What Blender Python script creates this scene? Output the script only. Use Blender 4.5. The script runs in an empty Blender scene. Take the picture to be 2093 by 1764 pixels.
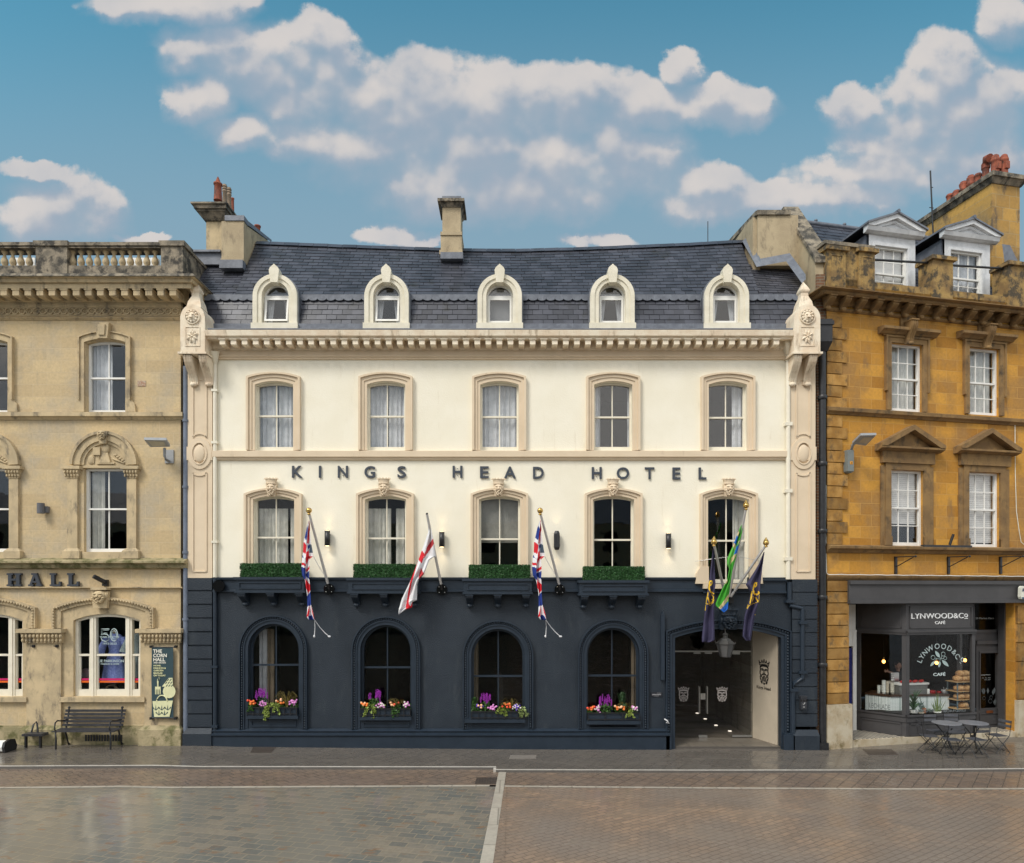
import bpy, math, random
from mathutils import Vector, geometry, noise as mnoise
from bisect import bisect
R = math.radians
sc = bpy.context.scene
col = sc.collection
random.seed(7)

# ------------------------------------------------------------------ camera
DIST, CX, HY, FPX, EYE = 17.0, 1046.0, 1202.0, 1360.0, 4.1
cam = bpy.data.cameras.new('camera'); camo = bpy.data.objects.new('camera', cam); col.objects.link(camo)
camo.location = (0, -DIST, EYE); camo.rotation_euler = (R(90), 0, 0)
cam.sensor_width = 36; cam.lens = 36*FPX/2092; cam.shift_y = (HY-882)/2092
cam.clip_start = .1; cam.clip_end = 4000
sc.camera = camo

# ------------------------------------------------------------------ sun and sky
SUN_EL, SUN_AZ = R(47), R(-42)          # azimuth measured from straight behind the camera, towards the left
sl = bpy.data.lights.new('sun', 'SUN'); so = bpy.data.objects.new('sun', sl); col.objects.link(so)
sl.energy = 2.6; sl.angle = R(18); sl.color = (1, .95, .87)
sdir = Vector((math.sin(SUN_AZ)*math.cos(SUN_EL), -math.cos(SUN_AZ)*math.cos(SUN_EL), math.sin(SUN_EL)))
so.rotation_euler = sdir.to_track_quat('Z', 'Y').to_euler(); so.location = (-6, -30, 30)

w = bpy.data.worlds.new('World'); sc.world = w; w.use_nodes = True
N = w.node_tree.nodes; L = w.node_tree.links; N.clear()
def nd(t, tree=None, **k):
    n = (tree or w.node_tree).nodes.new(t)
    for a, b in k.items(): setattr(n, a, b)
    return n
sky = nd('ShaderNodeTexSky', sky_type='NISHITA', sun_disc=False, sun_elevation=SUN_EL)
sky.sun_rotation = math.atan2(sdir.x, sdir.y)
sky.air_density = 1.2; sky.dust_density = .6; sky.ozone_density = 2.2
BLOBS = [(1010,205,330,48),(1010,345,270,50),(600,150,150,62),(1920,255,150,70),(115,430,95,52),(1780,355,150,34),(350,8,150,30),(250,15,50,28),(440,15,60,32),(430,92,95,42),(560,100,70,45),(650,85,62,48),(690,112,42,46),(520,125,150,40),
 (405,212,58,34),(435,200,40,38),(720,190,180,50),(880,172,120,58),(1030,190,150,52),(1160,200,130,54),(1300,212,110,44),(1390,142,36,36),
 (1470,212,95,38),(1540,222,35,30),(900,240,250,48),(620,205,90,42),(1100,235,200,52),(490,270,70,32),(640,280,90,34),(760,300,130,38),
 (1000,300,200,46),(1130,330,150,66),(1280,335,120,58),(1240,300,60,46),(1000,380,150,58),(870,385,80,48),(900,402,120,42),(1090,392,170,48),
 (1450,375,75,40),(1420,420,70,34),(1520,420,120,34),(1650,402,110,30),(1760,402,90,26),(1750,225,62,42),(1880,195,70,52),(1940,140,70,58),
 (2040,190,80,58),(1990,230,100,48),(1900,255,100,32),(2060,38,55,44),(1790,305,85,32),(1900,315,120,34),(2020,330,120,38),(1850,350,160,38),
 (70,350,64,20),(110,420,92,46),(200,432,60,42),(60,440,60,50),(290,487,50,10),(800,487,60,18),(870,497,40,9),(1180,493,30,10),(1240,491,62,12)]
def ramp(src, a, b, c=0., d=1., tree=None, smooth=True):
    m = nd('ShaderNodeMapRange', tree); m.interpolation_type = 'SMOOTHSTEP' if smooth else 'LINEAR'
    m.inputs['From Min'].default_value = a; m.inputs['From Max'].default_value = b; m.inputs['To Min'].default_value = c; m.inputs['To Max'].default_value = d
    (tree or w.node_tree).links.new(src, m.inputs['Value']); return m.outputs[0]
def mixc(fac, a, b, tree=None):
    m = nd('ShaderNodeMix', tree, data_type='RGBA'); t = (tree or w.node_tree)
    for i, v in ((0, fac), (6, a), (7, b)):
        if isinstance(v, bpy.types.NodeSocket): t.links.new(v, m.inputs[i])
        elif isinstance(v, (int, float)): m.inputs[i].default_value = v
        else: m.inputs[i].default_value = (*v, 1)
    return m.outputs[2]
tc = nd('ShaderNodeTexCoord'); sep = nd('ShaderNodeSeparateXYZ'); L.new(tc.outputs['Generated'], sep.inputs[0])
# unseen broken bright cloud behind the camera, added as soft fill, clearer blue towards the buildings
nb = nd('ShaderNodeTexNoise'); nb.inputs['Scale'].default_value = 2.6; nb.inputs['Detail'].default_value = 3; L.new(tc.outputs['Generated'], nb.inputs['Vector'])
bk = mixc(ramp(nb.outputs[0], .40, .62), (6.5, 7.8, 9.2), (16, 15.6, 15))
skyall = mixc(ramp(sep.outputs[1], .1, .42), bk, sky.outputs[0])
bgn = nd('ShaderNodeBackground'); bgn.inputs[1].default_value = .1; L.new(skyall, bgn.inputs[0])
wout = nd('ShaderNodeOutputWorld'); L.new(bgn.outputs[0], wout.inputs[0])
sc.view_settings.view_transform = 'Standard'; sc.view_settings.look = 'None'; sc.view_settings.exposure = 0; sc.view_settings.gamma = 1
sc.cycles.max_bounces = 8; sc.cycles.transparent_max_bounces = 12

# ------------------------------------------------------------------ sky dome beyond the buildings, with its clouds
gt = bpy.data.node_groups.new('cloudfield', 'ShaderNodeTree')
gt.interface.new_socket('P', in_out='INPUT', socket_type='NodeSocketVector')
gt.interface.new_socket('D', in_out='OUTPUT', socket_type='NodeSocketFloat')
gi = nd('NodeGroupInput', gt); go = nd('NodeGroupOutput', gt)
nz = nd('ShaderNodeTexNoise', gt, noise_dimensions='3D'); nz.inputs['Scale'].default_value = 12; nz.inputs['Detail'].default_value = 10; nz.inputs['Roughness'].default_value = .64
gt.links.new(gi.outputs[0], nz.inputs['Vector'])
nz2 = nd('ShaderNodeTexVoronoi', gt, feature='SMOOTH_F1'); nz2.inputs['Scale'].default_value = 17; nz2.inputs['Smoothness'].default_value = .6
nz2.inputs['Detail'].default_value = 2.0
gt.links.new(gi.outputs[0], nz2.inputs['Vector'])
wo = nd('ShaderNodeVectorMath', gt, operation='SUBTRACT'); wo.inputs[1].default_value = (.5, .5, .5); gt.links.new(nz.outputs['Color'], wo.inputs[0])
ws = nd('ShaderNodeVectorMath', gt, operation='SCALE'); ws.inputs['Scale'].default_value = .062; gt.links.new(wo.outputs[0], ws.inputs[0])
wa = nd('ShaderNodeVectorMath', gt, operation='ADD'); gt.links.new(gi.outputs[0], wa.inputs[0]); gt.links.new(ws.outputs[0], wa.inputs[1])
fl = nd('ShaderNodeVectorMath', gt, operation='MULTIPLY'); fl.inputs[1].default_value = (1, 1, 0); gt.links.new(wa.outputs[0], fl.inputs[0])
acc = None
for (bx, by, rx, ry) in BLOBS:
    s_ = nd('ShaderNodeVectorMath', gt, operation='MULTIPLY_ADD')
    ax, ay = FPX/(rx*1.5), FPX/(ry*1.62)
    s_.inputs[1].default_value = (ax, ay, 0); s_.inputs[2].default_value = (-(bx-CX)/FPX*ax, -(HY-by)/FPX*ay, 0)
    gt.links.new(fl.outputs[0], s_.inputs[0])
    d_ = nd('ShaderNodeVectorMath', gt, operation='DOT_PRODUCT'); gt.links.new(s_.outputs[0], d_.inputs[0]); gt.links.new(s_.outputs[0], d_.inputs[1])
    if acc is None: acc = d_.outputs['Value']
    else:
        m_ = nd('ShaderNodeMath', gt, operation='SMOOTH_MIN'); m_.inputs[2].default_value = .3
        gt.links.new(acc, m_.inputs[0]); gt.links.new(d_.outputs['Value'], m_.inputs[1]); acc = m_.outputs[0]
o1 = nd('ShaderNodeMath', gt, operation='SUBTRACT'); o1.inputs[0].default_value = 1.0; gt.links.new(acc, o1.inputs[1])
o2 = nd('ShaderNodeMath', gt, operation='MULTIPLY_ADD'); o2.inputs[1].default_value = -.55; gt.links.new(nz2.outputs['Distance'], o2.inputs[0]); gt.links.new(o1.outputs[0], o2.inputs[2])
o3 = nd('ShaderNodeMath', gt, operation='ADD'); o3.inputs[1].default_value = .16; gt.links.new(o2.outputs[0], o3.inputs[0])
gt.links.new(o3.outputs[0], go.inputs[0])
sm = bpy.data.materials.new('sky_with_clouds'); sm.use_nodes = True; T = sm.node_tree; T.nodes.clear(); sm.cycles.emission_sampling = 'NONE'
dtc = nd('ShaderNodeTexCoord', T); dn = nd('ShaderNodeVectorMath', T, operation='NORMALIZE'); T.links.new(dtc.outputs['Object'], dn.inputs[0])
sep = nd('ShaderNodeSeparateXYZ', T); T.links.new(dn.outputs[0], sep.inputs[0])
ya = nd('ShaderNodeMath', T, operation='MAXIMUM'); ya.inputs[1].default_value = .05; T.links.new(sep.outputs[1], ya.inputs[0])
tx = nd('ShaderNodeMath', T, operation='DIVIDE'); T.links.new(sep.outputs[0], tx.inputs[0]); T.links.new(ya.outputs[0], tx.inputs[1])
tz = nd('ShaderNodeMath', T, operation='DIVIDE'); T.links.new(sep.outputs[2], tz.inputs[0]); T.links.new(ya.outputs[0], tz.inputs[1])
cb = nd('ShaderNodeCombineXYZ', T); T.links.new(tx.outputs[0], cb.inputs[0]); T.links.new(tz.outputs[0], cb.inputs[1])
up = nd('ShaderNodeVectorMath', T, operation='ADD'); up.inputs[1].default_value = (-.010, .030, 0); T.links.new(cb.outputs[0], up.inputs[0])
g1 = nd('ShaderNodeGroup', T); g1.node_tree = gt; T.links.new(cb.outputs[0], g1.inputs[0])
g2 = nd('ShaderNodeGroup', T); g2.node_tree = gt; T.links.new(up.outputs[0], g2.inputs[0])
dif = nd('ShaderNodeMath', T, operation='SUBTRACT'); T.links.new(g1.outputs[0], dif.inputs[0]); T.links.new(g2.outputs[0], dif.inputs[1])
topn = ramp(dif.outputs[0], -.28, .62, tree=T)
wdt = ramp(topn, 0, 1, .80, .20, tree=T)
dq = nd('ShaderNodeMath', T, operation='DIVIDE'); T.links.new(g1.outputs[0], dq.inputs[0]); T.links.new(wdt, dq.inputs[1])
dens = ramp(dq.outputs[0], -.55, 1.2, 0., .93, tree=T)
nv = nd('ShaderNodeTexNoise', T); nv.inputs['Scale'].default_value = 9; nv.inputs['Detail'].default_value = 5; T.links.new(cb.outputs[0], nv.inputs['Vector'])
tn_ = nd('ShaderNodeMath', T, operation='MULTIPLY_ADD'); tn_.inputs[1].default_value = 1.5; T.links.new(nv.outputs[0], tn_.inputs[0]); T.links.new(topn, tn_.inputs[2])
cloudc = mixc(ramp(tn_.outputs[0], .70, 2.0, tree=T), (.37, .425, .505), (.70, .65, .62), T)
dsky = nd('ShaderNodeTexSky', T, sky_type='NISHITA', sun_disc=False, sun_elevation=SUN_EL); dsky.sun_rotation = sky.sun_rotation
dsky.air_density = 1.2; dsky.dust_density = .6; dsky.ozone_density = 2.2; T.links.new(dn.outputs[0], dsky.inputs['Vector'])
tint = nd('ShaderNodeMix', T, data_type='RGBA', blend_type='MULTIPLY'); tint.inputs[0].default_value = 1
T.links.new(dsky.outputs[0], tint.inputs[6]); tint.inputs[7].default_value = (.080, .165, .142, 1)
blue = mixc(ramp(tz.outputs[0], .45, .95, tree=T), (.245, .385, .49), tint.outputs[2], T)
em = nd('ShaderNodeEmission', T); T.links.new(mixc(dens, blue, cloudc, T), em.inputs[0]); mo = nd('ShaderNodeOutputMaterial', T); T.links.new(em.outputs[0], mo.inputs[0])
RD = 1500; nu_, nv_ = 48, 24; vs = []
for j in range(nv_+1):
    e = R(-6+96*j/nv_)
    for i in range(nu_+1):
        a = R(-95+190*i/nu_); vs.append((RD*math.sin(a)*math.cos(e), RD*math.cos(a)*math.cos(e), RD*math.sin(e)))
dm = bpy.data.meshes.new('sky'); dm.from_pydata(vs, [], [(j*(nu_+1)+i, (j+1)*(nu_+1)+i, (j+1)*(nu_+1)+i+1, j*(nu_+1)+i+1) for j in range(nv_) for i in range(nu_)]); dm.materials.append(sm)
do = bpy.data.objects.new('sky', dm); col.objects.link(do); do.location = (0, -DIST, EYE); do['kind'] = 'structure'

# ------------------------------------------------------------------ frames and views
class Fr:                                     # a building's own axes: u along its front, y into it, z up
    def __init__(s, ox=0., oy=0., ang=0.):
        s.o = (ox, oy); s.a = ang; s.c = math.cos(ang); s.s = math.sin(ang)
        s.cu = (0-ox)*s.c + (-DIST-oy)*s.s; s.cy = -(0-ox)*s.s + (-DIST-oy)*s.c
    def p(s, dx, dy, y=0.):
        X, Y = dx-CX, FPX
        du = X*s.c+Y*s.s; dv = -X*s.s+Y*s.c
        t = (y-s.cy)/dv
        return (s.cu+du*t, EYE+(HY-dy)*t)
    def u(s, dx, y=0.): return s.p(dx, 0, y)[0]
    def z(s, dy, y=0., dx=None):
        if dx is None: return EYE-(dy-HY)*(DIST+y)/FPX
        return s.p(dx, dy, y)[1]
    def w(s, v): return Vector((s.o[0]+v[0]*s.c-v[1]*s.s, s.o[1]+v[0]*s.s+v[1]*s.c, v[2]))
K = .51074
def V(ox, oy, s): return lambda x, y: ((ox+x/s)*K, (oy+y/s)*K)
W0 = Fr(); HO = Fr(0, 0, 0); CO = Fr(-10.8, 0, 0); CA = Fr(8.04, 0, R(12))
GX = [-60, -14, -8, -7, 0, 4, 8, 14, 60]; GZ = [.13, .13, .11, .075, .012, 0, 0, .05, .05]
def gz(X):
    i = min(max(bisect(GX, X)-1, 0), len(GX)-2); t = (X-GX[i])/(GX[i+1]-GX[i]); t = max(0, min(1, t))
    return GZ[i]+(GZ[i+1]-GZ[i])*t

# ------------------------------------------------------------------ mesh accumulator
ORG = {}; FRM = {}
class G:
    def __init__(s): s.v = []; s.f = []; s.m = []; s.sm = []; s.r = []; s.uv = None
    def add(s, vs, fs, mi=0, smooth=False, rnd=None):
        b = len(s.v); s.v += [tuple(v) for v in vs]
        for f in fs: s.f.append([b+i for i in f]); s.m.append(mi); s.sm.append(smooth); s.r.append(random.random() if rnd is None else rnd)
        return s
    def box(s, x0, x1, y0, y1, z0, z1, mi=0, rnd=None):
        if x1 < x0: x0, x1 = x1, x0
        if z1 < z0: z0, z1 = z1, z0
        if y1 < y0: y0, y1 = y1, y0
        v = [(x0,y0,z0),(x1,y0,z0),(x1,y1,z0),(x0,y1,z0),(x0,y0,z1),(x1,y0,z1),(x1,y1,z1),(x0,y1,z1)]
        return s.add(v, [(0,3,2,1),(4,5,6,7),(0,1,5,4),(1,2,6,5),(2,3,7,6),(3,0,4,7)], mi, rnd=rnd)
    def taper(s, lo, hi, z0, z1, mi=0):       # lo/hi = (x0,x1,y0,y1)
        v = [(lo[0],lo[2],z0),(lo[1],lo[2],z0),(lo[1],lo[3],z0),(lo[0],lo[3],z0),(hi[0],hi[2],z1),(hi[1],hi[2],z1),(hi[1],hi[3],z1),(hi[0],hi[3],z1)]
        return s.add(v, [(0,3,2,1),(4,5,6,7),(0,1,5,4),(1,2,6,5),(2,3,7,6),(3,0,4,7)], mi)
    def prism(s, pts, y0, y1, mi=0, holes=()):
        rings = [list(pts)]+[list(h) for h in holes]
        flat = [p for r in rings for p in r]; n = len(flat)
        tri = geometry.tessellate_polygon([[Vector((p[0], p[1], 0)) for p in r] for r in rings])
        s.add([(p[0], y0, p[1]) for p in flat]+[(p[0], y1, p[1]) for p in flat], list(tri)+[[i+n for i in reversed(t)] for t in tri], mi)
        for r in rings:
            m = len(r)
            s.add([(p[0], y0, p[1]) for p in r]+[(p[0], y1, p[1]) for p in r], [(i, (i+1) % m, (i+1) % m+m, i+m) for i in range(m)], mi)
        return s
    def xprism(s, pts, x0, x1, mi=0):         # pts (y,z), extruded along x
        n = len(pts); tri = geometry.tessellate_polygon([[Vector((p[0], p[1], 0)) for p in pts]])
        s.add([(x0, p[0], p[1]) for p in pts]+[(x1, p[0], p[1]) for p in pts], list(tri)+[[i+n for i in reversed(t)] for t in tri]+[(i, (i+1) % n, (i+1) % n+n, i+n) for i in range(n)], mi)
        return s
    def wall(s, outer, holes, y, depth=.2, mi=0):
        rings = [list(outer)]+[list(h) for h in holes]
        flat = [p for r in rings for p in r]
        tri = geometry.tessellate_polygon([[Vector((p[0], p[1], 0)) for p in r] for r in rings])
        s.add([(p[0], y, p[1]) for p in flat], list(tri), mi)
        for r in rings[1:]:
            m = len(r)
            s.add([(p[0], y, p[1]) for p in r]+[(p[0], y+depth, p[1]) for p in r], [(i, (i+1) % m, (i+1) % m+m, i+m) for i in range(m)], mi)
        return s
    def band(s, a, b, y0, y1, mi=0):          # ring strip between two equal polylines
        n = len(a)
        v = [(p[0], y0, p[1]) for p in a]+[(p[0], y0, p[1]) for p in b]+[(p[0], y1, p[1]) for p in a]+[(p[0], y1, p[1]) for p in b]
        f = []
        for i in range(n-1):
            f += [(i, i+1, n+i+1, n+i), (i, 2*n+i, 2*n+i+1, i+1), (n+i, n+i+1, 3*n+i+1, 3*n+i)]
        f += [(0, n, 3*n, 2*n), (n-1, 3*n-1, 4*n-1, 2*n-1)]
        return s.add(v, f, mi)
    def tube(s, pts, r, n=8, mi=0, r1=None):
        pts = [Vector(p) for p in pts]; m = len(pts); vs = []
        for i, p in enumerate(pts):
            d = (pts[min(i+1, m-1)]-pts[max(i-1, 0)]).normalized()
            a = d.cross(Vector((0, 0, 1)) if abs(d.z) < .9 else Vector((1, 0, 0))).normalized(); b = d.cross(a)
            rr = r if r1 is None else r+(r1-r)*i/(m-1)
            vs += [p+(a*math.cos(2*math.pi*k/n)+b*math.sin(2*math.pi*k/n))*rr for k in range(n)]
        fs = [(i*n+k, i*n+(k+1) % n, (i+1)*n+(k+1) % n, (i+1)*n+k) for i in range(m-1) for k in range(n)]
        s.add(vs, fs, mi, True); s.add(vs[:n], [tuple(range(n))], mi); s.add(vs[-n:], [tuple(reversed(range(n)))], mi)
        return s
    def lathe(s, prof, c, n=12, mi=0, smooth=True, sx=1, sy=1):
        vs = [(c[0]+r*sx*math.cos(2*math.pi*(k+.5)/n), c[1]+r*sy*math.sin(2*math.pi*(k+.5)/n), c[2]+z) for r, z in prof for k in range(n)]
        fs = [(i*n+k, i*n+(k+1) % n, (i+1)*n+(k+1) % n, (i+1)*n+k) for i in range(len(prof)-1) for k in range(n)]
        s.add(vs, fs, mi, smooth); s.add(vs[:n], [tuple(reversed(range(n)))], mi); s.add(vs[-n:], [tuple(range(n))], mi)
        return s
    def ell(s, c, r, nu=10, nv=7, mi=0, fn=None):
        vs = []
        for j in range(nv+1):
            th = math.pi*j/nv
            for i in range(nu):
                ph = 2*math.pi*i/nu
                q = 1 if fn is None else fn(th, ph)
                vs.append((c[0]+r[0]*q*math.sin(th)*math.cos(ph), c[1]+r[1]*q*math.sin(th)*math.sin(ph), c[2]+r[2]*q*math.cos(th)))
        fs = [(j*nu+i, j*nu+(i+1) % nu, (j+1)*nu+(i+1) % nu, (j+1)*nu+i) for j in range(nv) for i in range(nu)]
        return s.add(vs, fs, mi, True)
    def quad(s, a, b, c, d, mi=0, rnd=None): return s.add([a, b, c, d], [(0, 1, 2, 3)], mi, rnd=rnd)
    def mesh(s, name, mats, org=(0, 0, 0)):
        me = bpy.data.meshes.new(name)
        me.from_pydata([(v[0]-org[0], v[1]-org[1], v[2]-org[2]) for v in s.v], [], s.f)
        for m in (mats if isinstance(mats, (list, tuple)) else [mats]): me.materials.append(m)
        me.polygons.foreach_set('material_index', s.m); me.polygons.foreach_set('use_smooth', s.sm)
        at = me.attributes.new('rnd', 'FLOAT', 'FACE'); at.data.foreach_set('value', s.r)
        me.validate(); me.update(); return me
    def part(s, name, mats, parent, label=None):
        root = parent
        while root.parent: root = root.parent
        o = bpy.data.objects.new(name, s.mesh(name, mats, ORG[root])); col.objects.link(o); o.parent = parent
        if label: o['label'] = label
        return o
    def solo(s, name, mats, label, cat, fr=W0, group=None, kind=None, org=None):
        if org is None:
            xs, ys, zs = zip(*s.v); org = ((min(xs)+max(xs))/2, (min(ys)+max(ys))/2, min(zs))
        o = bpy.data.objects.new(name, s.mesh(name, mats, org)); col.objects.link(o)
        o.location = fr.w(org); o.rotation_euler = (0, 0, fr.a); tag(o, label, cat, group, kind); return o
def tag(o, label=None, cat=None, group=None, kind=None):
    for k, v in (('label', label), ('category', cat), ('group', group), ('kind', kind)):
        if v: o[k] = v
def thing(name, label, cat, org=(0, 0, 0), fr=W0, group=None):
    e = bpy.data.objects.new(name, None); col.objects.link(e); e.empty_display_size = .2
    e.location = fr.w(org); e.rotation_euler = (0, 0, fr.a); ORG[e] = org; tag(e, label, cat, group); return e
def dup(root, loc=None, rotz=None, label=None, group=None, par=None):
    c = root.copy(); col.objects.link(c); c.parent = par
    if par is None:
        if loc is not None: c.location = loc
        if rotz is not None: c.rotation_euler = (0, 0, rotz)
        if label: c['label'] = label
        if group: c['group'] = group
    for ch in list(root.children): dup(ch, par=c)
    return c
def sub_(a, b): return (a[0]-b[0], a[1]-b[1])
def arch(x0, x1, zb, zs, zc, n=18):           # jamb, arc, jamb - n arc steps; zb None = arc only
    hw = (x1-x0)/2; h = zc-zs; cx = (x0+x1)/2; pts = []
    if h < .999*hw:
        r = (hw*hw+h*h)/(2*h); a = math.asin(hw/r)
        for i in range(n+1):
            t = -a+2*a*i/n; pts.append((cx+r*math.sin(t), zc-r+r*math.cos(t)))
    else:
        for i in range(n+1):
            t = math.pi*(1-i/n); pts.append((cx+hw*math.cos(t), zs+h*math.sin(t)))
    return pts if zb is None else [(x0, zb)]+pts+[(x1, zb)]
def rect(x0, x1, z0, z1): return [(x0, z0), (x0, z1), (x1, z1), (x1, z0)]
def along(pts, step):
    out = []; carry = 0
    for a, b in zip(pts, pts[1:]):
        a = Vector(a); b = Vector(b); l = (b-a).length
        if l < 1e-6: continue
        d = carry
        while d < l: out.append(a+(b-a)*d/l); d += step
        carry = d-l
    return out
def beads(g, pts, y, r, step, rz=None, mi=0):
    for q in along(pts, step): g.ell((q.x, y, q.y), (r, r, rz or r*1.2), 6, 4, mi)
def inset(pts, d):                            # offset an open polyline sideways (to its right)
    out = []
    for i, p in enumerate(pts):
        a = Vector(pts[max(i-1, 0)]); b = Vector(pts[min(i+1, len(pts)-1)]); t = (b-a).normalized(); out.append((p[0]+t.y*d, p[1]-t.x*d))
    return out
def text_mesh(st, bold=0., ext=.02, res=4):
    c = bpy.data.curves.new('lettering', 'FONT'); c.body = st; c.extrude = ext; c.offset = bold; c.resolution_u = res
    o = bpy.data.objects.new('tmp', c); col.objects.link(o); dg = bpy.context.evaluated_depsgraph_get()
    me = bpy.data.meshes.new_from_object(o.evaluated_get(dg)); v = [tuple(q.co) for q in me.vertices]; f = [list(q.vertices) for q in me.polygons]
    bpy.data.objects.remove(o); bpy.data.curves.remove(c); bpy.data.meshes.remove(me); return v, f
def text_in(g, st, x0, x1, z0, z1, y, th=.02, bold=0., mi=0, fit=True, tf=None):
    v, f = text_mesh(st, bold)
    xs = [q[0] for q in v]; ys = [q[1] for q in v]; mx, my = min(xs), min(ys); sx = (x1-x0)/(max(xs)-mx); sz = (z1-z0)/(max(ys)-my)
    if not fit: sx = sz
    vv = [(x0+(q[0]-mx)*sx, y-(q[2]/.02)*th/2, z0+(q[1]-my)*sz) for q in v]
    if tf: vv = [tf(q) for q in vv]
    g.add(vv, f, mi); return g

# ------------------------------------------------------------------ materials
def base_mat(name):
    m = bpy.data.materials.new(name); m.use_nodes = True; t = m.node_tree; b = t.nodes['Principled BSDF']; return m, t, b
def tn(t, ty, **k):
    n = t.nodes.new(ty)
    for a, b in k.items(): setattr(n, a, b)
    return n
def mx(t, fac, a, b, bt='MIX'):
    m = tn(t, 'ShaderNodeMix', data_type='RGBA', blend_type=bt)
    for i, v in ((0, fac), (6, a), (7, b)):
        if isinstance(v, bpy.types.NodeSocket): t.links.new(v, m.inputs[i])
        elif isinstance(v, (int, float)): m.inputs[i].default_value = v
        else: m.inputs[i].default_value = (*v[:3], 1)
    return m.outputs[2]
def nz_(t, scale, detail=5, rough=.6, vec=None, sc3=None):
    n = tn(t, 'ShaderNodeTexNoise'); n.inputs['Scale'].default_value = scale; n.inputs['Detail'].default_value = detail; n.inputs['Roughness'].default_value = rough
    if vec is None:
        c = tn(t, 'ShaderNodeTexCoord'); vec = c.outputs['Object']
    if sc3:
        mp = tn(t, 'ShaderNodeMapping'); mp.inputs['Scale'].default_value = sc3; t.links.new(vec, mp.inputs[0]); vec = mp.outputs[0]
    t.links.new(vec, n.inputs['Vector']); return n.outputs[0]
def rp(t, src, a, b, c=0., d=1.):
    return ramp(src, a, b, c, d, tree=t, smooth=True)
def bump(t, b, h, dist=.01, strength=1.):
    n = tn(t, 'ShaderNodeBump'); n.inputs['Distance'].default_value = dist; n.inputs['Strength'].default_value = strength
    t.links.new(h, n.inputs['Height']); t.links.new(n.outputs[0], b.inputs['Normal'])
def pm(name, c1, c2=None, scale=2.5, rough=.75, bd=.004, bs=45, metal=0., spec=.4, dirt=None, dirt_amt=(.55, .75), dirt_sc=(1.2, 1.2, .35), coat=0., rnd=0.):
    m, t, b = base_mat(name); c2 = c2 or tuple(x*.85 for x in c1)
    cc = mx(t, rp(t, nz_(t, scale), .35, .65), c1, c2)
    if rnd:
        a = tn(t, 'ShaderNodeAttribute', attribute_name='rnd')
        cc = mx(t, rp(t, a.outputs['Fac'], 0, 1), cc, mx(t, 1., cc, (rnd, rnd, rnd), 'MULTIPLY'))
    if dirt: cc = mx(t, rp(t, nz_(t, 3.2, 9, .68, sc3=dirt_sc), *dirt_amt), cc, dirt)
    t.links.new(cc, b.inputs['Base Color']); b.inputs['Roughness'].default_value = rough; b.inputs['Metallic'].default_value = metal
    b.inputs['Specular IOR Level'].default_value = spec
    if coat: b.inputs['Coat Weight'].default_value = coat
    if bd: bump(t, b, nz_(t, bs, 4), bd)
    return m
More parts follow.
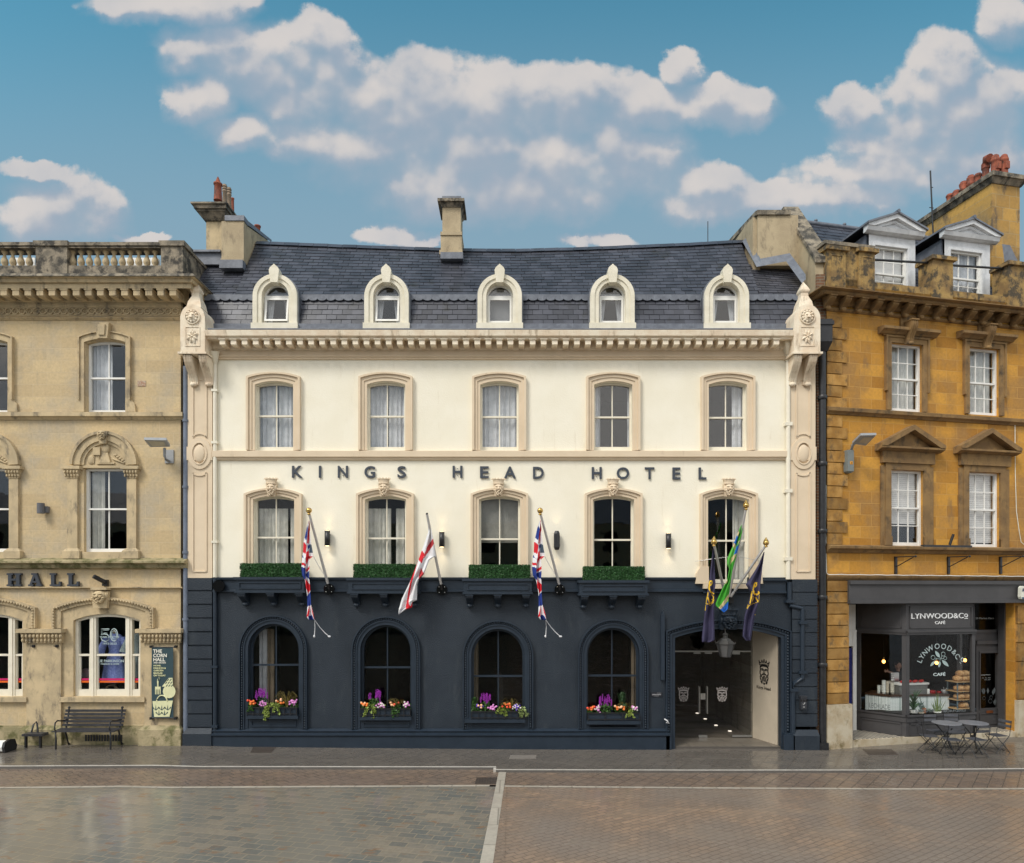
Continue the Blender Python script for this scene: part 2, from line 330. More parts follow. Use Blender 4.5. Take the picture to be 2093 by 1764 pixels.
def brickm(name, c1, c2, mort, bw, bh, ms=.01, axes='XZ', scale=1., rough=.8, spec=.4, dirt=None, dirt_amt=(.5, .72), var=None, wet=None, bd=.006, big=None, offs=.5, rot=0., dsc=(1., 1., .4), warp=0.):
    m, t, b = base_mat(name)
    tcn = tn(t, 'ShaderNodeTexCoord'); sp = tn(t, 'ShaderNodeSeparateXYZ'); cbn = tn(t, 'ShaderNodeCombineXYZ')
    t.links.new(tcn.outputs['Object'], sp.inputs[0]); t.links.new(sp.outputs[0], cbn.inputs[0]); t.links.new(sp.outputs[1 if axes == 'XY' else 2], cbn.inputs[1])
    mp = tn(t, 'ShaderNodeMapping'); mp.inputs['Rotation'].default_value = (0, 0, rot); t.links.new(cbn.outputs[0], mp.inputs[0])
    vec = mp.outputs[0]
    if warp:
        nw = tn(t, 'ShaderNodeTexNoise'); nw.inputs['Scale'].default_value = 1.1; t.links.new(vec, nw.inputs['Vector'])
        vm = tn(t, 'ShaderNodeVectorMath', operation='SCALE'); vm.inputs['Scale'].default_value = warp; t.links.new(nw.outputs['Color'], vm.inputs[0])
        va = tn(t, 'ShaderNodeVectorMath', operation='ADD'); t.links.new(vec, va.inputs[0]); t.links.new(vm.outputs[0], va.inputs[1]); vec = va.outputs[0]
    br = tn(t, 'ShaderNodeTexBrick'); br.offset = offs; t.links.new(vec, br.inputs['Vector'])
    for k, v in (('Scale', 1.), ('Mortar Size', ms), ('Mortar Smooth', .3), ('Brick Width', bw), ('Row Height', bh), ('Bias', 0.)): br.inputs[k].default_value = v
    br.inputs['Color1'].default_value = (0, 0, 0, 1); br.inputs['Color2'].default_value = (1, 1, 1, 1); br.inputs['Mortar'].default_value = (.5, .5, .5, 1)
    cc = mx(t, br.outputs['Color'], c1, c2)
    if var: cc = mx(t, rp(t, nz_(t, .9, 6, .6), .42, .66), cc, var)
    cc = mx(t, rp(t, nz_(t, 14, 6, .7), .3, .75), cc, mx(t, 1., cc, (.8, .8, .8), 'MULTIPLY'))
    if big: cc = mx(t, rp(t, nz_(t, .35, 4, .5), .4, .62), cc, big)
    cc = mx(t, br.outputs['Fac'], cc, mort)
    if dirt: cc = mx(t, rp(t, nz_(t, 2.2, 9, .66, sc3=dsc), *dirt_amt), cc, dirt)
    t.links.new(cc, b.inputs['Base Color']); b.inputs['Specular IOR Level'].default_value = spec
    if wet:
        r_ = rp(t, nz_(t, 1.3, 7, .6, sc3=(.6, 1.4, 1)), .38, .62, wet[0], wet[1]); t.links.new(r_, b.inputs['Roughness'])
    else: b.inputs['Roughness'].default_value = rough
    iv = tn(t, 'ShaderNodeMath', operation='SUBTRACT'); iv.inputs[0].default_value = 1.; t.links.new(br.outputs['Fac'], iv.inputs[1])
    ad = tn(t, 'ShaderNodeMath', operation='MULTIPLY_ADD'); ad.inputs[1].default_value = .5; t.links.new(nz_(t, 30, 4), ad.inputs[0]); t.links.new(iv.outputs[0], ad.inputs[2])
    bump(t, b, ad.outputs[0], bd)
    return m
def flat(name, c, rough=.6, metal=0., emit=0., spec=.4):
    m, t, b = base_mat(name)
    cc = mx(t, rp(t, nz_(t, 9, 3), .3, .7), c, tuple(x*.9 for x in c)); t.links.new(cc, b.inputs['Base Color'])
    b.inputs['Roughness'].default_value = rough; b.inputs['Metallic'].default_value = metal; b.inputs['Specular IOR Level'].default_value = spec
    if emit: b.inputs['Emission Color'].default_value = (*c, 1); b.inputs['Emission Strength'].default_value = emit
    return m
def glassm(name, tintc=(1, 1, 1), refl=1.0, rough=.02):
    m = bpy.data.materials.new(name); m.use_nodes = True; t = m.node_tree; t.nodes.clear()
    o = tn(t, 'ShaderNodeOutputMaterial'); tr = tn(t, 'ShaderNodeBsdfTransparent'); tr.inputs[0].default_value = (*tintc, 1)
    gl = tn(t, 'ShaderNodeBsdfGlossy'); gl.inputs['Roughness'].default_value = rough; mxs = tn(t, 'ShaderNodeMixShader')
    ge = tn(t, 'ShaderNodeNewGeometry'); dt = tn(t, 'ShaderNodeVectorMath', operation='DOT_PRODUCT'); t.links.new(ge.outputs['Incoming'], dt.inputs[0]); t.links.new(ge.outputs['Normal'], dt.inputs[1])
    def mth(op, a, b=None, c=None):
        n = tn(t, 'ShaderNodeMath', operation=op)
        for i, v in enumerate((a, b, c)):
            if v is None: continue
            if isinstance(v, bpy.types.NodeSocket): t.links.new(v, n.inputs[i])
            else: n.inputs[i].default_value = v
        return n.outputs[0]
    fr = mth('MULTIPLY_ADD', mth('POWER', mth('SUBTRACT', 1., mth('ABSOLUTE', dt.outputs['Value'])), 5.), .96*refl, .042*refl)
    bp = tn(t, 'ShaderNodeBump'); bp.inputs['Distance'].default_value = .004; bp.inputs['Strength'].default_value = .5; t.links.new(nz_(t, 1.6, 2), bp.inputs['Height']); t.links.new(bp.outputs[0], gl.inputs['Normal'])
    t.links.new(fr, mxs.inputs[0]); t.links.new(tr.outputs[0], mxs.inputs[1]); t.links.new(gl.outputs[0], mxs.inputs[2]); t.links.new(mxs.outputs[0], o.inputs[0])
    return m
M = {}
M['cream'] = pm('cream_render', (.84, .795, .665), (.80, .75, .61), .8, .85, .006, 26, dirt=(.64, .57, .43), dirt_amt=(.57, .80), dirt_sc=(1.6, 1, .22))
M['trim'] = pm('beige_trim', (.70, .575, .42), (.65, .53, .38), 1.5, .8, .003, 40, dirt=(.46, .37, .26), dirt_amt=(.62, .82))
M['trimw'] = pm('weathered_trim', (.80, .71, .56), (.70, .57, .42), 3, .8, .006, 30, dirt=(.40, .31, .21), dirt_amt=(.52, .72), dirt_sc=(2, 2, .5))
M['dormer'] = pm('dormer_stone', (.76, .71, .58), (.68, .63, .50), 3, .85, .006, 35, dirt=(.44, .42, .31), dirt_amt=(.60, .84), dirt_sc=(2, 2, .6))
M['navy'] = pm('navy_masonry_paint', (.020, .029, .041), (.015, .023, .034), 1.6, .5, .014, 38, spec=.4, dirt=(.036, .045, .054), dirt_amt=(.52, .78))
M['navyg'] = pm('navy_gloss', (.018, .029, .045), (.014, .024, .038), 4, .42, .003, 60, spec=.45)
M['lime'] = brickm('limestone', (.63, .485, .275), (.52, .395, .225), (.58, .465, .29), .72, .31, .006, var=(.46, .385, .27), dirt=(.28, .24, .18), dirt_amt=(.55, .80), bd=.003)
M['limep'] = pm('limestone_trim', (.56, .44, .265), (.42, .335, .21), 2, .85, .006, 30, dirt=(.16, .135, .10), dirt_amt=(.50, .72), dirt_sc=(1.5, 1.5, .6))
M['limed'] = pm('lichened_stone', (.31, .26, .19), (.15, .13, .10), 3.4, .9, .015, 22, dirt=(.055, .05, .042), dirt_amt=(.44, .60), dirt_sc=(1.4, 1.4, 1.2))
M['limeb'] = pm('mossy_stone', (.40, .33, .20), (.27, .235, .13), 3, .9, .015, 22, dirt=(.12, .115, .045), dirt_amt=(.46, .64), dirt_sc=(1.2, 1.2, 1))
M['ochre'] = brickm('ochre_stone', (.66, .335, .052), (.40, .18, .022), (.52, .29, .08), .66, .30, .007, var=(.37, .20, .06), dirt=(.20, .125, .06), dirt_amt=(.54, .76), bd=.003)
M['ochq'] = pm('ochre_quoin', (.50, .28, .08), (.34, .17, .035), 3, .85, .008, 25, dirt=(.13, .085, .04), dirt_amt=(.48, .70), dirt_sc=(1.6, 1.6, 1), rnd=.6)
M['ocht'] = pm('ochre_trim', (.27, .165, .065), (.19, .115, .05), 2.5, .85, .008, 28, dirt=(.085, .06, .035), dirt_amt=(.50, .70), dirt_sc=(1.3, 1.3, .8))
M['ochd'] = pm('ochre_lichened', (.38, .25, .09), (.22, .14, .06), 3, .9, .015, 22, dirt=(.075, .06, .04), dirt_amt=(.46, .60), dirt_sc=(1.3, 1.3, 1.1))
M['slate'] = pm('slate', (.074, .077, .096), (.050, .053, .068), 1.2, .42, .003, 30, spec=.45, dirt=(.034, .034, .034), dirt_amt=(.54, .72), dirt_sc=(.7, .7, .7), rnd=.6)
M['gapd'] = flat('slate_shadow_gap', (.02, .02, .025), .9)
M['lead'] = pm('lead', (.16, .175, .205), (.11, .12, .145), 5, .5, .004, 20, spec=.5, dirt=(.30, .32, .36), dirt_amt=(.60, .78), dirt_sc=(6, 6, .5))
M['cement'] = pm('cement_render', (.45, .365, .235), (.37, .295, .19), 1.6, .9, .008, 30, dirt=(.21, .17, .115), dirt_amt=(.50, .74), dirt_sc=(1.5, 1.5, .6))
M['white'] = pm('white_paint', (.80, .79, .75), (.74, .73, .69), 4, .5, 0)
M['whited'] = pm('flaking_white_paint', (.66, .67, .68), (.55, .56, .57), 5, .6, .003, dirt=(.33, .33, .33), dirt_amt=(.58, .78), dirt_sc=(3, 3, .6))
M['sash'] = pm('cream_sash_paint', (.78, .73, .60), (.72, .67, .55), 4, .5, 0)
M['black'] = pm('black_iron', (.012, .012, .014), (.02, .02, .022), 9, .38, .002, 60, spec=.5)
M['grey'] = pm('dark_grey_shopfront', (.062, .060, .062), (.052, .050, .052), 3, .5, .001, 60, spec=.45)
M['terra'] = pm('terracotta', (.34, .095, .05), (.23, .065, .04), 6, .8, .004, dirt=(.08, .04, .03), dirt_amt=(.46, .68), dirt_sc=(2, 2, 1))
M['dark'] = flat('dark_interior', (.030, .026, .024), .9)
M['dark2'] = flat('black_interior', (.012, .010, .010), .9)
M['glass'] = glassm('window_glass', refl=1.25); M['glassb'] = glassm('bar_glass', (.9, .9, .9), .55); M['glassd'] = glassm('shop_glass', (.95, .96, .96), .45)
M['curt'] = pm('white_curtain', (.55, .57, .59), (.46, .48, .50), 6, .9, 0)
M['curtg'] = pm('grey_curtain', (.58, .58, .53), (.48, .48, .44), 6, .9, 0)
M['blindg'] = pm('grey_roller_blind', (.26, .26, .235), (.22, .22, .2), 6, .8, 0)
M['blind'] = pm('white_blind', (.66, .66, .64), (.6, .6, .58), 6, .8, 0)
M['gold'] = flat('polished_brass', (.62, .41, .13), .2, 1.)
M['alu'] = flat('pale_pole_metal', (.62, .61, .60), .35, .6)
M['steel'] = flat('brushed_steel', (.62, .62, .60), .3, 1.)
M['pipeg'] = pm('blue_grey_pipe', (.16, .19, .25), (.12, .145, .19), 5, .5, 0, dirt=(.20, .09, .05), dirt_amt=(.66, .8))
# ------------------------------------------------------------------ ground
M['pave'] = brickm('pavement_slabs', (.150, .131, .112), (.132, .116, .100), (.100, .088, .076), .45, .30, .012, 'XY', var=(.140, .124, .108), dirt=(.215, .188, .158), dirt_amt=(.60, .8), wet=(.08, .36), bd=.003, spec=.55, rot=R(-58), dsc=(.3, 1.4, 1))
M['setts'] = brickm('grey_green_setts', (.275, .232, .178), (.165, .158, .138), (.27, .225, .165), .30, .20, .012, 'XY', var=(.150, .155, .142), big=(.205, .185, .15), dirt=(.23, .145, .09), dirt_amt=(.57, .66), wet=(.03, .22), bd=.002, spec=.7, rot=R(12), warp=.06, dsc=(1.1, 2.2, 1))
M['pavers'] = brickm('brown_block_pavers', (.37, .255, .175), (.27, .195, .140), (.17, .13, .10), .22, .11, .009, 'XY', var=(.25, .19, .145), big=(.235, .19, .155), dirt=(.145, .125, .108), dirt_amt=(.60, .76), wet=(.07, .34), bd=.003, spec=.55, rot=R(-33), warp=.06, dsc=(.35, 1.6, 1))
M['pavers2'] = brickm('brown_road_strip', (.235, .168, .122), (.175, .133, .105), (.10, .08, .065), .24, .24, .010, 'XY', var=(.20, .150, .118), dirt=(.15, .122, .10), dirt_amt=(.60, .76), wet=(.12, .42), bd=.004, rot=R(-50), dsc=(.35, 1.6, 1))
M['kerb'] = pm('pale_kerb_granite', (.52, .49, .44), (.42, .39, .35), 4, .6, .004)
M['granite'] = brickm('granite_strip', (.46, .41, .34), (.40, .36, .30), (.25, .22, .18), .5, .9, .012, 'XY', wet=(.3, .6))
M['asphalt'] = pm('asphalt', (.055, .053, .05), None, 3, .7, .004)
def ip(pts, X):
    i = min(max(bisect([q[0] for q in pts], X)-1, 0), len(pts)-2); a, b = pts[i], pts[i+1]
    return a[1]+(b[1]-a[1])*(X-a[0])/(b[0]-a[0])
def ribbon(name, A, B, x0, x1, dz, m, kind='structure', sub=1, dzb=None):
    xs = sorted({x0, x1} | {x for x in GX if x0 < x < x1} | {p[0] for p in A+B if x0 < p[0] < x1})
    g = G(); dzb = dz if dzb is None else dzb
    for a, b in zip(xs, xs[1:]):
        g.quad((a, ip(A, a), gz(a)+dz), (b, ip(A, b), gz(b)+dz), (b, ip(B, b), gz(b)+dzb), (a, ip(B, a), gz(a)+dzb))
    return g, xs
KL = [(-60, -2.2), (-12, -2.1), (-.42, -1.76)]; KR = [(-.3, -1.98), (14, -1.95), (60, -1.95)]
LL = [(-60, -3.9), (-12, -3.70), (-.45, -3.13)]; LR = [(-.2, -3.15), (12, -3.38), (60, -3.5)]
def off(l, d): return [(x, y+d) for x, y in l]
def flatl(y): return [(-60, y), (60, y)]
g = G(); g.add([(-400, -400, -.075), (400, -400, -.075), (400, 400, -.075), (-400, 400, -.075)], [(0, 1, 2, 3)])
def st(g, name, m):
    o = bpy.data.objects.new(name, g.mesh(name, m)); col.objects.link(o); o['kind'] = 'structure'; return o
st(g, 'ground', M['asphalt'])
g, _ = ribbon('', flatl(-40), off(LL, 0), -60, -.13, -.05, 0); st(g, 'road_setts', M['setts'])
g, _ = ribbon('', flatl(-40), off(LR, 0), -.12, 60, -.05, 0); g.add([(-.64, -14.5, -.029), (-.11, -14.5, -.029), (-.11, -3.15, -.029), (-.23, -3.15, -.029)], [(0, 1, 2, 3)]); st(g, 'road_pavers', M['pavers'])
g, _ = ribbon('', off(LL, .11), off(KL, -.08), -60, -.20, -.05, 0)
g2, _ = ribbon('', off(LR, .10), off(KR, -.08), -.2, 60, -.05, 0); g.add(g2.v, g2.f); st(g, 'road', M['pavers2'])
g, _ = ribbon('', off(LL, .002), off(LL, .108), -60, -.47, -.046, 0)
g2, _ = ribbon('', off(LR, .002), off(LR, .098), -.16, 60, -.046, 0); g.add(g2.v, g2.f)
g.add([(-.76, -14.5, -.024), (-.52, -14.5, -.024), (-.13, -2.07, -.024), (-.30, -2.07, -.024)], [(0, 1, 2, 3)]); st(g, 'road_granite_strip', M['granite'])
g, _ = ribbon('', off(KL, -.005), flatl(4.5), -60, -.36, 0, 0)
g2, _ = ribbon('', off(KR, -.005), flatl(4.5), -.36, 60, 0, 0); g.add(g2.v, g2.f); st(g, 'pavement', M['pave'])
g = G()
for Lk, a, b in ((KL, -60, -.36), (KR, -.36, 60)):
    xs = sorted({a, b} | {x for x in GX if a < x < b} | {p[0] for p in Lk if a < p[0] < b})
    for p, q in zip(xs, xs[1:]):
        y0, y1 = ip(Lk, p), ip(Lk, q); zp, zq = gz(p), gz(q)
        g.quad((p, y0-.075, zp+.004), (q, y1-.075, zq+.004), (q, y1+.0, zq+.004), (p, y0+.0, zp+.004))
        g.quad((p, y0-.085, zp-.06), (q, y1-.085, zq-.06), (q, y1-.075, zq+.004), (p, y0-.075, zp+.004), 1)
g.box(-.42, -.32, ip(KR, -.3)-.07, ip(KL, -.42)+.04, -.05, .010)
st(g, 'kerb', [M['kerb'], pm('shaded_kerb_face', (.10, .09, .08), None, 5, .6, .003)])  # face colour darkened to paint in the shadow line below the kerb edge
# covers in the paving
M['cover'] = brickm('cast_cover', (.095, .072, .058), (.08, .062, .05), (.05, .042, .036), .06, .06, .01, 'XY', wet=(.3, .5), offs=0)
M['coverp'] = pm('pale_cover', (.20, .18, .16), None, 9, .6)
def cover(zr, x0, x1, y0, y1, m, label, dz=.006, plane=0.):
    # corners measured in a view, laid on the paving
    def on(x, y):
        dx, dy = zr(x, y); z = plane
        for _ in range(3):
            t = (EYE-z)/(dy-HY)*FPX; X = (dx-CX)/FPX*t; z = gz(X)+plane
        return (X, t-DIST, z+dz)
    a, b, c, d = on(x0[0], y1), on(x0[1], y1), on(x1[1], y0), on(x1[0], y0)
    g = G(); top = [a, b, c, d]; g.add(top+[(p[0], p[1], p[2]-.005) for p in top], [(0, 1, 2, 3), (0, 4, 5, 1), (1, 5, 6, 2), (2, 6, 7, 3), (3, 7, 4, 0)])
    g.solo('access_cover', m, label, 'access cover', group='covers set into the paving')
ZR3 = V(3100, 2200, 1.764); ZG1 = V(900, 2350, 2.3256); ZG2 = V(1800, 2350, 2.3256); ZB1 = V(0, 2900, 1.02197); ZB2 = V(2048, 2900, 1.02197)
cover(ZR3, (660, 870), (618, 822), 1408, 1446, M['cover'], 'rusty framed drain cover in the paving outside the cafe')
cover(ZG1, (235, 430), (262, 480), 1485, 1540, M['cover'], 'brown metal cover in the pavement below the first arched window')
cover(ZG2, (550, 800), (560, 805), 1563, 1597, M['coverp'], 'pale rectangular cover in the pavement in front of the hotel plinth')
cover(ZB1, (1940, 2040), (1950, 2048), 216, 242, M['cover'], 'dark cover in the brown road strip beside the kerb jog', plane=-.05)

# ------------------------------------------------------------------ shared builders
def sash(parent, fr, x0, x1, zb, zs, zc, y, frame='sash', cols=2, rows=(1, 1), rail=None, fw=.05, bar=.028, glass='glass', curtain=None, inner=None, bottom=.09, cm='curt', cdep=.16, name='window'):
    g = G(); n = 14; rail = rail if rail is not None else (zb+zc)/2
    if zc-zs > .01:
        a = arch(x0, x1, zb, zs, zc, n); k = fw
        b = arch(x0+k, x1-k, zb, zs-k*.3, zc-k*1.15, n)
    else:
        a = [(x0, zb), (x0, zs), (x1, zs), (x1, zb)]; b = [(x0+fw, zb), (x0+fw, zs-fw), (x1-fw, zs-fw), (x1-fw, zb)]
    g.band(a, b, y-.02, y+.06)
    def top(x):
        if zc-zs <= .01: return zs-fw
        pts = b[1:-1]
        for p, q in zip(pts, pts[1:]):
            if p[0] <= x <= q[0]+1e-6: return p[1]+(q[1]-p[1])*(x-p[0])/max(1e-6, q[0]-p[0])
        return zs-fw
    g.box(x0+fw+.0005, x1-fw-.0005, y+.0, y+.055, zb, zb+bottom)
    g.box(x0+fw+.0005, x1-fw-.0005, y-.024, y+.05, rail-.022, rail+.022)
    for i in range(1, cols):
        x = x0+fw+(x1-x0-2*fw)*i/cols
        g.box(x-bar/2, x+bar/2, y+.015, y+.045, rail+.0221, top(x)+.01); g.box(x-bar/2, x+bar/2, y+.02, y+.05, zb+bottom+.0005, rail-.0221)
    for (za, zz, nr) in ((zb+bottom, rail-.022, rows[1]), (rail+.022, zs-fw if zc-zs <= .01 else zc-fw, rows[0])):
        for j in range(1, nr):
            z = za+(zz-za)*j/nr; g.box(x0+fw+.0006, x1-fw-.0006, y+.018, y+.0435, z-bar/2, z+bar/2)
    wn = g.part(name, M[frame], parent)
    p = G(); p.prism([(q[0], q[1]) for q in a] if zc-zs > .01 else a, y+.028, y+.032); p.part('pane', M[glass], wn)
    zt = zc
    def sheet(xa, xb, za, zz, mat, amp=.028, wl=.13, nm='curtain', yy=None, gather=0.):
        c = G(); nx = 44; vs = []; yy = y+cdep if yy is None else yy; ph = random.random()*6
        for j in range(7):
            t = j/6
            for i in range(nx+1):
                s_ = i/nx; x = xa+(xb-xa)*s_
                if gather: x = xa+(x-xa)*(1-gather*math.sin(math.pi*min(1, t*1.0))*.0-gather*(1-t))
                a_ = amp*(.75+.25*math.sin(ph+s_*9))
                vs.append((x, yy+a_*math.sin(s_*(xb-xa)/wl*6.283+ph+.8*math.sin(s_*7+ph)+.25*t), za+(zz-za)*t))
        c.add(vs, [(j*(nx+1)+i, j*(nx+1)+i+1, (j+1)*(nx+1)+i+1, (j+1)*(nx+1)+i) for j in range(6) for i in range(nx)], smooth=True)
        c.part(nm, M[mat], wn)
    W = x1-x0
    for cc in (curtain or ()):
        if cc[0] == 'sheet': sheet(x0+W*cc[1], x0+W*cc[2], zb+(zt-zb)*cc[3], zb+(zt-zb)*cc[4], cc[5] if len(cc) > 5 else cm, gather=cc[6] if len(cc) > 6 else 0.)
        if cc[0] == 'blind':
            c = G(); za, zz = zb+(zt-zb)*cc[1], zb+(zt-zb)*cc[2]
            if len(cc) > 3 and cc[3]:
                k = int((zz-za)/.05)
                for i in range(k): c.box(x0+.03, x1-.03, y+.12, y+.135, za+(zz-za)*i/k+.006, za+(zz-za)*(i+1)/k)
            else: c.box(x0+.02, x1-.02, y+.12, y+.125, za, zz)
            c.part('blind', M['blindg' if len(cc) > 3 and not cc[3] else 'blind'], wn)
    return wn
def shell(parent, x0, x1, y0, y1, z0, z1, floors, mat='dark', name='rear_wall'):
    g = G(); t = .15
    g.box(x0, x0+t, y0, y1, z0, z1); g.box(x1-t, x1, y0, y1, z0, z1); g.box(x0+t, x1-t, y1-t, y1, z0, z1); g.box(x0+t, x1-t, y0, y1-t, z1-t, z1)
    for f in floors: g.box(x0+t, x1-t, y0+.28, y1-t, f-.12, f)
    return g.part(name, M[mat], parent)
def mask(g, cx, y, zt, zb, wt, wb, crown=True, beard=True, dep=.16):
    # carved crowned head: crown on top, brow, eyes, nose, moustache and beard, projecting from the wall at y
    H = zt-zb; zc_ = zt-H*(.34 if crown else .12)
    g.taper((cx-wb/2, cx+wb/2, y-dep*.5, y), (cx-wt*.42, cx+wt*.42, y-dep*.55, y), zb, zc_)
    if crown:
        n = 14; prof = [(.36, 0), (.38, .10), (.36, .14), (.42, .5), (.47, .82)]
        g.lathe([(wt*r, H*.34*z) for r, z in prof], (cx, y-dep*.45, zc_), n, sy=.62)
        for k in range(7):
            a = math.pi*(k+.0)/6; px, py = cx-math.cos(a)*wt*.47, y-dep*.45-math.sin(a)*wt*.29
            g.taper((px-.035*wt/.3, px+.035*wt/.3, py-.01, py+.01), (px-.004, px+.004, py-.004, py+.004), zc_+H*.27, zc_+H*.35)
        for k in range(9):
            a = math.pi*(k+.5)/9; g.ell((cx-math.cos(a)*wt*.385, y-dep*.45-math.sin(a)*wt*.24, zc_+H*.04), (wt*.035, wt*.03, H*.022), 5, 4)
    fz = zc_-H*.20; fw = wt*.33
    g.ell((cx, y-dep*.55, fz), (fw, dep*.62, H*.24), 12, 9)
    for s in (-1, 1):
        g.ell((cx+s*fw*.42, y-dep*1.08, fz+H*.075), (fw*.38, dep*.16, H*.022), 8, 5)     # brow
        g.ell((cx+s*fw*.40, y-dep*1.04, fz+H*.03), (fw*.17, dep*.10, H*.02), 7, 5)      # eye
        g.ell((cx+s*fw*.50, y-dep*1.02, fz-H*.04), (fw*.32, dep*.16, H*.045), 8, 5)     # cheek
        g.ell((cx+s*fw*.98, y-dep*.45, fz-H*.03), (fw*.22, dep*.3, H*.17), 7, 7)        # hair beside the face
    g.taper((cx-fw*.2, cx+fw*.2, y-dep*1.36, y-dep*.9), (cx-fw*.09, cx+fw*.09, y-dep*1.14, y-dep*.9), fz-H*.065, fz+H*.06)
    if beard:
        for s in (-1, 1):
            g.ell((cx+s*fw*.34, y-dep*1.10, fz-H*.10), (fw*.38, dep*.18, H*.028), 8, 5)
            for k in range(4):
                g.ell((cx+s*fw*(.74-.13*k), y-dep*(.82-.02*k), fz-H*(.14+.07*k)), (fw*.30, dep*.34, H*.065), 7, 6)
        for k in range(4): g.ell((cx+(-1)**k*fw*.1, y-dep*(1.0-.05*k), fz-H*(.17+.075*k)), (fw*(.34-.03*k), dep*.3, H*.055), 8, 6)
def rosette(g, cx, y, cz, rx, rz, n=8, dep=.03):
    for k in range(n):
        a = 2*math.pi*(k+.5)/n; l = 1 if (n != 8 or k % 2) else .86
        px, pz = cx+math.sin(a)*rx*.5*l, cz+math.cos(a)*rz*.5*l
        ex, ez = cx+math.sin(a)*rx*l, cz+math.cos(a)*rz*l; wv = Vector((math.cos(a), 0, -math.sin(a)))*min(rx, rz)*.30
        c = Vector((cx, y-dep*.6, cz)); m_ = Vector((px, y-dep*1.3, pz)); e = Vector((ex, y-dep*.5, ez)); b = Vector((px, y, pz))
        g.add([c, m_+wv-Vector((0, -dep, 0)), e, m_-wv-Vector((0, -dep, 0)), m_], [(0, 1, 4), (1, 2, 4), (2, 3, 4), (3, 0, 4)])
    g.ell((cx, y-dep*.8, cz), (min(rx, rz)*.16, dep*.6, min(rx, rz)*.16), 8, 5)
def mould(g, x0, x1, prof, yb, mi=0):        # prof: list of (projection, z) from bottom to top, extruded along x, back at yb
    g.xprism([(yb, prof[0][1])]+[(yb-p, z) for p, z in prof]+[(yb, prof[-1][1])], x0, x1, mi)
def scroll(g, cx, wd, y, zt, zb, dt, db, n=8, ang=0.):      # console bracket, deep at the top, curling in at the foot
    pts = []
    for i in range(n+1):
        t = i/n; z = zt+(zb-zt)*t; pts.append((y-(dt+(db-dt)*(3*t*t-2*t**3))-.02*math.sin(t*6.28), z))
    g.xprism([(y, zt)]+pts+[(y, zb)], cx-wd/2, cx+wd/2)
    for s in (-.28, 0, .28):
        g.xprism([(a-.012, b) for a, b in pts]+[(a+.02, b) for a, b in reversed(pts)], cx+wd*s-wd*.07, cx+wd*s+wd*.07)
    g.ell((cx, y-db-.01, zb+.01), (wd*.46, .05, .055), 8, 6); g.box(cx-wd*.58, cx+wd*.58, y-dt-.035, y, zt, zt+.035)

# ------------------------------------------------------------------ corn hall
C1 = lambda x, y, w=0.: CO.p(*V(0, 900, 1.764)(x, y), w)
C2 = lambda x, y, w=0.: CO.p(*V(0, 1700, 1.764)(x, y), w)
C3 = lambda x, y, w=0.: CO.p(*V(0, 2200, 1.764)(x, y), w)
ch = thing('corn_hall', 'pale limestone hall with stone balustrade, arched windows and carved heads, left of the hotel', 'building', fr=CO)
UL = CO.u(-150); UR = C1(1275, 0)[0]; ZF = C1(0, 470, 0)[1]
zz1 = lambda y, w=0.: C1(0, y, w)[1]
zz2 = lambda y, w=0.: C2(0, y, w)[1]
zz3 = lambda y, w=0.: C3(0, y, w)[1]
PITCH = 240/80.
def rep(v): return [(v[0]-PITCH, v[1])] and v
holes = []; up_w = []; mid_w = []; big_w = []
for k in (0, -1):
    o = k*PITCH
    a0, a1 = C1(609, 0)[0]+o, C1(884, 0)[0]+o; b = zz1(1325); s = zz1(838); c = zz1(815); holes.append(arch(a0, a1, b, s, c)); up_w.append((a0, a1, b, s, c, o))
    a0, a1 = C2(592, 0)[0]+o, C2(900, 0)[0]+o; b = zz2(897); s = zz2(305); holes.append(rect(a0, a1, b, s)); mid_w.append((a0, a1, b, s, o))
    a0, a1 = C2(520, 0)[0]+o, C2(992, 0)[0]+o; b = zz3(1035); s = zz2(1380); c = zz2(1333); holes.append(arch(a0, a1, b, s, c)); big_w.append((a0, a1, b, s, c, o))
g = G(); g.wall([(UL, -.05), (UL, ZF), (UR, ZF), (UR, -.05)], holes, 0, .22); g.quad((UR, 0, -.05), (UR, 3.5, -.05), (UR, 3.5, ZF), (UR, 0, ZF)); g.part('wall', M['lime'], ch)
shell(ch, UL, UR-.02, .05, 5, -.05, ZF-.1, (zz1(1350)-.1, zz2(980)-.1))
# upper windows
for (a0, a1, b, s, c, o) in up_w:
    g = G()
    A = arch(C1(563, 0)[0]+o, C1(930, 0)[0]+o, zz1(1240), zz1(795), zz1(757)); B = arch(a0-.03, a1+.03, zz1(1240), s+.02, c+.03)
    g.band(A, B, -.05, .0)
    A2 = inset(A, .0); g.band(A, arch(C1(572, 0)[0]+o, C1(921, 0)[0]+o, zz1(1240), zz1(800), zz1(764)), -.09, -.0502)
    for s_ in (-1, 1):
        e = a0-.03 if s_ < 0 else a1+.03; d = A[0][0] if s_ < 0 else A[-1][0]
        g.prism([(e, zz1(1240)), (d, zz1(1240)), (d+s_*.10, zz1(1265)), (d+s_*.12, zz1(1323)), (e, zz1(1323))], -.055, 0)
    kx = (a0+a1)/2; g.prism([(kx-.13, zz1(815)), (kx-.17, zz1(706)), (kx+.17, zz1(706)), (kx+.13, zz1(815))], -.16, 0); g.prism([(kx-.07, zz1(795)), (kx-.09, zz1(722)), (kx+.09, zz1(722)), (kx+.07, zz1(795))], -.19, -.1602)
    sash(ch, CO, a0, a1, b, s, c, .12, 'white', rail=zz1(1075), curtain=[('sheet', .0, .52, 0, 1.02)] if o == 0 else [('sheet', .1, .5, 0, 1)], cm='curt')
    g.part('window_surround', M['limep'], ch)
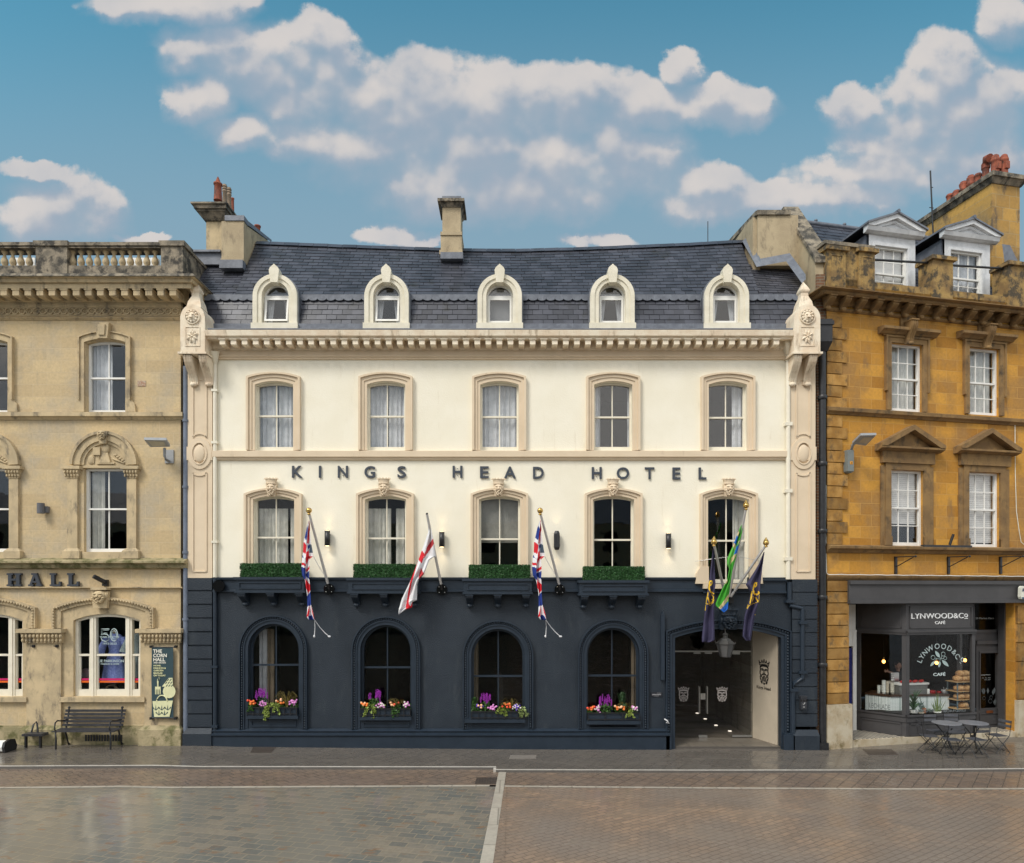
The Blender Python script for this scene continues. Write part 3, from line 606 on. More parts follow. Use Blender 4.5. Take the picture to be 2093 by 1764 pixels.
for (a0, a1, b, s, o) in mid_w:
    g = G()
    cx = (a0+a1)/2; sp = zz2(285)
    ro, rm, ri = C2(965, 0)[0]-C2(730, 0)[0], C2(945, 0)[0]-C2(730, 0)[0], C2(900, 0)[0]-C2(730, 0)[0]
    def ac(r, k=1.): return arch(cx-r, cx+r, None, sp, sp+r*k, 24)
    g.band(ac(ro), ac(ro-.07), -.13, 0); g.band(ac(ro-.07), ac(ro-.24), -.09, 0); g.band(ac(ro-.24), ac(ro-.32), -.05, 0)
    T = ac(ro-.32); g.prism(T, -.012, 0)
    g.box(a0-.03, a1+.03, -.03, 0, zz2(306)+.003, sp-.002)
    # carved lunette relief: bust, easel, palette, scrolls
    bz = sp+.03
    g.ell((cx+.03, -.03, bz+.38), (.10, .06, .13), 8, 7); g.taper((cx-.14, cx+.16, -.07, 0), (cx-.03, cx+.08, -.06, 0), bz+.02, bz+.28); g.box(cx-.2, cx+.25, -.06, 0, bz-.01, bz+.03)
    g.box(cx-.30, cx-.12, -.05, 0, bz+.22, bz+.42); g.tube([(cx-.30, -.03, bz), (cx-.21, -.03, bz+.46), (cx-.12, -.03, bz)], .012, 5); g.ell((cx-.36, -.02, bz+.10), (.09, .03, .12), 8, 6)
    for q in range(5): g.ell((cx+.27+.06*q, -.03, bz+.22-.045*q), (.05, .03, .035), 6, 5)
    g.tube([(cx+.2, -.03, bz+.12), (cx+.5, -.03, bz+.01)], .02, 5)
    mask(g, cx, -.08, zz2(40), zz2(140), .33, .16, crown=False, dep=.12)
    for x0_, x1_ in ((487, 557), (905, 970)):
        p0, p1 = C2(x0_, 0)[0]+o, C2(x1_, 0)[0]+o; m_ = (p0+p1)/2
        g.box(p0, p1, -.07, 0, zz2(872), zz2(378)); g.box(p0-.09, p1+.09, -.13, 0, zz2(945), zz2(893)); g.taper((p0-.09, p1+.09, -.13, 0), (p0-.01, p1+.01, -.08, 0), zz2(893), zz2(872))
        g.taper((p0, p1, -.07, 0), (p0-.07, p1+.07, -.12, 0), zz2(378), zz2(318)); g.box(p0-.11, p1+.11, -.16, 0, zz2(318), zz2(296))
        for q in range(5):
            for r_ in range(2): g.ell((p0-.03+(p1-p0+.06)*q/4, -.09-.03*r_, zz2(362-24*r_)), (.028, .03, .045), 6, 5)
        g.box(p0-.02, p1+.02, -.085, 0, zz2(381), zz2(377))
    g.box(a0-.02, a1+.02, -.06, 0, zz2(945), zz2(900))
    sash(ch, CO, a0, a1, b, s, s, .12, 'white', rail=zz2(592), fw=.06, curtain=[('sheet', .02, .33, .02, .98)], cm='curtg')
    g.part('arch_surround', M['limep'], ch)
# shop windows of the ground floor
for (a0, a1, b, s, c, o) in big_w:
    g = G()
    X = lambda x: C2(x, 0)[0]+o
    A = arch(X(380), X(1095), zz3(552), zz2(1290), zz2(1216)); B = arch(X(400), X(1075), zz3(552), zz2(1298), zz2(1230)); Cc = arch(X(440), X(1035), zz3(552), zz2(1316), zz2(1258)); 
    g.band(A, B, -.10, 0); g.band(B, Cc, -.06, 0); beads(g, [q for q in inset(A, .06)], -.105, .028, .075)
    g.band(arch(X(440), X(1035), zz3(1035), zz2(1316), zz2(1258)), [(a0, zz3(1035))]+arch(a0, a1, None, s, c)+[(a1, zz3(1035))], -.015, 0)
    mask(g, (X(685)+X(785))/2, -.08, zz3(278), zz3(410), .50, .34, crown=False, dep=.2)
    g.box(X(680), X(792), -.24, 0, zz3(283), zz3(266))
    g.box(X(440)-.0, X(1035), -.11, 0, zz3(1070), zz3(1036))
    # timber three-light frame
    y = .10; zr = zz3(742, .1); zb_ = b; ws_ = []
    mu = [(X(622), X(665)), (X(876), X(920))]
    F = G(); F.band(arch(a0, a1, zb_, s, c), arch(a0+.07, a1-.07, zb_, s-.03, c-.08), y-.03, y+.08)
    def topz(x):
        P_ = arch(a0+.07, a1-.07, None, s-.03, c-.08)
        for p, q in zip(P_, P_[1:]):
            if p[0] <= x <= q[0]: return p[1]+(q[1]-p[1])*(x-p[0])/(q[0]-p[0])
        return s
    for m0, m1 in mu: F.box(m0, m1, y-.04, y+.08, zb_, topz((m0+m1)/2)+.02); F.box(m0+.05, m1-.05, y-.06, y-.0402, zb_, topz((m0+m1)/2)+.01)
    for l0, l1 in ((a0+.07, mu[0][0]), (mu[0][1], mu[1][0]), (mu[1][1], a1-.07)):
        F.box(l0+.0005, l1-.0005, y-.02, y+.06, zr-.025, zr+.025); F.box(l0+.0005, l1-.0005, y-.025, y+.06, zb_, zz3(985, .1))
        F.box(l0+.0004, l0+.04, y-.0, y+.05, zz3(985, .1), zr-.025); F.box(l1-.04, l1-.0004, y-.0, y+.05, zz3(985, .1), zr-.025)
    wn = F.part('shop_window', M['sash'], ch); P_ = G(); P_.prism(arch(a0, a1, zb_, s, c), y+.03, y+.034); P_.part('pane', M['glassd'], wn)
    T = G(); 
    for l0, l1 in ((a0+.11, mu[0][0]-.04), (mu[0][1]+.04, mu[1][0]-.04), (mu[1][1]+.04, a1-.11)):
        T.box(l0, l1, y+.026, y+.029, zz3(922, .1), zz3(908, .1), 0); T.box(l0, l1, y+.026, y+.029, zz3(938, .1), zz3(925, .1), 1)
    T.part('tape_stripe', [flat('magenta_tape', (.55, .01, .12), .5), flat('orange_tape', (.75, .13, .01), .5)], wn)
    g.part('arch_surround', M['limep'], ch)
# pilasters of the ground floor
gb = G()
for x0_, x1_, o in ((200, 442, 0), (1030, 1275, 0), (1030, 1275, -PITCH)):
    p0, p1 = C3(x0_, 0)[0]+o, C3(x1_, 0)[0]+o
    if o and p1 > C3(200, 0)[0]: continue
    g = G(); g.box(p0, p1, -.07, 0, zz3(1240), zz3(655)); k0, k1 = p0-.09, p1+.06
    g.taper((p0-.02, p1+.02, -.10, 0), (k0, k1, -.18, 0), zz3(652), zz3(585)); g.box(k0-.06, k1+.06, -.24, 0, zz3(582), zz3(556))
    g.box(p0-.04, p1+.04, -.12, 0, zz3(656), zz3(648))
    for q in range(11):
        for r_ in range(2):
            xx = p0-.04+(p1-p0+.08)*q/10; g.ell((xx+(r_*.03), -.13-.05*r_, zz3(636-30*r_)), (.04, .045, .06), 6, 5)
    g.part('pilaster', M['limep'], ch)
    gb.box(p0-.10, p1+.08, -.17, 0, -.05, zz3(1262)); gb.taper((p0-.10, p1+.08, -.17, 0), (p0-.0, p1+.0, -.08, 0), zz3(1262), zz3(1235))
gb.box(UL, UR, -.07, 0, -.05, zz3(1250)); gb.box(UL, UR, -.035, 0, zz3(1250), zz3(1240)); gb.part('plinth', M['limeb'], ch)
g = G(); x0g, x1g = C3(600, 0, -.08)[0], C3(870, 0, -.08)[0]
for i in range(14): g.box(x0g+(x1g-x0g)*i/14, x0g+(x1g-x0g)*(i+.55)/14, -.09, -.0702, zz3(1345), zz3(1300))
g.part('cellar_grille', M['black'], ch)
# string courses and ledges
def course(*a):
    g = G(); mould(g, *a); g.part('string_course', M['limep'], ch)
mould_ = course
mould_(UL, UR+.08, [(.02, zz2(1158)), (.09, zz2(1150)), (.09, zz2(1143))], 0)
mould_(UL, UR+.10, [(.03, zz1(1378)), (.07, zz1(1365)), (.13, zz1(1358)), (.13, zz1(1330)), (.02, zz1(1322))], 0)
mould_(UL, UR+.03, [(.02, zz1(675)), (.08, zz1(662)), (.03, zz1(655))], 0)
mould_(UL, UR+.03, [(.02, zz1(590)), (.05, zz1(580)), (.08, zz1(550))], 0)
g = G(); mould(g, UL, UR+.22, [(.03, zz2(1018)), (.12, zz2(1010)), (.14, zz2(985)), (.26, zz2(975, -.2)), (.26, zz2(962, -.25)), (.03, zz2(940))], 0); g.part('ledge', M['limeb'], ch)
# pierced frieze
g = G(); fy = zz1(612); n = 0
x = C1(15, 0)[0]; stp = (C1(1240, 0)[0]-x)/25
x -= stp*6
while x < UR-.08:
    for k in range(10):
        a, b = 2*math.pi*k/10, 2*math.pi*(k+1)/10
        v = [(x+math.sin(q)*r_, -.04, fy+math.cos(q)*r_) for r_ in (.088, .066) for q in (a, b)]; v2 = [(p[0], -.005, p[2]) for p in v]
        g.add(v+v2, [(0, 1, 3, 2), (0, 4, 5, 1), (2, 3, 7, 6)])
    for k in range(5):
        a = 2*math.pi*k/5; g.ell((x+math.sin(a)*.03, -.015, fy+math.cos(a)*.03), (.017, .02, .017), 5, 4)
    x += stp
g.box(UL, UR, -.03, 0, fy-.115, fy-.092); g.box(UL, UR, -.03, 0, fy+.092, fy+.115); g.part('pierced_frieze', M['limep'], ch)
# main cornice with brackets, returning at the corner
g = G(); P = .66; zt = zz1(355, -P)
def corn(g, prof, xr, back=.4):
    # prof (projection, z) bottom to top; front run and right-hand return, mitred
    for (p0, z0), (p1, z1) in zip(prof, prof[1:]):
        g.quad((UL, -p0, z0), (xr+p0, -p0, z0), (xr+p1, -p1, z1), (UL, -p1, z1)); g.quad((xr+p0, -p0, z0), (xr+p0, back, z0), (xr+p1, back, z1), (xr+p1, -p1, z1))
    g.add([(UL, -prof[-1][0], prof[-1][1]), (xr+prof[-1][0], -prof[-1][0], prof[-1][1]), (xr+prof[-1][0], back, prof[-1][1]), (UL, back, prof[-1][1])], [(0, 1, 2, 3)])
    g.add([(xr+p, back, z) for p, z in prof]+[(xr, back, prof[-1][1]), (xr, back, prof[0][1])], [tuple(range(len(prof)+2))])
corn(g, [(.10, zz1(548, -.1)), (.14, zz1(538, -.14)), (.16, zz1(455, -.3)+.1), (.50, zz1(448, -.5)), (.50, zz1(412, -.5)), (.56, zz1(405, -.56)), (.60, zz1(375, -.6)), (.66, zz1(368, -.66)), (.66, zt)], UR)
g.part('cornice', M['limep'], ch)
g = G(); g.taper((UL, UR+.69, -.69, .4), (UL, UR+.62, -.64, .4), zt-.03, zt+.05); g.part('lead_capping', M['limed'], ch)
x = C1(1205, 0, -.42)[0]; sp_ = (C1(1205, 0, -.42)[0]-C1(15, 0, -.42)[0])/14
zT, zB = zz1(452, -.46), zz1(503, -.46)
while x > UL+.3:
    g = G(); g.xprism([(-.1, zT), (-.48, zT), (-.48, zB+.01), (-.40, zB-.01), (-.1, zB+.005)], x, x+.16); g.box(x-.02, x+.18, -.495, -.1, zT-.04, zT+.002)
    g.part('cornice_bracket', M['limep'], ch); x -= sp_
# balustrade
bal = G(); by = .05; zb0 = zt+.05; zb1 = zz1(287, 0); zr0 = zz1(165, 0); zr1 = zz1(128, 0); XR = UR+.06
bal.box(UL, XR, .0, .34, zb0, zb1); bal.taper((UL, XR+.02, -.03, .37), (UL, XR+.0, -.0, .34), zr0, zr0+.05); bal.box(UL, XR+.03, -.05, .39, zr0+.05, zr1)
for x0_, x1_ in ((250, 398), (1135, 1290)):
    p0, p1 = C1(x0_, 0, -.04)[0], C1(x1_, 0, -.04)[0]; p1 = max(p1, p0+.8); bal.box(p0, min(p1, XR+.015), -.035, .36, zb0, zr0+.049); bal.box(p0-.04, min(p1+.04, XR+.07), -.08, .40, zr0+.03, zr1+.025)
bal.box(XR-.34, XR, .34, 1.6, zb0, zr0+.05); bal.box(XR-.38, XR+.03, .39, 1.65, zr0+.051, zr1-.001)
bb = bal.part('balustrade', M['limed'], ch)
prof = [(.075, 0), (.075, .03), (.045, .05), (.05, .08), (.085, .15), (.09, .20), (.075, .26), (.045, .34), (.035, .40), (.055, .43), (.055, .45), (.075, .46), (.075, .5)]
hh = (zr0-zb1); me0 = None
xs = [25, 83, 141, 200]+[450+58*i for i in range(12)]+[-33, -91, -150]
for x in xs:
    u = C1(x+4, 0, .15)[0]
    if me0 is None:
        b0 = G(); b0.lathe([(r*.95, z/.5*hh) for r, z in prof], (0, 0, 0), 10); me0 = b0.mesh('baluster', M['limep'])
    o = bpy.data.objects.new('baluster', me0); col.objects.link(o); o.parent = bb; o.location = (u, .17, zb1)
# mansard behind the balustrade
g = G(); zt2 = zz1(128, 0)-.25
g.add([(UL, .9, zb0), (UR-.3, .9, zb0), (UR-.3, 2.2, zt2+.35), (UL, 2.2, zt2+.35), (UL, 4.6, zt2+.35), (UR-.3, 4.6, zt2+.35)], [(0, 1, 2, 3), (3, 2, 5, 4)]); g.box(UL, UR-.3, .4, 4.9, zb0-.3, zb0)
g.part('roof', M['lead'], ch)
for a, b in ((100, 245), (875, 1110)):
    g = G(); g.box(C1(a, 0, .8)[0], C1(b, 0, .8)[0], .8, .95, zz1(300, .8), zz1(232, .8)); g.part('roof_window', M['white'], ch)
g = G(); g.box(C1(972, 0)[0], C1(1030, 0)[0], -.012, 0, zz1(1140), zz1(1100))
for i in range(7): g.box(C1(976+8*i, 0)[0], C1(979+8*i, 0)[0], -.016, -.0122, zz1(1137), zz1(1104))
g.part('air_brick', [pm('buff_air_brick', (.50, .42, .32), (.4, .22, .14), 20)], ch)
g = G(); xp = C1(1311, 0, -.05)[0]; g.tube([(xp, -.05, .02), (xp, -.05, zz1(1005))], .062, 10)
for yy in (1395,): g.lathe([(.08, 0), (.08, .06)], (xp, -.05, zz1(yy)), 10)
for yy in (450, 910, 1380): g.lathe([(.08, 0), (.08, .06)], (xp, -.05, zz2(yy)), 10)
g.part('drainpipe', M['pipeg'], ch)
g = G(); g.box(UR, UR+.16, .12, .3, 0, ZF); g.part('party_gap', M['dark'], ch)
# --- lettering, banner, lamps on the hall
sg = thing('hall_sign', 'dark slab serif letters HALL fixed to the limestone fascia', 'sign', (C2(50, 0)[0], 0, zz2(1140)), CO)
def hall_letter(ch_, x0, x1):
    z0, z1 = zz2(1139, -.06), zz2(1047, -.06); X0, X1 = C2(x0, 0, -.06)[0], C2(x1, 0, -.06)[0]; g = G(); W = X1-X0; H = z1-z0; y0, y1 = -.09, -.02; s = H*.13
    def b(a, c, d, e, k=0.): g.box(X0+W*a, X0+W*c, y0-k, y1+k, z0+H*d, z0+H*e)
    if ch_ == 'H':
        for q in (0, .56): b(q, q+.44, 0, .14); b(q, q+.44, .86, 1); b(q+.1, q+.34, .14, .86, -.002)
        b(.34, .66, .43, .58, -.003)
    if ch_ == 'A':
        b(0, .38, 0, .14); b(.58, 1, 0, .14); b(.24, .64, .86, 1)
        g.prism([(X0+W*.10, z0+H*.13), (X0+W*.38, z0+H*.9), (X0+W*.56, z0+H*.9), (X0+W*.27, z0+H*.13)], y0+.002, y1-.002); g.prism([(X0+W*.66, z0+H*.13), (X0+W*.42, z0+H*.9), (X0+W*.66, z0+H*.9), (X0+W*.93, z0+H*.13)], y0+.003, y1-.003); b(.25, .75, .27, .40, -.004)
    if ch_ == 'L':
        b(0, .55, .86, 1); b(.12, .42, .14, .86, -.002); b(0, 1, 0, .14); g.prism([(X0+W*.8, z0+H*.14), (X0+W*.86, z0+H*.36), (X0+W, z0+H*.36), (X0+W, z0+H*.14)], y0+.002, y1-.002)
    g.part('letter', MLET, sg)
MLET = flat('dark_slate_letter', (.045, .052, .066), .5)
for a in (('H', 52, 152), ('A', 203, 298), ('L', 355, 432), ('L', 478, 558)): hall_letter(*a)
g = G(); bx0, bx1, bz0, bz1 = C3(1068, 0, -.16)[0], C3(1221, 0, -.16)[0], zz3(1185, -.16), zz3(690, -.16); byy = -.15
bn = thing('banner', 'tall dark teal cloth banner reading THE CORN HALL with pale shopping drawings', 'banner', ((bx0+bx1)/2, byy, bz0), CO)
nx, nz2_ = 6, 24; vs = [(bx0+(bx1-bx0)*i/nx, byy+.008*math.sin(i*1.3+j*.35), bz0+(bz1-bz0)*j/nz2_) for j in range(nz2_+1) for i in range(nx+1)]
g.add(vs, [(j*(nx+1)+i, j*(nx+1)+i+1, (j+1)*(nx+1)+i+1, (j+1)*(nx+1)+i) for j in range(nz2_) for i in range(nx)], smooth=True); g.part('cloth', flat('teal_banner', (.030, .062, .075), .7), bn)
g = G(); ty = byy-.012; B3 = lambda x, y: C3(x, y, ty)
for s_, x0_, x1_, y0_, y1_, m_ in (('THE', 1080, 1143, 703, 727, 0), ('CORN', 1081, 1177, 733, 758, 0), ('HALL', 1082, 1165, 762, 787, 0), ('AND ARCADE', 1083, 1171, 792, 802, 0), ('HOME,', 1084, 1137, 812, 824, 1), ('FASHION &', 1084, 1171, 829, 841, 1), ('GARDEN', 1084, 1152, 846, 858, 1), ('BAZAAR', 1084, 1148, 864, 876, 1), ('ON TODAY', 1084, 1169, 881, 893, 1)):
    a, b = B3(x0_, y1_), B3(x1_, y0_); text_in(g, s_, a[0], b[0], a[1], b[1], ty, .004, .025, m_)
g.part('lettering', [flat('banner_white', (.80, .78, .68), .7), flat('banner_cream', (.72, .72, .42), .7)], bn)
g = G(); pq = lambda l: [B3(*q) for q in l]
g.prism(pq([(1076, 1068), (1220, 1064), (1196, 1178), (1088, 1180)]), ty-.002, ty+.002)
g.prism(pq([(1143, 965), (1190, 905), (1217, 903), (1221, 967)]), ty-.002, ty+.002)
c_ = B3(1194, 1000); g.prism([(c_[0]+math.cos(a*.3927)*.16, c_[1]+math.sin(a*.3927)*.17) for a in range(16)][:], ty-.0015, ty+.0015)
for x in (1097, 1108, 1119, 1130): g.prism(pq([(x-3, 975), (x+4, 975), (x+3, 1020), (x-2, 1020)]), ty-.002, ty+.002)
g.prism(pq([(1094, 966), (1134, 966), (1132, 985), (1096, 985)]), ty-.003, ty+.001); g.prism(pq([(1108, 925), (1119, 925), (1118, 966), (1110, 966)]), ty-.002, ty+.002)
g.tube([(B3(x, y)[0], ty, B3(x, y)[1]) for x, y in ((1112, 925), (1112, 912), (1122, 903), (1128, 908), (1120, 918))], .006, 5)
g.tube([(B3(1143+37*math.cos(a), 1070-42*math.sin(a))[0], ty, B3(1143+37*math.cos(a), 1070-42*math.sin(a))[1]) for a in [math.pi*i/12 for i in range(13)]], .016, 5)
g.part('drawing', flat('banner_pale_yellow', (.70, .70, .42), .7), bn)
g = G()
for cx_, cy_ in ((1100, 1115), (1142, 1115), (1184, 1115), (1122, 1150), (1162, 1150)):
    a = B3(cx_, cy_); g.prism([(a[0]-.02, a[1]-.06), (a[0], a[1]+.08), (a[0]+.02, a[1]-.06)], ty-.004, ty-.0022)
    for s_ in (-1, 1): g.prism([(a[0], a[1]-.07), (a[0]+s_*.09, a[1]), (a[0]+s_*.07, a[1]+.03)], ty-.004, ty-.0022)
MW_ = flat('teal_print', (.05, .085, .085), .7); g.part('wheat_motif', MW_, bn); g = G()
for i in range(3):
    for j in range(3): a = B3(1168+18*i+5*j, 918+20*j); g.prism([(a[0]-.03, a[1]-.02), (a[0]+.01, a[1]+.03), (a[0]+.03, a[1]+.02), (a[0]-.01, a[1]-.03)], ty-.004, ty-.0022)
g.part('shade_motif', MW_, bn)
g = G()
for zz in (bz0-.01, bz1+.01): g.tube([(bx0-.03, byy, zz), (bx1+.06, byy, zz)], .012, 6)
for zz in (bz0-.02, bz1+.02):
    for xx in (bx0-.02, bx1+.05): g.box(xx-.025, xx+.025, byy-.02, -.06, zz-.03, zz+.03)
g.part('bracket', M['black'], bn)
for x_, lb in ((235, 'small black banner fixing near the left edge of the limestone pilaster'), (400, 'small black banner fixing near the right edge of the limestone pilaster')):
    a = C3(x_, 680, -.1); g = G(); g.box(a[0]-.03, a[0]+.03, -.11, -.07, a[1]-.035, a[1]+.035); g.tube([(a[0], -.11, a[1]), (a[0], -.2, a[1]+.01)], .012, 6); g.solo('wall_fixing', M['black'], lb+', above the small seat', 'fixing', CO, group='fixings on the blank pilaster')
g = G(); a = C2(738, 1115, -.05); g.box(a[0]-.05, a[0]+.08, -.08, 0, a[1]-.08, a[1]+.08); t_ = thing('security_camera', 'small black security camera aimed up above the carved bearded head', 'camera', (a[0], 0, a[1]-.08), CO); g.part('mount', M['black'], t_)
g = G(); g.tube([(a[0]+.02, -.08, a[1]+.02), (a[0]-.12, -.3, a[1]+.16)], .055, 10); g.part('body', M['black'], t_)
g = G(); a = C2(292, 590, -.12); g.lathe([(.085, -.13), (.085, .13)], (a[0], -.14, a[1]), 14); t_ = thing('wall_lamp', 'grey up and down cylinder lamp on the limestone wall between arched windows', 'wall lamp', (a[0], 0, a[1]), CO, 'small cylinder wall lamps'); g.part('lamp_body', flat('grey_lamp', (.12, .12, .13), .5), t_)
g = G(); g.box(a[0]+.02, a[0]+.13, -.09, 0, a[1]-.1, a[1]+.06); g.part('back_plate', flat('grey_plate', (.17, .17, .18), .5), t_)
def led_lamp(label, fr, plate, elbow, head, w_, size, plt='box'):
    pass
a = C2(1195, 225, -.0); t_ = thing('street_lamp', 'flat grey floodlight on an elbow arm at the right edge of the limestone hall', 'street lamp', (a[0], 0, a[1]), CO, 'flat wall mounted street lamps')
g = G(); g.box(a[0]-.10, a[0]+.12, -.03, 0, a[1]-.17, a[1]+.17); g.part('wall_plate', flat('galvanised', (.36, .37, .38), .5, .3), t_)
b_ = C2(1166, 215, -.25); g = G(); g.tube([(a[0], -.03, a[1]-.12), (b_[0]+.02, -.25, a[1]-.12), (b_[0], -.28, a[1]-.04), (b_[0], -.28, b_[1]+.18)], .035, 8); g.part('arm', flat('grey_arm', (.30, .31, .32), .5, .3), t_)
p_, q_ = C2(1035, 108, -.5), C2(1200, 155, -.3); g = G()
hv = [(p_[0], -.62, p_[1]), (p_[0]+.55, -.62, p_[1]-.01), (q_[0], -.30, q_[1]+.02), (q_[0]-.5, -.30, q_[1]+.01)]
g.add([(x, y, z+.04) for x, y, z in hv]+[(x, y, z-.02) for x, y, z in hv], [(0, 1, 2, 3), (7, 6, 5, 4), (0, 4, 5, 1), (1, 5, 6, 2), (2, 6, 7, 3), (3, 7, 4, 0)]); g.part('lamp_head', flat('lamp_grey', (.42, .44, .46), .45, .2), t_)
g = G(); c_ = [sum(q[i] for q in hv)/4 for i in range(3)]; g.add([(c_[0]+(x-c_[0])*.7, c_[1]+(y-c_[1])*.7, c_[2]+(z-c_[2])*.7-.026) for x, y, z in hv], [(3, 2, 1, 0)]); g.part('lens', flat('lamp_lens', (.55, .52, .42), .3), t_)
# --- shop display inside the hall window
def dress(label, cx, y, z0, z1, wtop, wbot, m, sleeves=True, legs=False, shoulder=None):
    t = thing('dress_form', label, 'mannequin', (cx, y, z0), CO); H = z1-z0; g = G()
    pr = [(wbot*.5, 0), (wbot*.49, H*.02), (wbot*.40, H*.35), (wtop*.30, H*.62), (wtop*.31, H*.68), (wtop*.42, H*.82), (wtop*.46, H*.9), (wtop*.30, H*.97), (.06, H)]
    n = 28; vs = []
    for r, z in pr:
        for k in range(n):
            a = 2*math.pi*k/n; q = 1+(.07*math.sin(a*9) if z < H*.6 else 0); vs.append((cx+r*q*math.cos(a), y+r*q*.55*math.sin(a), z0+z))
    g.add(vs, [(i*n+k, i*n+(k+1) % n, (i+1)*n+(k+1) % n, (i+1)*n+k) for i in range(len(pr)-1) for k in range(n)], smooth=True)
    if sleeves:
        for s in (-1, 1): g.tube([(cx+s*wtop*.42, y, z0+H*.91), (cx+s*wtop*.62, y-.03, z0+H*.72), (cx+s*wtop*.70, y-.08, z0+H*.56)], .075, 8, r1=.11)
    g.part('dress', m, t); g = G(); g.lathe([(.05, 0), (.045, .1), (.035, .12)], (cx, y, z0+H*.98), 10); g.lathe([(.02, -.45), (.02, .02)], (cx, y, z0), 8); g.lathe([(.16, 0), (.15, .02)], (cx, y, z0-.46), 12); g.part('stand', flat('mannequin_beige', (.30, .22, .15), .6), t)
md = pm('blue_patterned_cloth', (.13, .17, .42), (.22, .27, .55), 30, .9, 0); ms_ = pm('grey_striped_cloth', (.22, .27, .28), (.30, .35, .36), 40, .9, 0)
a = C3(795, 935, .35); b_ = C3(795, 590, .35); dress('blue long sleeved maxi dress on a form in the shop window behind the 50 lettering', a[0], .45, a[1], b_[1], .50, .66, md)
a = C3(945, 900, .35); b_ = C3(945, 588, .35); dress('grey green striped outfit on a form behind the right pane of the shop window', a[0]+.03, .42, a[1], b_[1], .42, .40, ms_)
a = C3(600, 985, .4); b_ = C3(590, 850, .4); g = G(); g.ell((a[0]-.04, .5, b_[1]-.12), (.16, .08, .16), 10, 8); g.tube([(a[0]+.08, .5, b_[1]-.15), (a[0]+.12, .5, a[1]+.1), (a[0]+.06, .5, a[1]-.1)], .06, 7)
g.solo('draped_garment', pm('grey_pink_cloth', (.28, .25, .26), (.35, .2, .22), 6, .9), 'pale draped garment low behind the left pane of the shop window', 'garment', CO)
g = G(); a = C3(780, 985, .35); n_ = 14; g.tube([(a[0]+.15*math.cos(math.pi*i/n_), .4, a[1]-.02+.12*math.sin(math.pi*i/n_)) for i in range(n_+1)], .025, 7); g.solo('wicker_hoop', flat('wicker', (.22, .16, .10), .8), 'round wicker hoop at the foot of the blue dress', 'ornament', CO)
wl = thing('window_lettering', 'pale 50 years of style and shop name lettering on the hall window glass', 'lettering', (C3(790, 0, .12)[0], .12, zz3(800)), CO)
g = G(); ly = .118
for s_, x0_, x1_, y0_, y1_, bo in (('YEARS OF STYLE', 703, 841, 609, 621, .01), ('1973-2023', 726, 822, 655, 669, .0), ('SUE PARKINSON', 683, 873, 775, 794, .0), ('FASHION & HOME', 712, 841, 801, 811, .01)):
    p, q = C3(x0_, y1_, ly), C3(x1_, y0_, ly); text_in(g, s_, p[0], q[0], p[1], q[1], ly, .003, bo)
def q3(x, y): p = C3(x, y, ly); return (p[0], ly, p[1])
g.tube([q3(771, 559), q3(716, 559), q3(716, 600), q3(735, 594), q3(757, 598), q3(768, 612), q3(766, 638), q3(745, 648), q3(722, 640), q3(714, 625)], .012, 5)
g.tube([q3(768, 567), q3(724, 567), q3(724, 592), q3(740, 586), q3(757, 590)], .007, 5)
for kx, kr in ((25, .012), (17, .007)): g.tube([q3(805+kx*math.cos(a), 601-(kx*1.75)*math.sin(a)) for a in [math.pi*2*i/20 for i in range(21)]], kr, 5)
g.part('lettering', flat('frosted_vinyl', (.50, .62, .62), .6), wl)
# ------------------------------------------------------------------ the hotel
H4 = lambda x, y, w=0.: HO.p(*V(700, 650, 1.764)(x, y), w)
H5 = lambda x, y, w=0.: HO.p(*V(900, 1750, 1.764)(x, y), w)
H6 = lambda x, y, w=0.: HO.p(*V(1700, 1750, 1.764)(x, y), w)
HG1 = lambda x, y, w=0.: HO.p(*ZG1(x, y), w)
HG2 = lambda x, y, w=0.: HO.p(*ZG2(x, y), w)
HD = lambda x, y, w=0.: HO.p(*V(2500, 2100, 1.764)(x, y), w)
HC = lambda x, y, w=0.: HO.p(*V(1500, 700, 2.093)(x, y), w)
HR = lambda x, y, w=0.: HO.p(*V(2400, 700, 2.093)(x, y), w)
HL = lambda x, y, w=0.: HO.p(*V(700, 1100, 2.94)(x, y), w)
HQ = lambda x, y, w=0.: HO.p(*V(3130, 1100, 2.94)(x, y), w)
Z = lambda dy, w=0.: HO.z(dy, w)
U = lambda dx, w=0.: HO.u(dx, w)
ht = thing('hotel', 'cream and dark navy painted hotel with slate mansard roof and five arched dormers', 'building', fr=HO)
XL, XR_ = U(437), U(1612); ZB, ZN, ZE = -.05, Z(1180), Z(675)
up5 = [560.2, 788.7, 1019.8, 1251.9, 1485.5]; mi5 = [559.9, 787.8, 1020.3, 1252.6, 1487.0]
up_, mi_, ar_ = [], [], []
for c in up5: up_.append((U(c-38.6), U(c+39.6), Z(921), Z(787), Z(779.5)))
for c in mi5: mi_.append((U(c-41.8), U(c+42.2), Z(1192), Z(1021.5), Z(1013.5)))
for (a, b, zc_, zs_) in ((508, 611.6, 1274.5, 1459), (736.8, 841.4, 1276.7, 1461.6), (963, 1072, 1284.8, 1467), (1198, 1305.9, 1282.6, 1470)):
    hw = (U(b)-U(a))/2; ar_.append((U(a), U(b), Z(zs_), Z(zc_)-hw, Z(zc_)))
dx0, dx1 = U(1378), U(1594.5); dsp, dcr = Z(1303), Z(1284.5)
g = G()
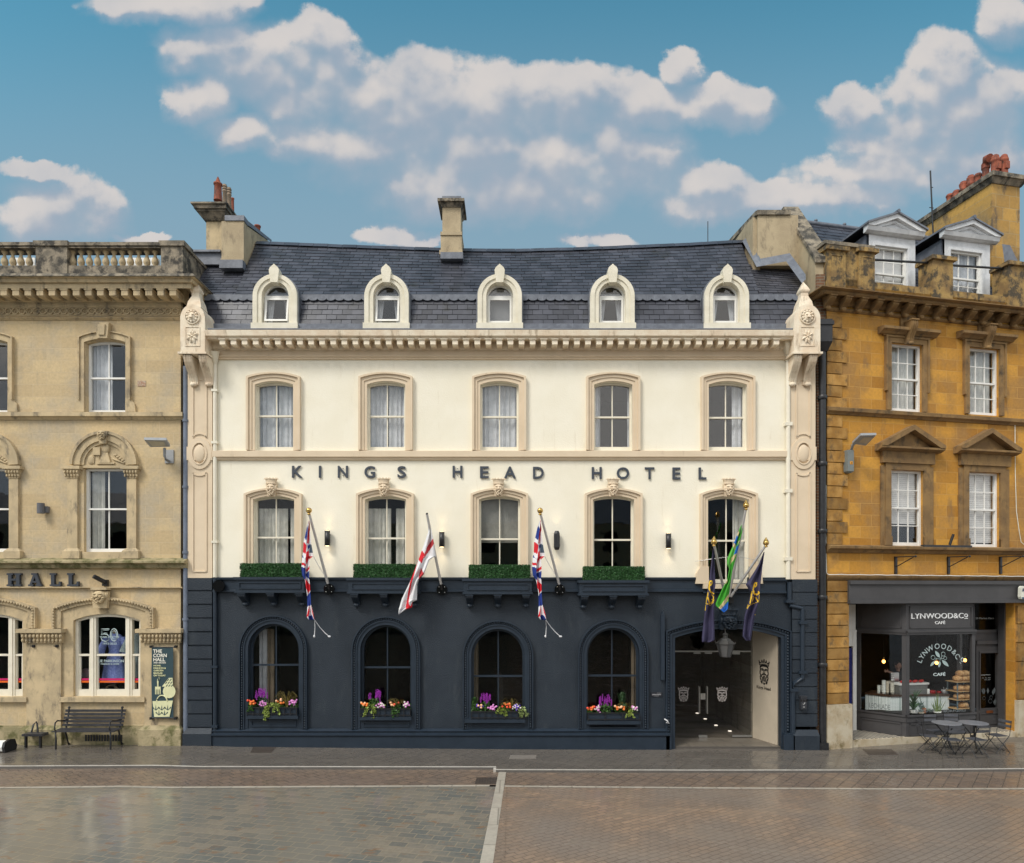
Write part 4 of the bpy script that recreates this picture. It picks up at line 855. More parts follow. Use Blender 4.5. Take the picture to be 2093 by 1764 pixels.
# upper wall: first floor windows reach below the colour break at the last bay only
def clip(q): return (q[0], q[1], max(q[2], ZN+.004), q[3], q[4])
w5 = mi_[4]; m5 = arch(*w5)
outer = [(XL-.05, ZN), (XL-.05, ZE+.03), (XR_+.05, ZE+.03), (XR_+.05, ZN), (w5[1], ZN)]+list(reversed(m5[1:-1]))+[(w5[0], ZN)]
g.wall(outer, [arch(*q) for q in up_]+[arch(*clip(q)) for q in mi_[:4]], 0, .2)
for p, q in zip([(w5[0], ZN)]+m5[1:-1]+[(w5[1], ZN)], m5[1:-1]+[(w5[1], ZN), (w5[1], ZN)]): g.quad((p[0], 0, p[1]), (q[0], 0, q[1]), (q[0], .2, q[1]), (p[0], .2, p[1]))
g.part('upper_wall', M['cream'], ht)
da = arch(dx0, dx1, ZB, dsp, dcr, 20)
outer = [(XL-.05, ZB), (XL-.05, ZN), (w5[0], ZN), (w5[0], w5[2]), (w5[1], w5[2]), (w5[1], ZN), (XR_+.05, ZN), (XR_+.05, ZB)]+list(reversed(da))
g = G(); g.wall(outer, [arch(*q) for q in ar_], 0, .24)
for p, q in zip(da, da[1:]): g.quad((p[0], 0, p[1]), (q[0], 0, q[1]), (q[0], .3, q[1]), (p[0], .3, p[1]))
g.quad((w5[0], 0, ZN), (w5[0], 0, w5[2]), (w5[0], .2, w5[2]), (w5[0], .2, ZN)); g.quad((w5[1], 0, ZN), (w5[1], 0, w5[2]), (w5[1], .2, w5[2]), (w5[1], .2, ZN))
g.part('lower_wall', M['navy'], ht)
shell(ht, U(383), U(1669), .05, 6.5, ZB, ZE+.1, (Z(905), Z(1188)-.1), 'dark2')
# --- sash windows and surrounds
CUR = [[('sheet', 0, .5, 0, .97), ('sheet', .5, 1, 0, .97)], [('sheet', 0, .48, 0, .98), ('sheet', .52, 1, 0, .98)], [('sheet', 0, .5, 0, .99), ('sheet', .49, 1, 0, .99)], [('sheet', 0, .2, 0, .98), ('sheet', .93, 1, 0, .98)], [('sheet', 0, .1, 0, .98), ('sheet', .72, 1, 0, .98)]]
CU2 = [[('sheet', .02, .74, 0, .87, 'curtg'), ('sheet', .80, 1, 0, .87, 'curtg')], [('sheet', 0, .58, 0, .87, 'curtg'), ('sheet', .70, 1, 0, .87, 'curtg')], [('blind', .47, .98, 0)], [], [('sheet', .70, .98, 0, .99, 'curtg')]]
for i, q in enumerate(up_):
    c = up5[i]; A = arch(U(c-54.8), U(c+54.8), q[2], Z(771.5), Z(762.8)); B = arch(U(c-50.5), U(c+50.5), q[2], Z(774.5), Z(766.2)); B2 = arch(U(c-44.5), U(c+44.5), q[2], Z(780.5), Z(772.5)); Cc = [(p[0], p[1]) for p in arch(*q)]
    g = G(); g.band(A, B, -.11, 0); g.band(B, B2, -.065, 0); g.band(B2, Cc, -.04, 0); g.part('window_surround', M['trim'], ht)
    sash(ht, HO, q[0]+.001, q[1]-.001, q[2], q[3], q[4], .13, 'sash', rail=Z(848.4+(c-560)*.0035), curtain=CUR[i], bottom=.12)
for i, q in enumerate(mi_):
    c = mi5[i]; zb_ = q[2]+.001 if i == 4 else ZN+.005
    A = arch(U(c-58.5), U(c+58.5), zb_, Z(1010), Z(998.5)); B = arch(U(c-54), U(c+54), zb_, Z(1013), Z(1002)); B2 = arch(U(c-48), U(c+48), zb_, Z(1017.5), Z(1007.5)); Cc = arch(q[0], q[1], zb_, q[3], q[4])
    g = G(); g.band(A, B, -.12, 0); g.band(B, B2, -.075, 0); g.band(B2, Cc, -.045, 0)
    if i == 4:
        for s_ in (-1, 1):
            e = q[0] if s_ < 0 else q[1]; d = A[0][0] if s_ < 0 else A[-1][0]
            g.prism([(e-s_*-.0, Z(1158)), (d, Z(1158)), (d+s_*.10, Z(1172)), (d+s_*.12, Z(1193)), (e, Z(1193))], -.125, -.0)
        g.box(U(1434), U(1541), -.16, 0, Z(1203), Z(1193.4))
    g.part('window_surround', M['trim'], ht)
    g = G(); kx = U(c-2.4+.3*i); mask(g, kx, -.05, Z(978.5+.9*(i > 1)), Z(1016), .33, .185, dep=.15); g.part('carved_king_head', M['trim'], ht)
    sash(ht, HO, q[0]+.001, q[1]-.001, q[2], q[3], q[4], .13, 'sash', rail=Z(1098+(c-560)*.007), curtain=CU2[i], bottom=.10)
# --- stringcourses and cornice
def course(prof, m='trim', x0=XL, x1=XR_, nm='string_course'):
    g = G(); mould(g, x0, x1, prof, 0); return g.part(nm, M[m], ht)
course([(.02, Z(941.5)), (.055, Z(940)), (.06, Z(936.5)), (.11, Z(935)), (.115, Z(923.5)), (.02, Z(921.2))])
course([(.02, Z(736)), (.06, Z(735)), (.05, Z(732.5)), (.09, Z(731)), (.09, Z(729.5)), (.03, Z(728))])
g = G(); g.box(XL, XR_, -.035, 0, Z(728), Z(688)); g.part('frieze', M['trim'], ht)
PJ = .46
g = G(); mould(g, U(433), U(1619, -.3), [(.04, Z(716, -.04)), (.09, Z(712, -.1)), (.10, Z(692.5, -.3)), (.40, Z(691.5, -PJ)), (.42, Z(688.5, -PJ)), (PJ+.02, Z(686.5, -PJ)), (PJ+.04, Z(676, -PJ)), (PJ-.0, Z(674.3, -PJ)), (.1, Z(674.3, -PJ)+.02)], 0); g.part('cornice', M['trimw'], ht)
g0 = G(); zt_, zm_ = Z(691.2, -PJ+.02), Z(711, -.42)
g0.xprism([(-.08, 0), (-.40, 0), (-.40, -.115), (-.34, -.13), (-.08, -.115)], -.068, .068); g0.box(-.09, .09, -.43, -.08, -.001, .03)
m0 = g0.mesh('cornice_bracket', M['trimw'])
for k in range(51):
    o = bpy.data.objects.new('cornice_bracket', m0); col.objects.link(o); o.parent = ht; o.location = (U(453.8+22.66*k, -.41), 0, zt_-.025)
g = G(); g.box(U(440), U(1612), -.44, .12, Z(674.3, -PJ)+.021, Z(674.3, -PJ)+.05); g.part('gutter', M['lead'], ht)
# --- navy band, balcony boxes, plinth
course([(.03, Z(1210.5)), (.085, Z(1209.5)), (.085, Z(1206.5)), (.045, Z(1205)), (.045, Z(1186.5)), (.10, Z(1184.5)), (.11, Z(1180.6)), (.0, Z(1179.6))], 'navyg', XL, w5[0]-.13)
course([(.03, Z(1213)), (.085, Z(1212)), (.085, Z(1209)), (.045, Z(1207.5)), (.045, Z(1204)), (0, Z(1204))], 'navyg', w5[0]-.129, w5[1]+.129)
course([(.03, Z(1213.5)), (.085, Z(1212.5)), (.085, Z(1209.5)), (.045, Z(1208)), (.045, Z(1190)), (.10, Z(1188)), (.11, Z(1184.6)), (.0, Z(1183.6))], 'navyg', w5[1]+.13, U(1604))
BOX = []
for (a, b, yt, yb) in ((477, 624, 1180.5, 1211.5), (707.8, 857.8, 1182, 1213), (944, 1089.7, 1183.5, 1214.5), (1180.4, 1326.6, 1187, 1217)):
    w_ = -.40; x0, x1, z0, z1 = U(a, w_), U(b, w_), Z(yb, w_), Z(yt, w_); BOX.append((x0, x1, z1))
    g = G(); g.box(x0+.04, x1-.04, w_+.03, -.0, z0+.05, z1-.05); g.box(x0, x1, w_-.02, -.0, z1-.05, z1+.015); g.box(x0+.01, x1-.01, w_+.01, -.0, z0, z0+.05)
    px0, px1, pz0, pz1 = x0+.12, x1-.12, z0+.10, z1-.11
    g.band([(px0, pz0), (px0, pz1), (px1, pz1), (px1, pz0), (px0, pz0)], [(px0+.025, pz0+.025), (px0+.025, pz1-.025), (px1-.025, pz1-.025), (px1-.025, pz0+.025), (px0+.025, pz0+.025)], w_+.005, w_+.035)
    bx = g.part('balcony_box', M['navyg'], ht)
    for t in (.10, .5, .90):
        g = G(); cx = x0+(x1-x0)*t; scroll(g, cx, .17, 0, z0-.04, z0-.30, .34, .10); g.part('bracket', M['navyg'], bx)
pb = lambda dy: Z(dy, -.1)
course([(.12, -.05), (.12, Z(1505, -.12)), (.16, Z(1503.5, -.16)), (.16, Z(1501, -.16)), (.10, Z(1498, -.1)), (.10, Z(1496, -.1)), (.13, Z(1494, -.1)), (.03, Z(1488.5))], 'navyg', U(437), U(1366), 'plinth')
# --- arched windows of the bar
for i, q in enumerate(ar_):
    x0, x1, zb_, zs_, zc_ = q; cc = (x0+x1)/2; hw = (x1-x0)/2; bot = Z(1489)
    def ra(k, zb0): return [(cc-hw-k, zb0)]+arch(cc-hw-k, cc+hw+k, None, zs_, zc_+k, 22)+[(cc+hw+k, zb0)]
    g = G(); g.band(ra(.215, bot), ra(.185, bot), -.10, 0); g.band(ra(.185, bot), ra(.115, bot), -.045, 0); g.band(ra(.115, bot), ra(.085, bot), -.075, 0); g.band(ra(.085, bot), ra(.0, bot), -.05, 0)
    beads(g, ra(.15, bot+.02), -.055, .026, .064); g.part('arch_surround', M['navyg'], ht)
    g = G(); lo = -.30 if i == 2 else 0
    g.box(x0+.001, x1-.001, -.03, 0.1, bot, zb_-.10); pz0, pz1 = bot+.06, zb_-.15
    g.band([(x0+.07, pz0), (x0+.07, pz1), (x1-.07, pz1), (x1-.07, pz0), (x0+.07, pz0)], [(x0+.10, pz0+.03), (x0+.10, pz1-.03), (x1-.10, pz1-.03), (x1-.10, pz0+.03), (x0+.10, pz0+.03)], -.055, -.0302)
    g.box(x0-(.17 if i == 2 else .01), x1+.01, -.15, .12, zb_-.10, zb_-.01); g.part('window_sill', M['navyg'], ht)
    cur = {0: [('sheet', .10, .26, 0, .93, 'curt'), ('sheet', .26, .40, 0, .93, 'curtt')], 2: [('sheet', .0, .12, 0, .95, 'curtt')], 3: [('sheet', .9, 1, 0, .9, 'curtt')]}.get(i)
    M.setdefault('curtt', pm('tan_curtain', (.20, .16, .11), None, 6, .9, 0))
    sash(ht, HO, x0+.001, x1-.001, zb_-.01, zs_, zc_, .14, 'navyg', rail=Z((1360, 1365, 1383, 1365+17)[i]), fw=.055, bar=.03, curtain=cur, cdep=.25, glass='glassb')
# --- carriage arch: surround, reveal, glass screen, panelled leaf
def da_(k, zb0=ZB, kk=None): return [(dx0-k, zb0)]+arch(dx0-k, dx1+k, None, dsp+k*.75, dcr+k, 22)+[(dx1+k, zb0)]
g = G(); g.band(da_(.235, .42), da_(.205, .42), -.12, 0); g.band(da_(.205, .42), da_(.125, .42), -.05, 0); g.band(da_(.125, .0), da_(.09, .0), -.085, 0); g.band(da_(.09, .0), da_(0, .0), -.05, 0)
beads(g, da_(.165, .44), -.06, .034, .075); g.box(dx1+.02, dx1+.30, -.16, 0, -.05, .38); g.box(dx1+.05, dx1+.27, -.13, 0, .38, .42); g.box(dx0-.24, dx0-.10, -.12, 0, -.05, .42); g.part('arch_surround', M['navyg'], ht)
g = G(); mask(g, U(1487, -.15), -.08, Z(1243, -.2), Z(1287, -.2), .52, .40, dep=.24); g.part('carved_king_head', M['navyg'], ht)
GY = 1.0; gl0, gl1 = U(1362, GY), U(1534, GY); gtop = Z(1280, GY)
g = G()   # passage beyond: stone wall right, floor, ceiling, left wall
g.box(dx0-.12, dx0-.02, .24, 6, 0, dcr+.3); g.box(dx0-.1, dx1+.2, .24, 6, dcr+.05, dcr+.15); g.box(dx0-.1, dx1+.2, 5.9, 6, 0, dcr+.2); g.part('passage_wall', M['dark2'], ht)
g = G(); g.box(gl1+.0, gl1+.12, 1.0, 5.8, 0, dcr+.2); g.part('passage_stone_wall', [brickm('passage_stone', (.19, .17, .13), (.13, .115, .09), (.10, .09, .07), .5, .25, .01, 'XZ', dirt=(.07, .06, .045))], ht)
g = G(); g.box(dx0-.02, dx1+.1, .0, 5.9, -.04, .055); g.part('threshold', [brickm('threshold_stone', (.20, .17, .135), (.155, .135, .11), (.09, .08, .07), .7, .5, .01, 'XY', wet=(.3, .55))], ht)
g = G(); Lp = [(dx1-.03, .14), (gl1+.04, 1.02)]
def lf(t, z, off_=0.):
    a, b = Lp; x = a[0]+(b[0]-a[0])*t; y = a[1]+(b[1]-a[1])*t; return (x-off_*.95, y-off_*.3, z)
zt0, zt1 = dsp+.05, dcr+.03
pr = [(0, .06), (1, .06), (1, zt1), (.7, zt1-.03), (.4, zt1-.08), (.15, zt0+.02), (0, zt0-.06)]
g.add([lf(t, z, .0) for t, z in pr]+[lf(t, z, -.05) for t, z in pr], [tuple(range(7)), tuple(reversed(range(7, 14)))]+[(i, (i+1) % 7, (i+1) % 7+7, i+7) for i in range(7)])
for i in range(1, 12): g.add([lf(i/12-.002, .08, .004), lf(i/12+.002, .08, .004), lf(i/12+.002, dsp, .004), lf(i/12-.002, dsp, .004)], [(0, 1, 2, 3)])
dl = g.part('entrance_panel', [pm('stone_coloured_paint', (.50, .43, .33), (.45, .385, .295), 2, .7, .003)], ht)
KP = [(0, 0)]
def king_logo(mp, th=.004, det=True):
    # crowned bearded face emblem in line work; mp maps (0..1, 0..1) to a point, returns a mesh builder
    g = G()
    def poly(l): 
        tri = geometry.tessellate_polygon([[Vector((a, b, 0)) for a, b in l]]); g.add([mp(a, b) for a, b in l], list(tri))
    def line(l, w_=.035):
        for (a, b), (c, d) in zip(l, l[1:]):
            t = Vector((c-a, (d-b)*1.6)); 
            if t.length == 0: continue
            n = Vector((-t.y, t.x)).normalized()*w_; g.add([mp(a+n.x, b+n.y/1.6), mp(c+n.x, d+n.y/1.6), mp(c-n.x, d-n.y/1.6), mp(a-n.x, b-n.y/1.6)], [(0, 1, 2, 3)])
    def disc(a, b, r, ry=None): poly([(a+r*math.cos(q*.785), b+(ry or r*.6)*math.sin(q*.785)) for q in range(8)])
    line([(.08, .70), (.3, .745), (.5, .755), (.7, .745), (.92, .70)], .05); line([(.06, .76), (.3, .80), (.5, .81), (.7, .80), (.94, .76)], .03)
    line([(.06, .76), (.0, .90), (.18, .84), (.28, .95), (.40, .86), (.5, 1.0), (.60, .86), (.72, .95), (.82, .84), (1, .90), (.94, .76)], .035)
    for a, b in ((0, .92), (.28, .96), (.5, 1.0), (.72, .96), (1, .92)): disc(a, b, .055)
    for q in range(5): disc(.2+.15*q, .78, .03)
    for s in (-1, 1):
        f = lambda l: [(.5+s*a, b) for a, b in l]
        line(f([(.40, .70), (.37, .56), (.42, .46), (.34, .36), (.40, .26), (.28, .16), (.30, .08), (.16, .05)]), .05)
        line(f([(.06, .60), (.18, .635), (.30, .60)]), .035); line(f([(.10, .565), (.18, .58), (.25, .56)]), .03)
        line(f([(.03, .60), (.06, .48), (.10, .455), (0, .44)]), .025); line(f([(.02, .40), (.16, .42), (.26, .35), (.22, .28)]), .04)
        line(f([(.06, .30), (.18, .26), (.14, .16), (.22, .10)]), .035); line(f([(.0, .34), (.09, .33)]), .03)
    line([(.5, .30), (.42, .22), (.5, .12), (.58, .2), (.5, .27)], .03); line([(.42, .08), (.5, .0), (.58, .08)], .04)
    return g
lg0, lg1 = .28, .72
def leafmap(a, b):
    t = .70-.40*a; return lf(t, Z(1399, .6)+(Z(1348, .6)-Z(1399, .6))*b, .008)
gk = king_logo(leafmap); em_ = gk.part('emblem', flat('black_vinyl', (.012, .011, .011), .5), dl)
g = G(); v, f = text_mesh('Kings Head', .015); xs = [q[0] for q in v]; ys = [q[1] for q in v]; W_ = max(xs)-min(xs)
g.add([lf(.80-.56*(q[0]-min(xs))/W_, Z(1411, .6)+(Z(1402.5, .6)-Z(1411, .6))*(q[1]-min(ys))/(max(ys)-min(ys)), .008) for q in v], f); g.part('lettering', flat('black_vinyl_text', (.012, .011, .011), .5), dl)
sx_ = lambda x: HD(x, 0, GY)[0]; sz_ = lambda y: HD(0, y, GY)[1]
for nm, x0, x1 in (('glass_side_panel', dx0-.02, sx_(352)), ('glass_door', sx_(353), sx_(549)), ('glass_door', sx_(551), sx_(798)), ('glass_side_panel', sx_(800), gl1)):
    if x1-x0 < .05: continue
    g = G(); g.box(x0, x1, GY, GY+.012, .06, sz_(898)); o = g.part(nm, M['glassb'], ht)
    if nm == 'glass_door':
        g = G(); hx = x1-.10 if x0 < sx_(400) else x0+.10; g.tube([(hx, GY-.05, sz_(1330)), (hx, GY-.05, sz_(1140))], .014, 8); g.tube([(hx, GY+.06, sz_(1330)), (hx, GY+.06, sz_(1140))], .010, 8)
        for y in (1155, 1315): g.tube([(hx, GY-.05, sz_(y)), (hx, GY+.06, sz_(y))], .008, 6)
        g.part('handle', M['steel'], o)
        g = G(); lx = x1 if x0 < sx_(400) else x0; g.box(lx-(.11 if x0 < sx_(400) else 0), lx+(0 if x0 < sx_(400) else .11), GY-.015, GY+.03, .06, .13) ; g.box(lx-(.06 if x0 < sx_(400) else 0), lx+(0 if x0 < sx_(400) else .06), GY-.015, GY+.03, sz_(1232), sz_(1190)); g.part('patch_fitting', M['steel'], o)
        ex0, ex1 = (sx_(376), sx_(450)) if x0 < sx_(400) else (sx_(648), sx_(722))
        gk = king_logo(lambda a, b: (ex0+(ex1-ex0)*a, GY-.004, sz_(1248)+(sz_(1143)-sz_(1248))*b)); gk.part('emblem', flat('frosted_emblem', (.42, .38, .36), .6), o)
g = G(); g.box(gl0, gl1, GY, GY+.012, sz_(888)+.001, dcr+.05); g.part('glass_overpanel', M['glassb'], ht)
g = G(); g.box(dx0-.02, gl1, GY-.01, GY+.02, sz_(898), sz_(888))
g.box(sx_(485), sx_(532), GY-.02, GY+.03, sz_(910), sz_(900)); g.box(sx_(562), sx_(612), GY-.02, GY+.03, sz_(910), sz_(900)); g.box(sx_(757), sx_(810), GY-.02, GY+.03, sz_(914), sz_(887)); g.box(sx_(757), sx_(895), GY-.02, GY+.03, sz_(1496), sz_(1484)); g.part('screen_rail', [flat('satin_rail', (.34, .34, .32), .4, .6)], ht)
# --- navy pilaster strips at both ends
def pil(F, xa, xb, nx0, nx1, ytop, rows, lab):
    g = G(); x0, x1 = U(nx0, -.06), U(nx1, -.06); za, zb_ = Z(1488, -.08), Z(ytop, -.08); n = rows
    g.box(x0+.012, x1-.012, -.045, 0, za, zb_)
    for i in range(n):
        a = za+(zb_-za)*i/n; b = za+(zb_-za)*(i+1)/n; g.taper((x0, x1, -.06, -.0455), (x0, x1, -.075, -.0455), a+.014, a+.03); g.box(x0, x1, -.075, -.0455, a+.03, b-.014)
    g.box(x0-.08, x1+.02, -.16, 0, -.05, Z(1500, -.16)); g.taper((x0-.08, x1+.02, -.16, 0), (x0, x1, -.08, 0), Z(1500, -.16), Z(1488, -.08)); g.part('rusticated_pilaster', M['navy'], ht)
pil(HL, 0, 0, 383, 433.4, 1180, 11, 'l'); 
g = G(); x0, x1 = U(1618, -.06), U(1669.5, -.06); za, zb_ = Z(1486, -.08), Z(1183, -.08)
g.box(x0+.012, x1-.012, -.045, 0, za, zb_)
for i in range(11): a = za+(zb_-za)*i/11; b = za+(zb_-za)*(i+1)/11; g.box(x0, x1, -.075, -.0455, a+.014, b-.014)
g.box(x0, x1+.02, -.16, 0, -.05, Z(1504, -.16)); g.taper((x0, x1+.02, -.16, 0), (x0, x1, -.08, 0), Z(1504, -.16), Z(1492, -.1)); g.part('rusticated_pilaster', M['navy'], ht)
# --- beige pilaster shafts with panels, ovals and the crowned corner blocks
for side, F, xs0, xs1, oc in ((-1, HL, 383.2, 433.4, 408), (1, HQ, 1615.5, 1666, 1638.5)):
    x0, x1 = U(xs0, -.07), U(xs1, -.07); cx = (x0+x1)/2; ox = U(oc, -.07)
    g = G(); g.box(x0, x1, -.07, .02, Z(1181.5 if side < 0 else 1184), Z(700))
    def frame(pts, wd=.03, dp=.095):
        for p, q in zip(pts, pts[1:]):
            p = Vector((p[0], 0, p[1])); q = Vector((q[0], 0, q[1])); d = (q-p).normalized(); n = Vector((-d.z, 0, d.x))*wd/2
            a = [p+n, q+n, q-n, p-n]; g.add([(v.x, -dp, v.z) for v in a]+[(v.x, -.0702, v.z) for v in a], [(0, 1, 2, 3), (0, 4, 5, 1), (1, 5, 6, 2), (2, 6, 7, 3), (3, 7, 4, 0)])
    pw = .17; zt, zm = Z(784, -.08), Z(893, -.08)
    frame([(cx-pw, zm), (cx-pw, zt), (cx-pw*.75, zt)]+[(cx+pw*.75*math.cos(math.pi-math.pi*k/8), zt+.03+.07*math.sin(math.pi*k/8)) for k in range(9)]+[(cx+pw*.75, zt), (cx+pw, zt), (cx+pw, zm)]+[(cx+pw*math.cos(math.pi*k/8), zm-.02+.10*math.sin(math.pi*k/8)) for k in range(9)])
    z1_, z2_ = Z(968, -.08), Z(1168, -.08)
    frame([(cx+pw*math.cos(math.pi*k/8+math.pi), z1_+.03-.08*math.sin(math.pi*k/8)) for k in range(9)]+[(cx+pw, z2_), (cx-pw, z2_), (cx-pw, z1_+.02)])
    oz = Z(927, -.08); n = 28
    ov = lambda rx, rz: [(cx+rx*math.cos(2*math.pi*k/n), oz+rz*math.sin(2*math.pi*k/n)) for k in range(n+1)]
    g.band(ov(.31, .40), ov(.20, .29), -.10, -.0703); g.band(ov(.20, .29), ov(.175, .265), -.12, -.0703); g.ell((cx, -.08, oz), (.15, .05, .23), 16, 10); g.box(cx-.33, cx+.33, -.095, -.0704, oz-.17, oz+.17)
    g.part('pilaster_shaft', M['trim'], ht)
    # projecting block
    bw_ = .305; bx = cx-.0; yb_, yf = -.0, -.50
    if side < 0: bx = (U(368, yf)+U(418.6, yf))/2
    else: bx = (U(1621.5, yf)+U(1677, yf))/2; bw_ = .325
    z0, z1 = Z(719.5, yf), Z(650, yf)
    g = G(); g.box(bx-bw_, bx+bw_, yf, .3, z0, z1); hd = [(bx-bw_, z1)]+arch(bx-bw_, bx+bw_, None, z1, Z(622, yf), 16)+[(bx+bw_, z1)]; g.prism(hd, yf, .3); g.box(bx-bw_-.05, bx+bw_+.05, yf-.03, .15, z0-.05, z0)
    fz = Z(625, -.3); g.lathe([(.26, -.10), (.22, .06), (.13, .22), (.13, .30), (.16, .33), (.17, .37), (.15, .40)], (bx, yf+.24, fz), 4, smooth=False); g.lathe([(.15, .40), (.13, .44), (.015, Z(576, yf+.2)-fz)], (bx, yf+.24, fz), 4, smooth=False)
    corner = g.part('corner_block', M['trimw'], ht)
    mz = Z(647.5, yf); g = G(); g.band([(bx+.19*math.cos(k*.3142), mz+.19*math.sin(k*.3142)) for k in range(21)], [(bx+.165*math.cos(k*.3142), mz+.165*math.sin(k*.3142)) for k in range(21)], yf-.035, yf)
    g.ell((bx, yf, mz-.01), (.11, .09, .13), 12, 9); g.taper((bx-.04, bx+.04, yf-.13, yf), (bx-.02, bx+.02, yf-.10, yf), mz-.05, mz+.03)
    for k in range(11): a = 2*math.pi*k/11; g.ell((bx+.12*math.cos(a), yf-.02, mz+.125*math.sin(a)), (.045, .045, .04), 6, 5)
    for s_ in (-1, 1): g.ell((bx+s_*.045, yf-.085, mz+.03), (.03, .015, .012), 6, 4)
    g.part('lion_medallion', M['trimw'], corner)
    g = G(); lz = Z(688, yf); pw = .165; g.band([(bx-pw-.02, lz-.24), (bx-pw-.02, lz+.25), (bx+pw+.02, lz+.25), (bx+pw+.02, lz-.24), (bx-pw-.02, lz-.24)], [(bx-pw, lz-.22), (bx-pw, lz+.23), (bx+pw, lz+.23), (bx+pw, lz-.22), (bx-pw, lz-.22)], yf-.015, yf); rosette(g, bx, yf, lz, .16, .21, 8, .045); g.part('leaf_panel', M['trimw'], corner)
    for s_ in (-1, 1):
        g = G(); scroll(g, bx+s_*.19+(-.04*side if side < 0 else -.02), .20, -.06, z0-.05, z0-.70, .40, .06); g.part('scroll_bracket', M['trimw'], corner)
# --- cream downpipes at both ends
g = G(); xp = U(438, -.1); g.tube([(xp, -.06, Z(1180)), (xp, -.06, Z(745))], .05, 10); g.tube([(xp, -.06, Z(745)), (xp+.02, -.16, Z(722))], .06, 8, r1=.14); 
for dy in (800, 906, 1108): g.box(xp-.075, xp+.075, -.12, -.0, Z(dy)-.03, Z(dy)+.03)
g.part('drainpipe', M['sash'], ht)
g = G(); g.tube([(xp, -.06, Z(1181)), (xp, -.06, .05)], .05, 10)
for dy in (1362, 1483): g.box(xp-.075, xp+.075, -.12, -.0, Z(dy)-.03, Z(dy)+.03)
g.part('drainpipe', M['navyg'], ht)
g = G(); xp = U(1611, -.1); g.tube([(xp, -.07, Z(1184)), (xp, -.07, Z(728))], .058, 10); g.taper((xp-.06, xp+.06, -.14, 0), (xp-.13, xp+.13, -.25, 0), Z(728), Z(712)); g.box(xp-.14, xp+.14, -.26, 0, Z(712), Z(703))
for dy in (868, 1004, 1142): g.box(xp-.09, xp+.09, -.13, -.0, Z(dy)-.05, Z(dy)+.04)
g.part('drainpipe', M['sash'], ht)
g = G(); P_ = lambda x, y: (HD(x, y, -.08)[0], -.08, HD(x, y, -.08)[1])
g.tube([P_(1160, 405), P_(1160, 555)], .06, 8); g.tube([P_(1160, 570), P_(1250, 590)], .05, 8); g.tube([P_(1252, 590), P_(1252, 1085)], .055, 8); g.tube([P_(1250, 1085), P_(1190, 1115), P_(1185, 1170)], .05, 8); g.tube([P_(1186, 1160), P_(1186, 1590)], .06, 8)
for x, y in ((1160, 540), (1252, 690), (1252, 1040), (1187, 1165)): q = P_(x, y); g.box(q[0]-.10, q[0]+.10, -.15, 0, q[2]-.035, q[2]+.035)
g.part('drainpipe', M['navyg'], ht)
g = G(); x0, x1 = HD(248, 0)[0], HD(274, 0)[0]; g.prism([(x0, HD(0, 1092)[1]), (x0, HD(0, 640)[1]), ((x0+x1)/2, HD(0, 606)[1]), (x1, HD(0, 640)[1]), (x1, HD(0, 1092)[1])], -.10, 0); g.part('cable_cover', M['navyg'], ht)
# ------------------------------------------------------------------ mansard roof in real slates
Y0, YB, YR = .06, .28, 1.85; zE = Z(664, Y0); zBk = Z(613, YB)
RP = [(525, 496), (700, 503), (940, 511), (1060, 512), (1200, 508), (1400, 500), (1522, 493)]
def ridge(x):
    dx = CX+x/(DIST+YR)*FPX; return Z(ip([(-999, 496)]+RP+[(3999, 493)], dx), YR)
rl, rr = U(418, .3), U(1648, .3)
DORM = [U(c, .02) for c in (562.8, 790.3, 1021, 1250.6, 1483.8)]
def slope(name, p0, p1, x0, x1, n, wd, mat, par, seed=1, dorm=True):
    # p0(x), p1(x): (y, z) at the foot and head of the slope; every slate is its own lapped plate over a dark batten gap
    rn = random.Random(seed); g = G()
    for j in range(n):
        x = x0-(wd/2 if j % 2 else 0)-rn.random()*.02
        while x < x1:
            a, c = max(x+.006, x0), min(x+wd-.006, x1); a2, c2 = max(x, x0), min(x+wd, x1); x += wd*rn.choice((1, 1, 1, .96))
            if c-a < .03: continue
            def pt(xx, t, lift):
                y0_, z0_ = p0(xx); y1_, z1_ = p1(xx); l = math.hypot(y1_-y0_, z1_-z0_); ny, nz_2 = -(z1_-z0_)/l, (y1_-y0_)/l
                return (xx, y0_+(y1_-y0_)*t+ny*lift, z0_+(z1_-z0_)*t+nz_2*lift)
            m_ = pt((a+c)/2, (j+.5)/n, 0)
            if dorm and any(abs(m_[0]-d) < .46 and m_[2] < Z(607, .02)+math.sqrt(max(0, .52**2-(m_[0]-d)**2)) for d in DORM): continue
            t0, t1 = (j+rn.uniform(-.02, .02))/n, min(1, (j+1.02)/n); l_ = .012+rn.random()*.007
            g.add([pt(a2, j/n, -.003), pt(c2, j/n, -.003), pt(c2, (j+1)/n, -.003), pt(a2, (j+1)/n, -.003)], [(0, 1, 2, 3)], 1)
            q = [pt(a, t0, l_), pt(c, t0, l_+rn.uniform(-.004, .004)), pt(c, t1, .004), pt(a, t1, .004)]; bt = [pt(a, t0, -.002), pt(c, t0, -.002)]
            g.add(q+bt, [(0, 1, 2, 3), (0, 4, 5, 1)], rnd=rn.random())
    if n == 5: g.box(x0, x1, p0(0)[0]+.02, p0(0)[0]+.04, p0(0)[1]-.06, p0(0)[1]+.004, 1)
    return g.part(name, [mat, M['gapd']], par)
slope('roof', lambda x: (Y0, zE), lambda x: (YB, zBk), rl, rr, 5, .262, M['slate'], ht, seed=3)
up0 = lambda x: (YB+.02, zBk+.06); up1 = lambda x: (YR, ridge(x))
xs_l, xs_r = U(503, 1.3), U(1522, YR)
rf = slope('roof', up0, up1, U(500, 1.0), U(1524, 1.4), 17, .275, M['slate'], ht, seed=5)
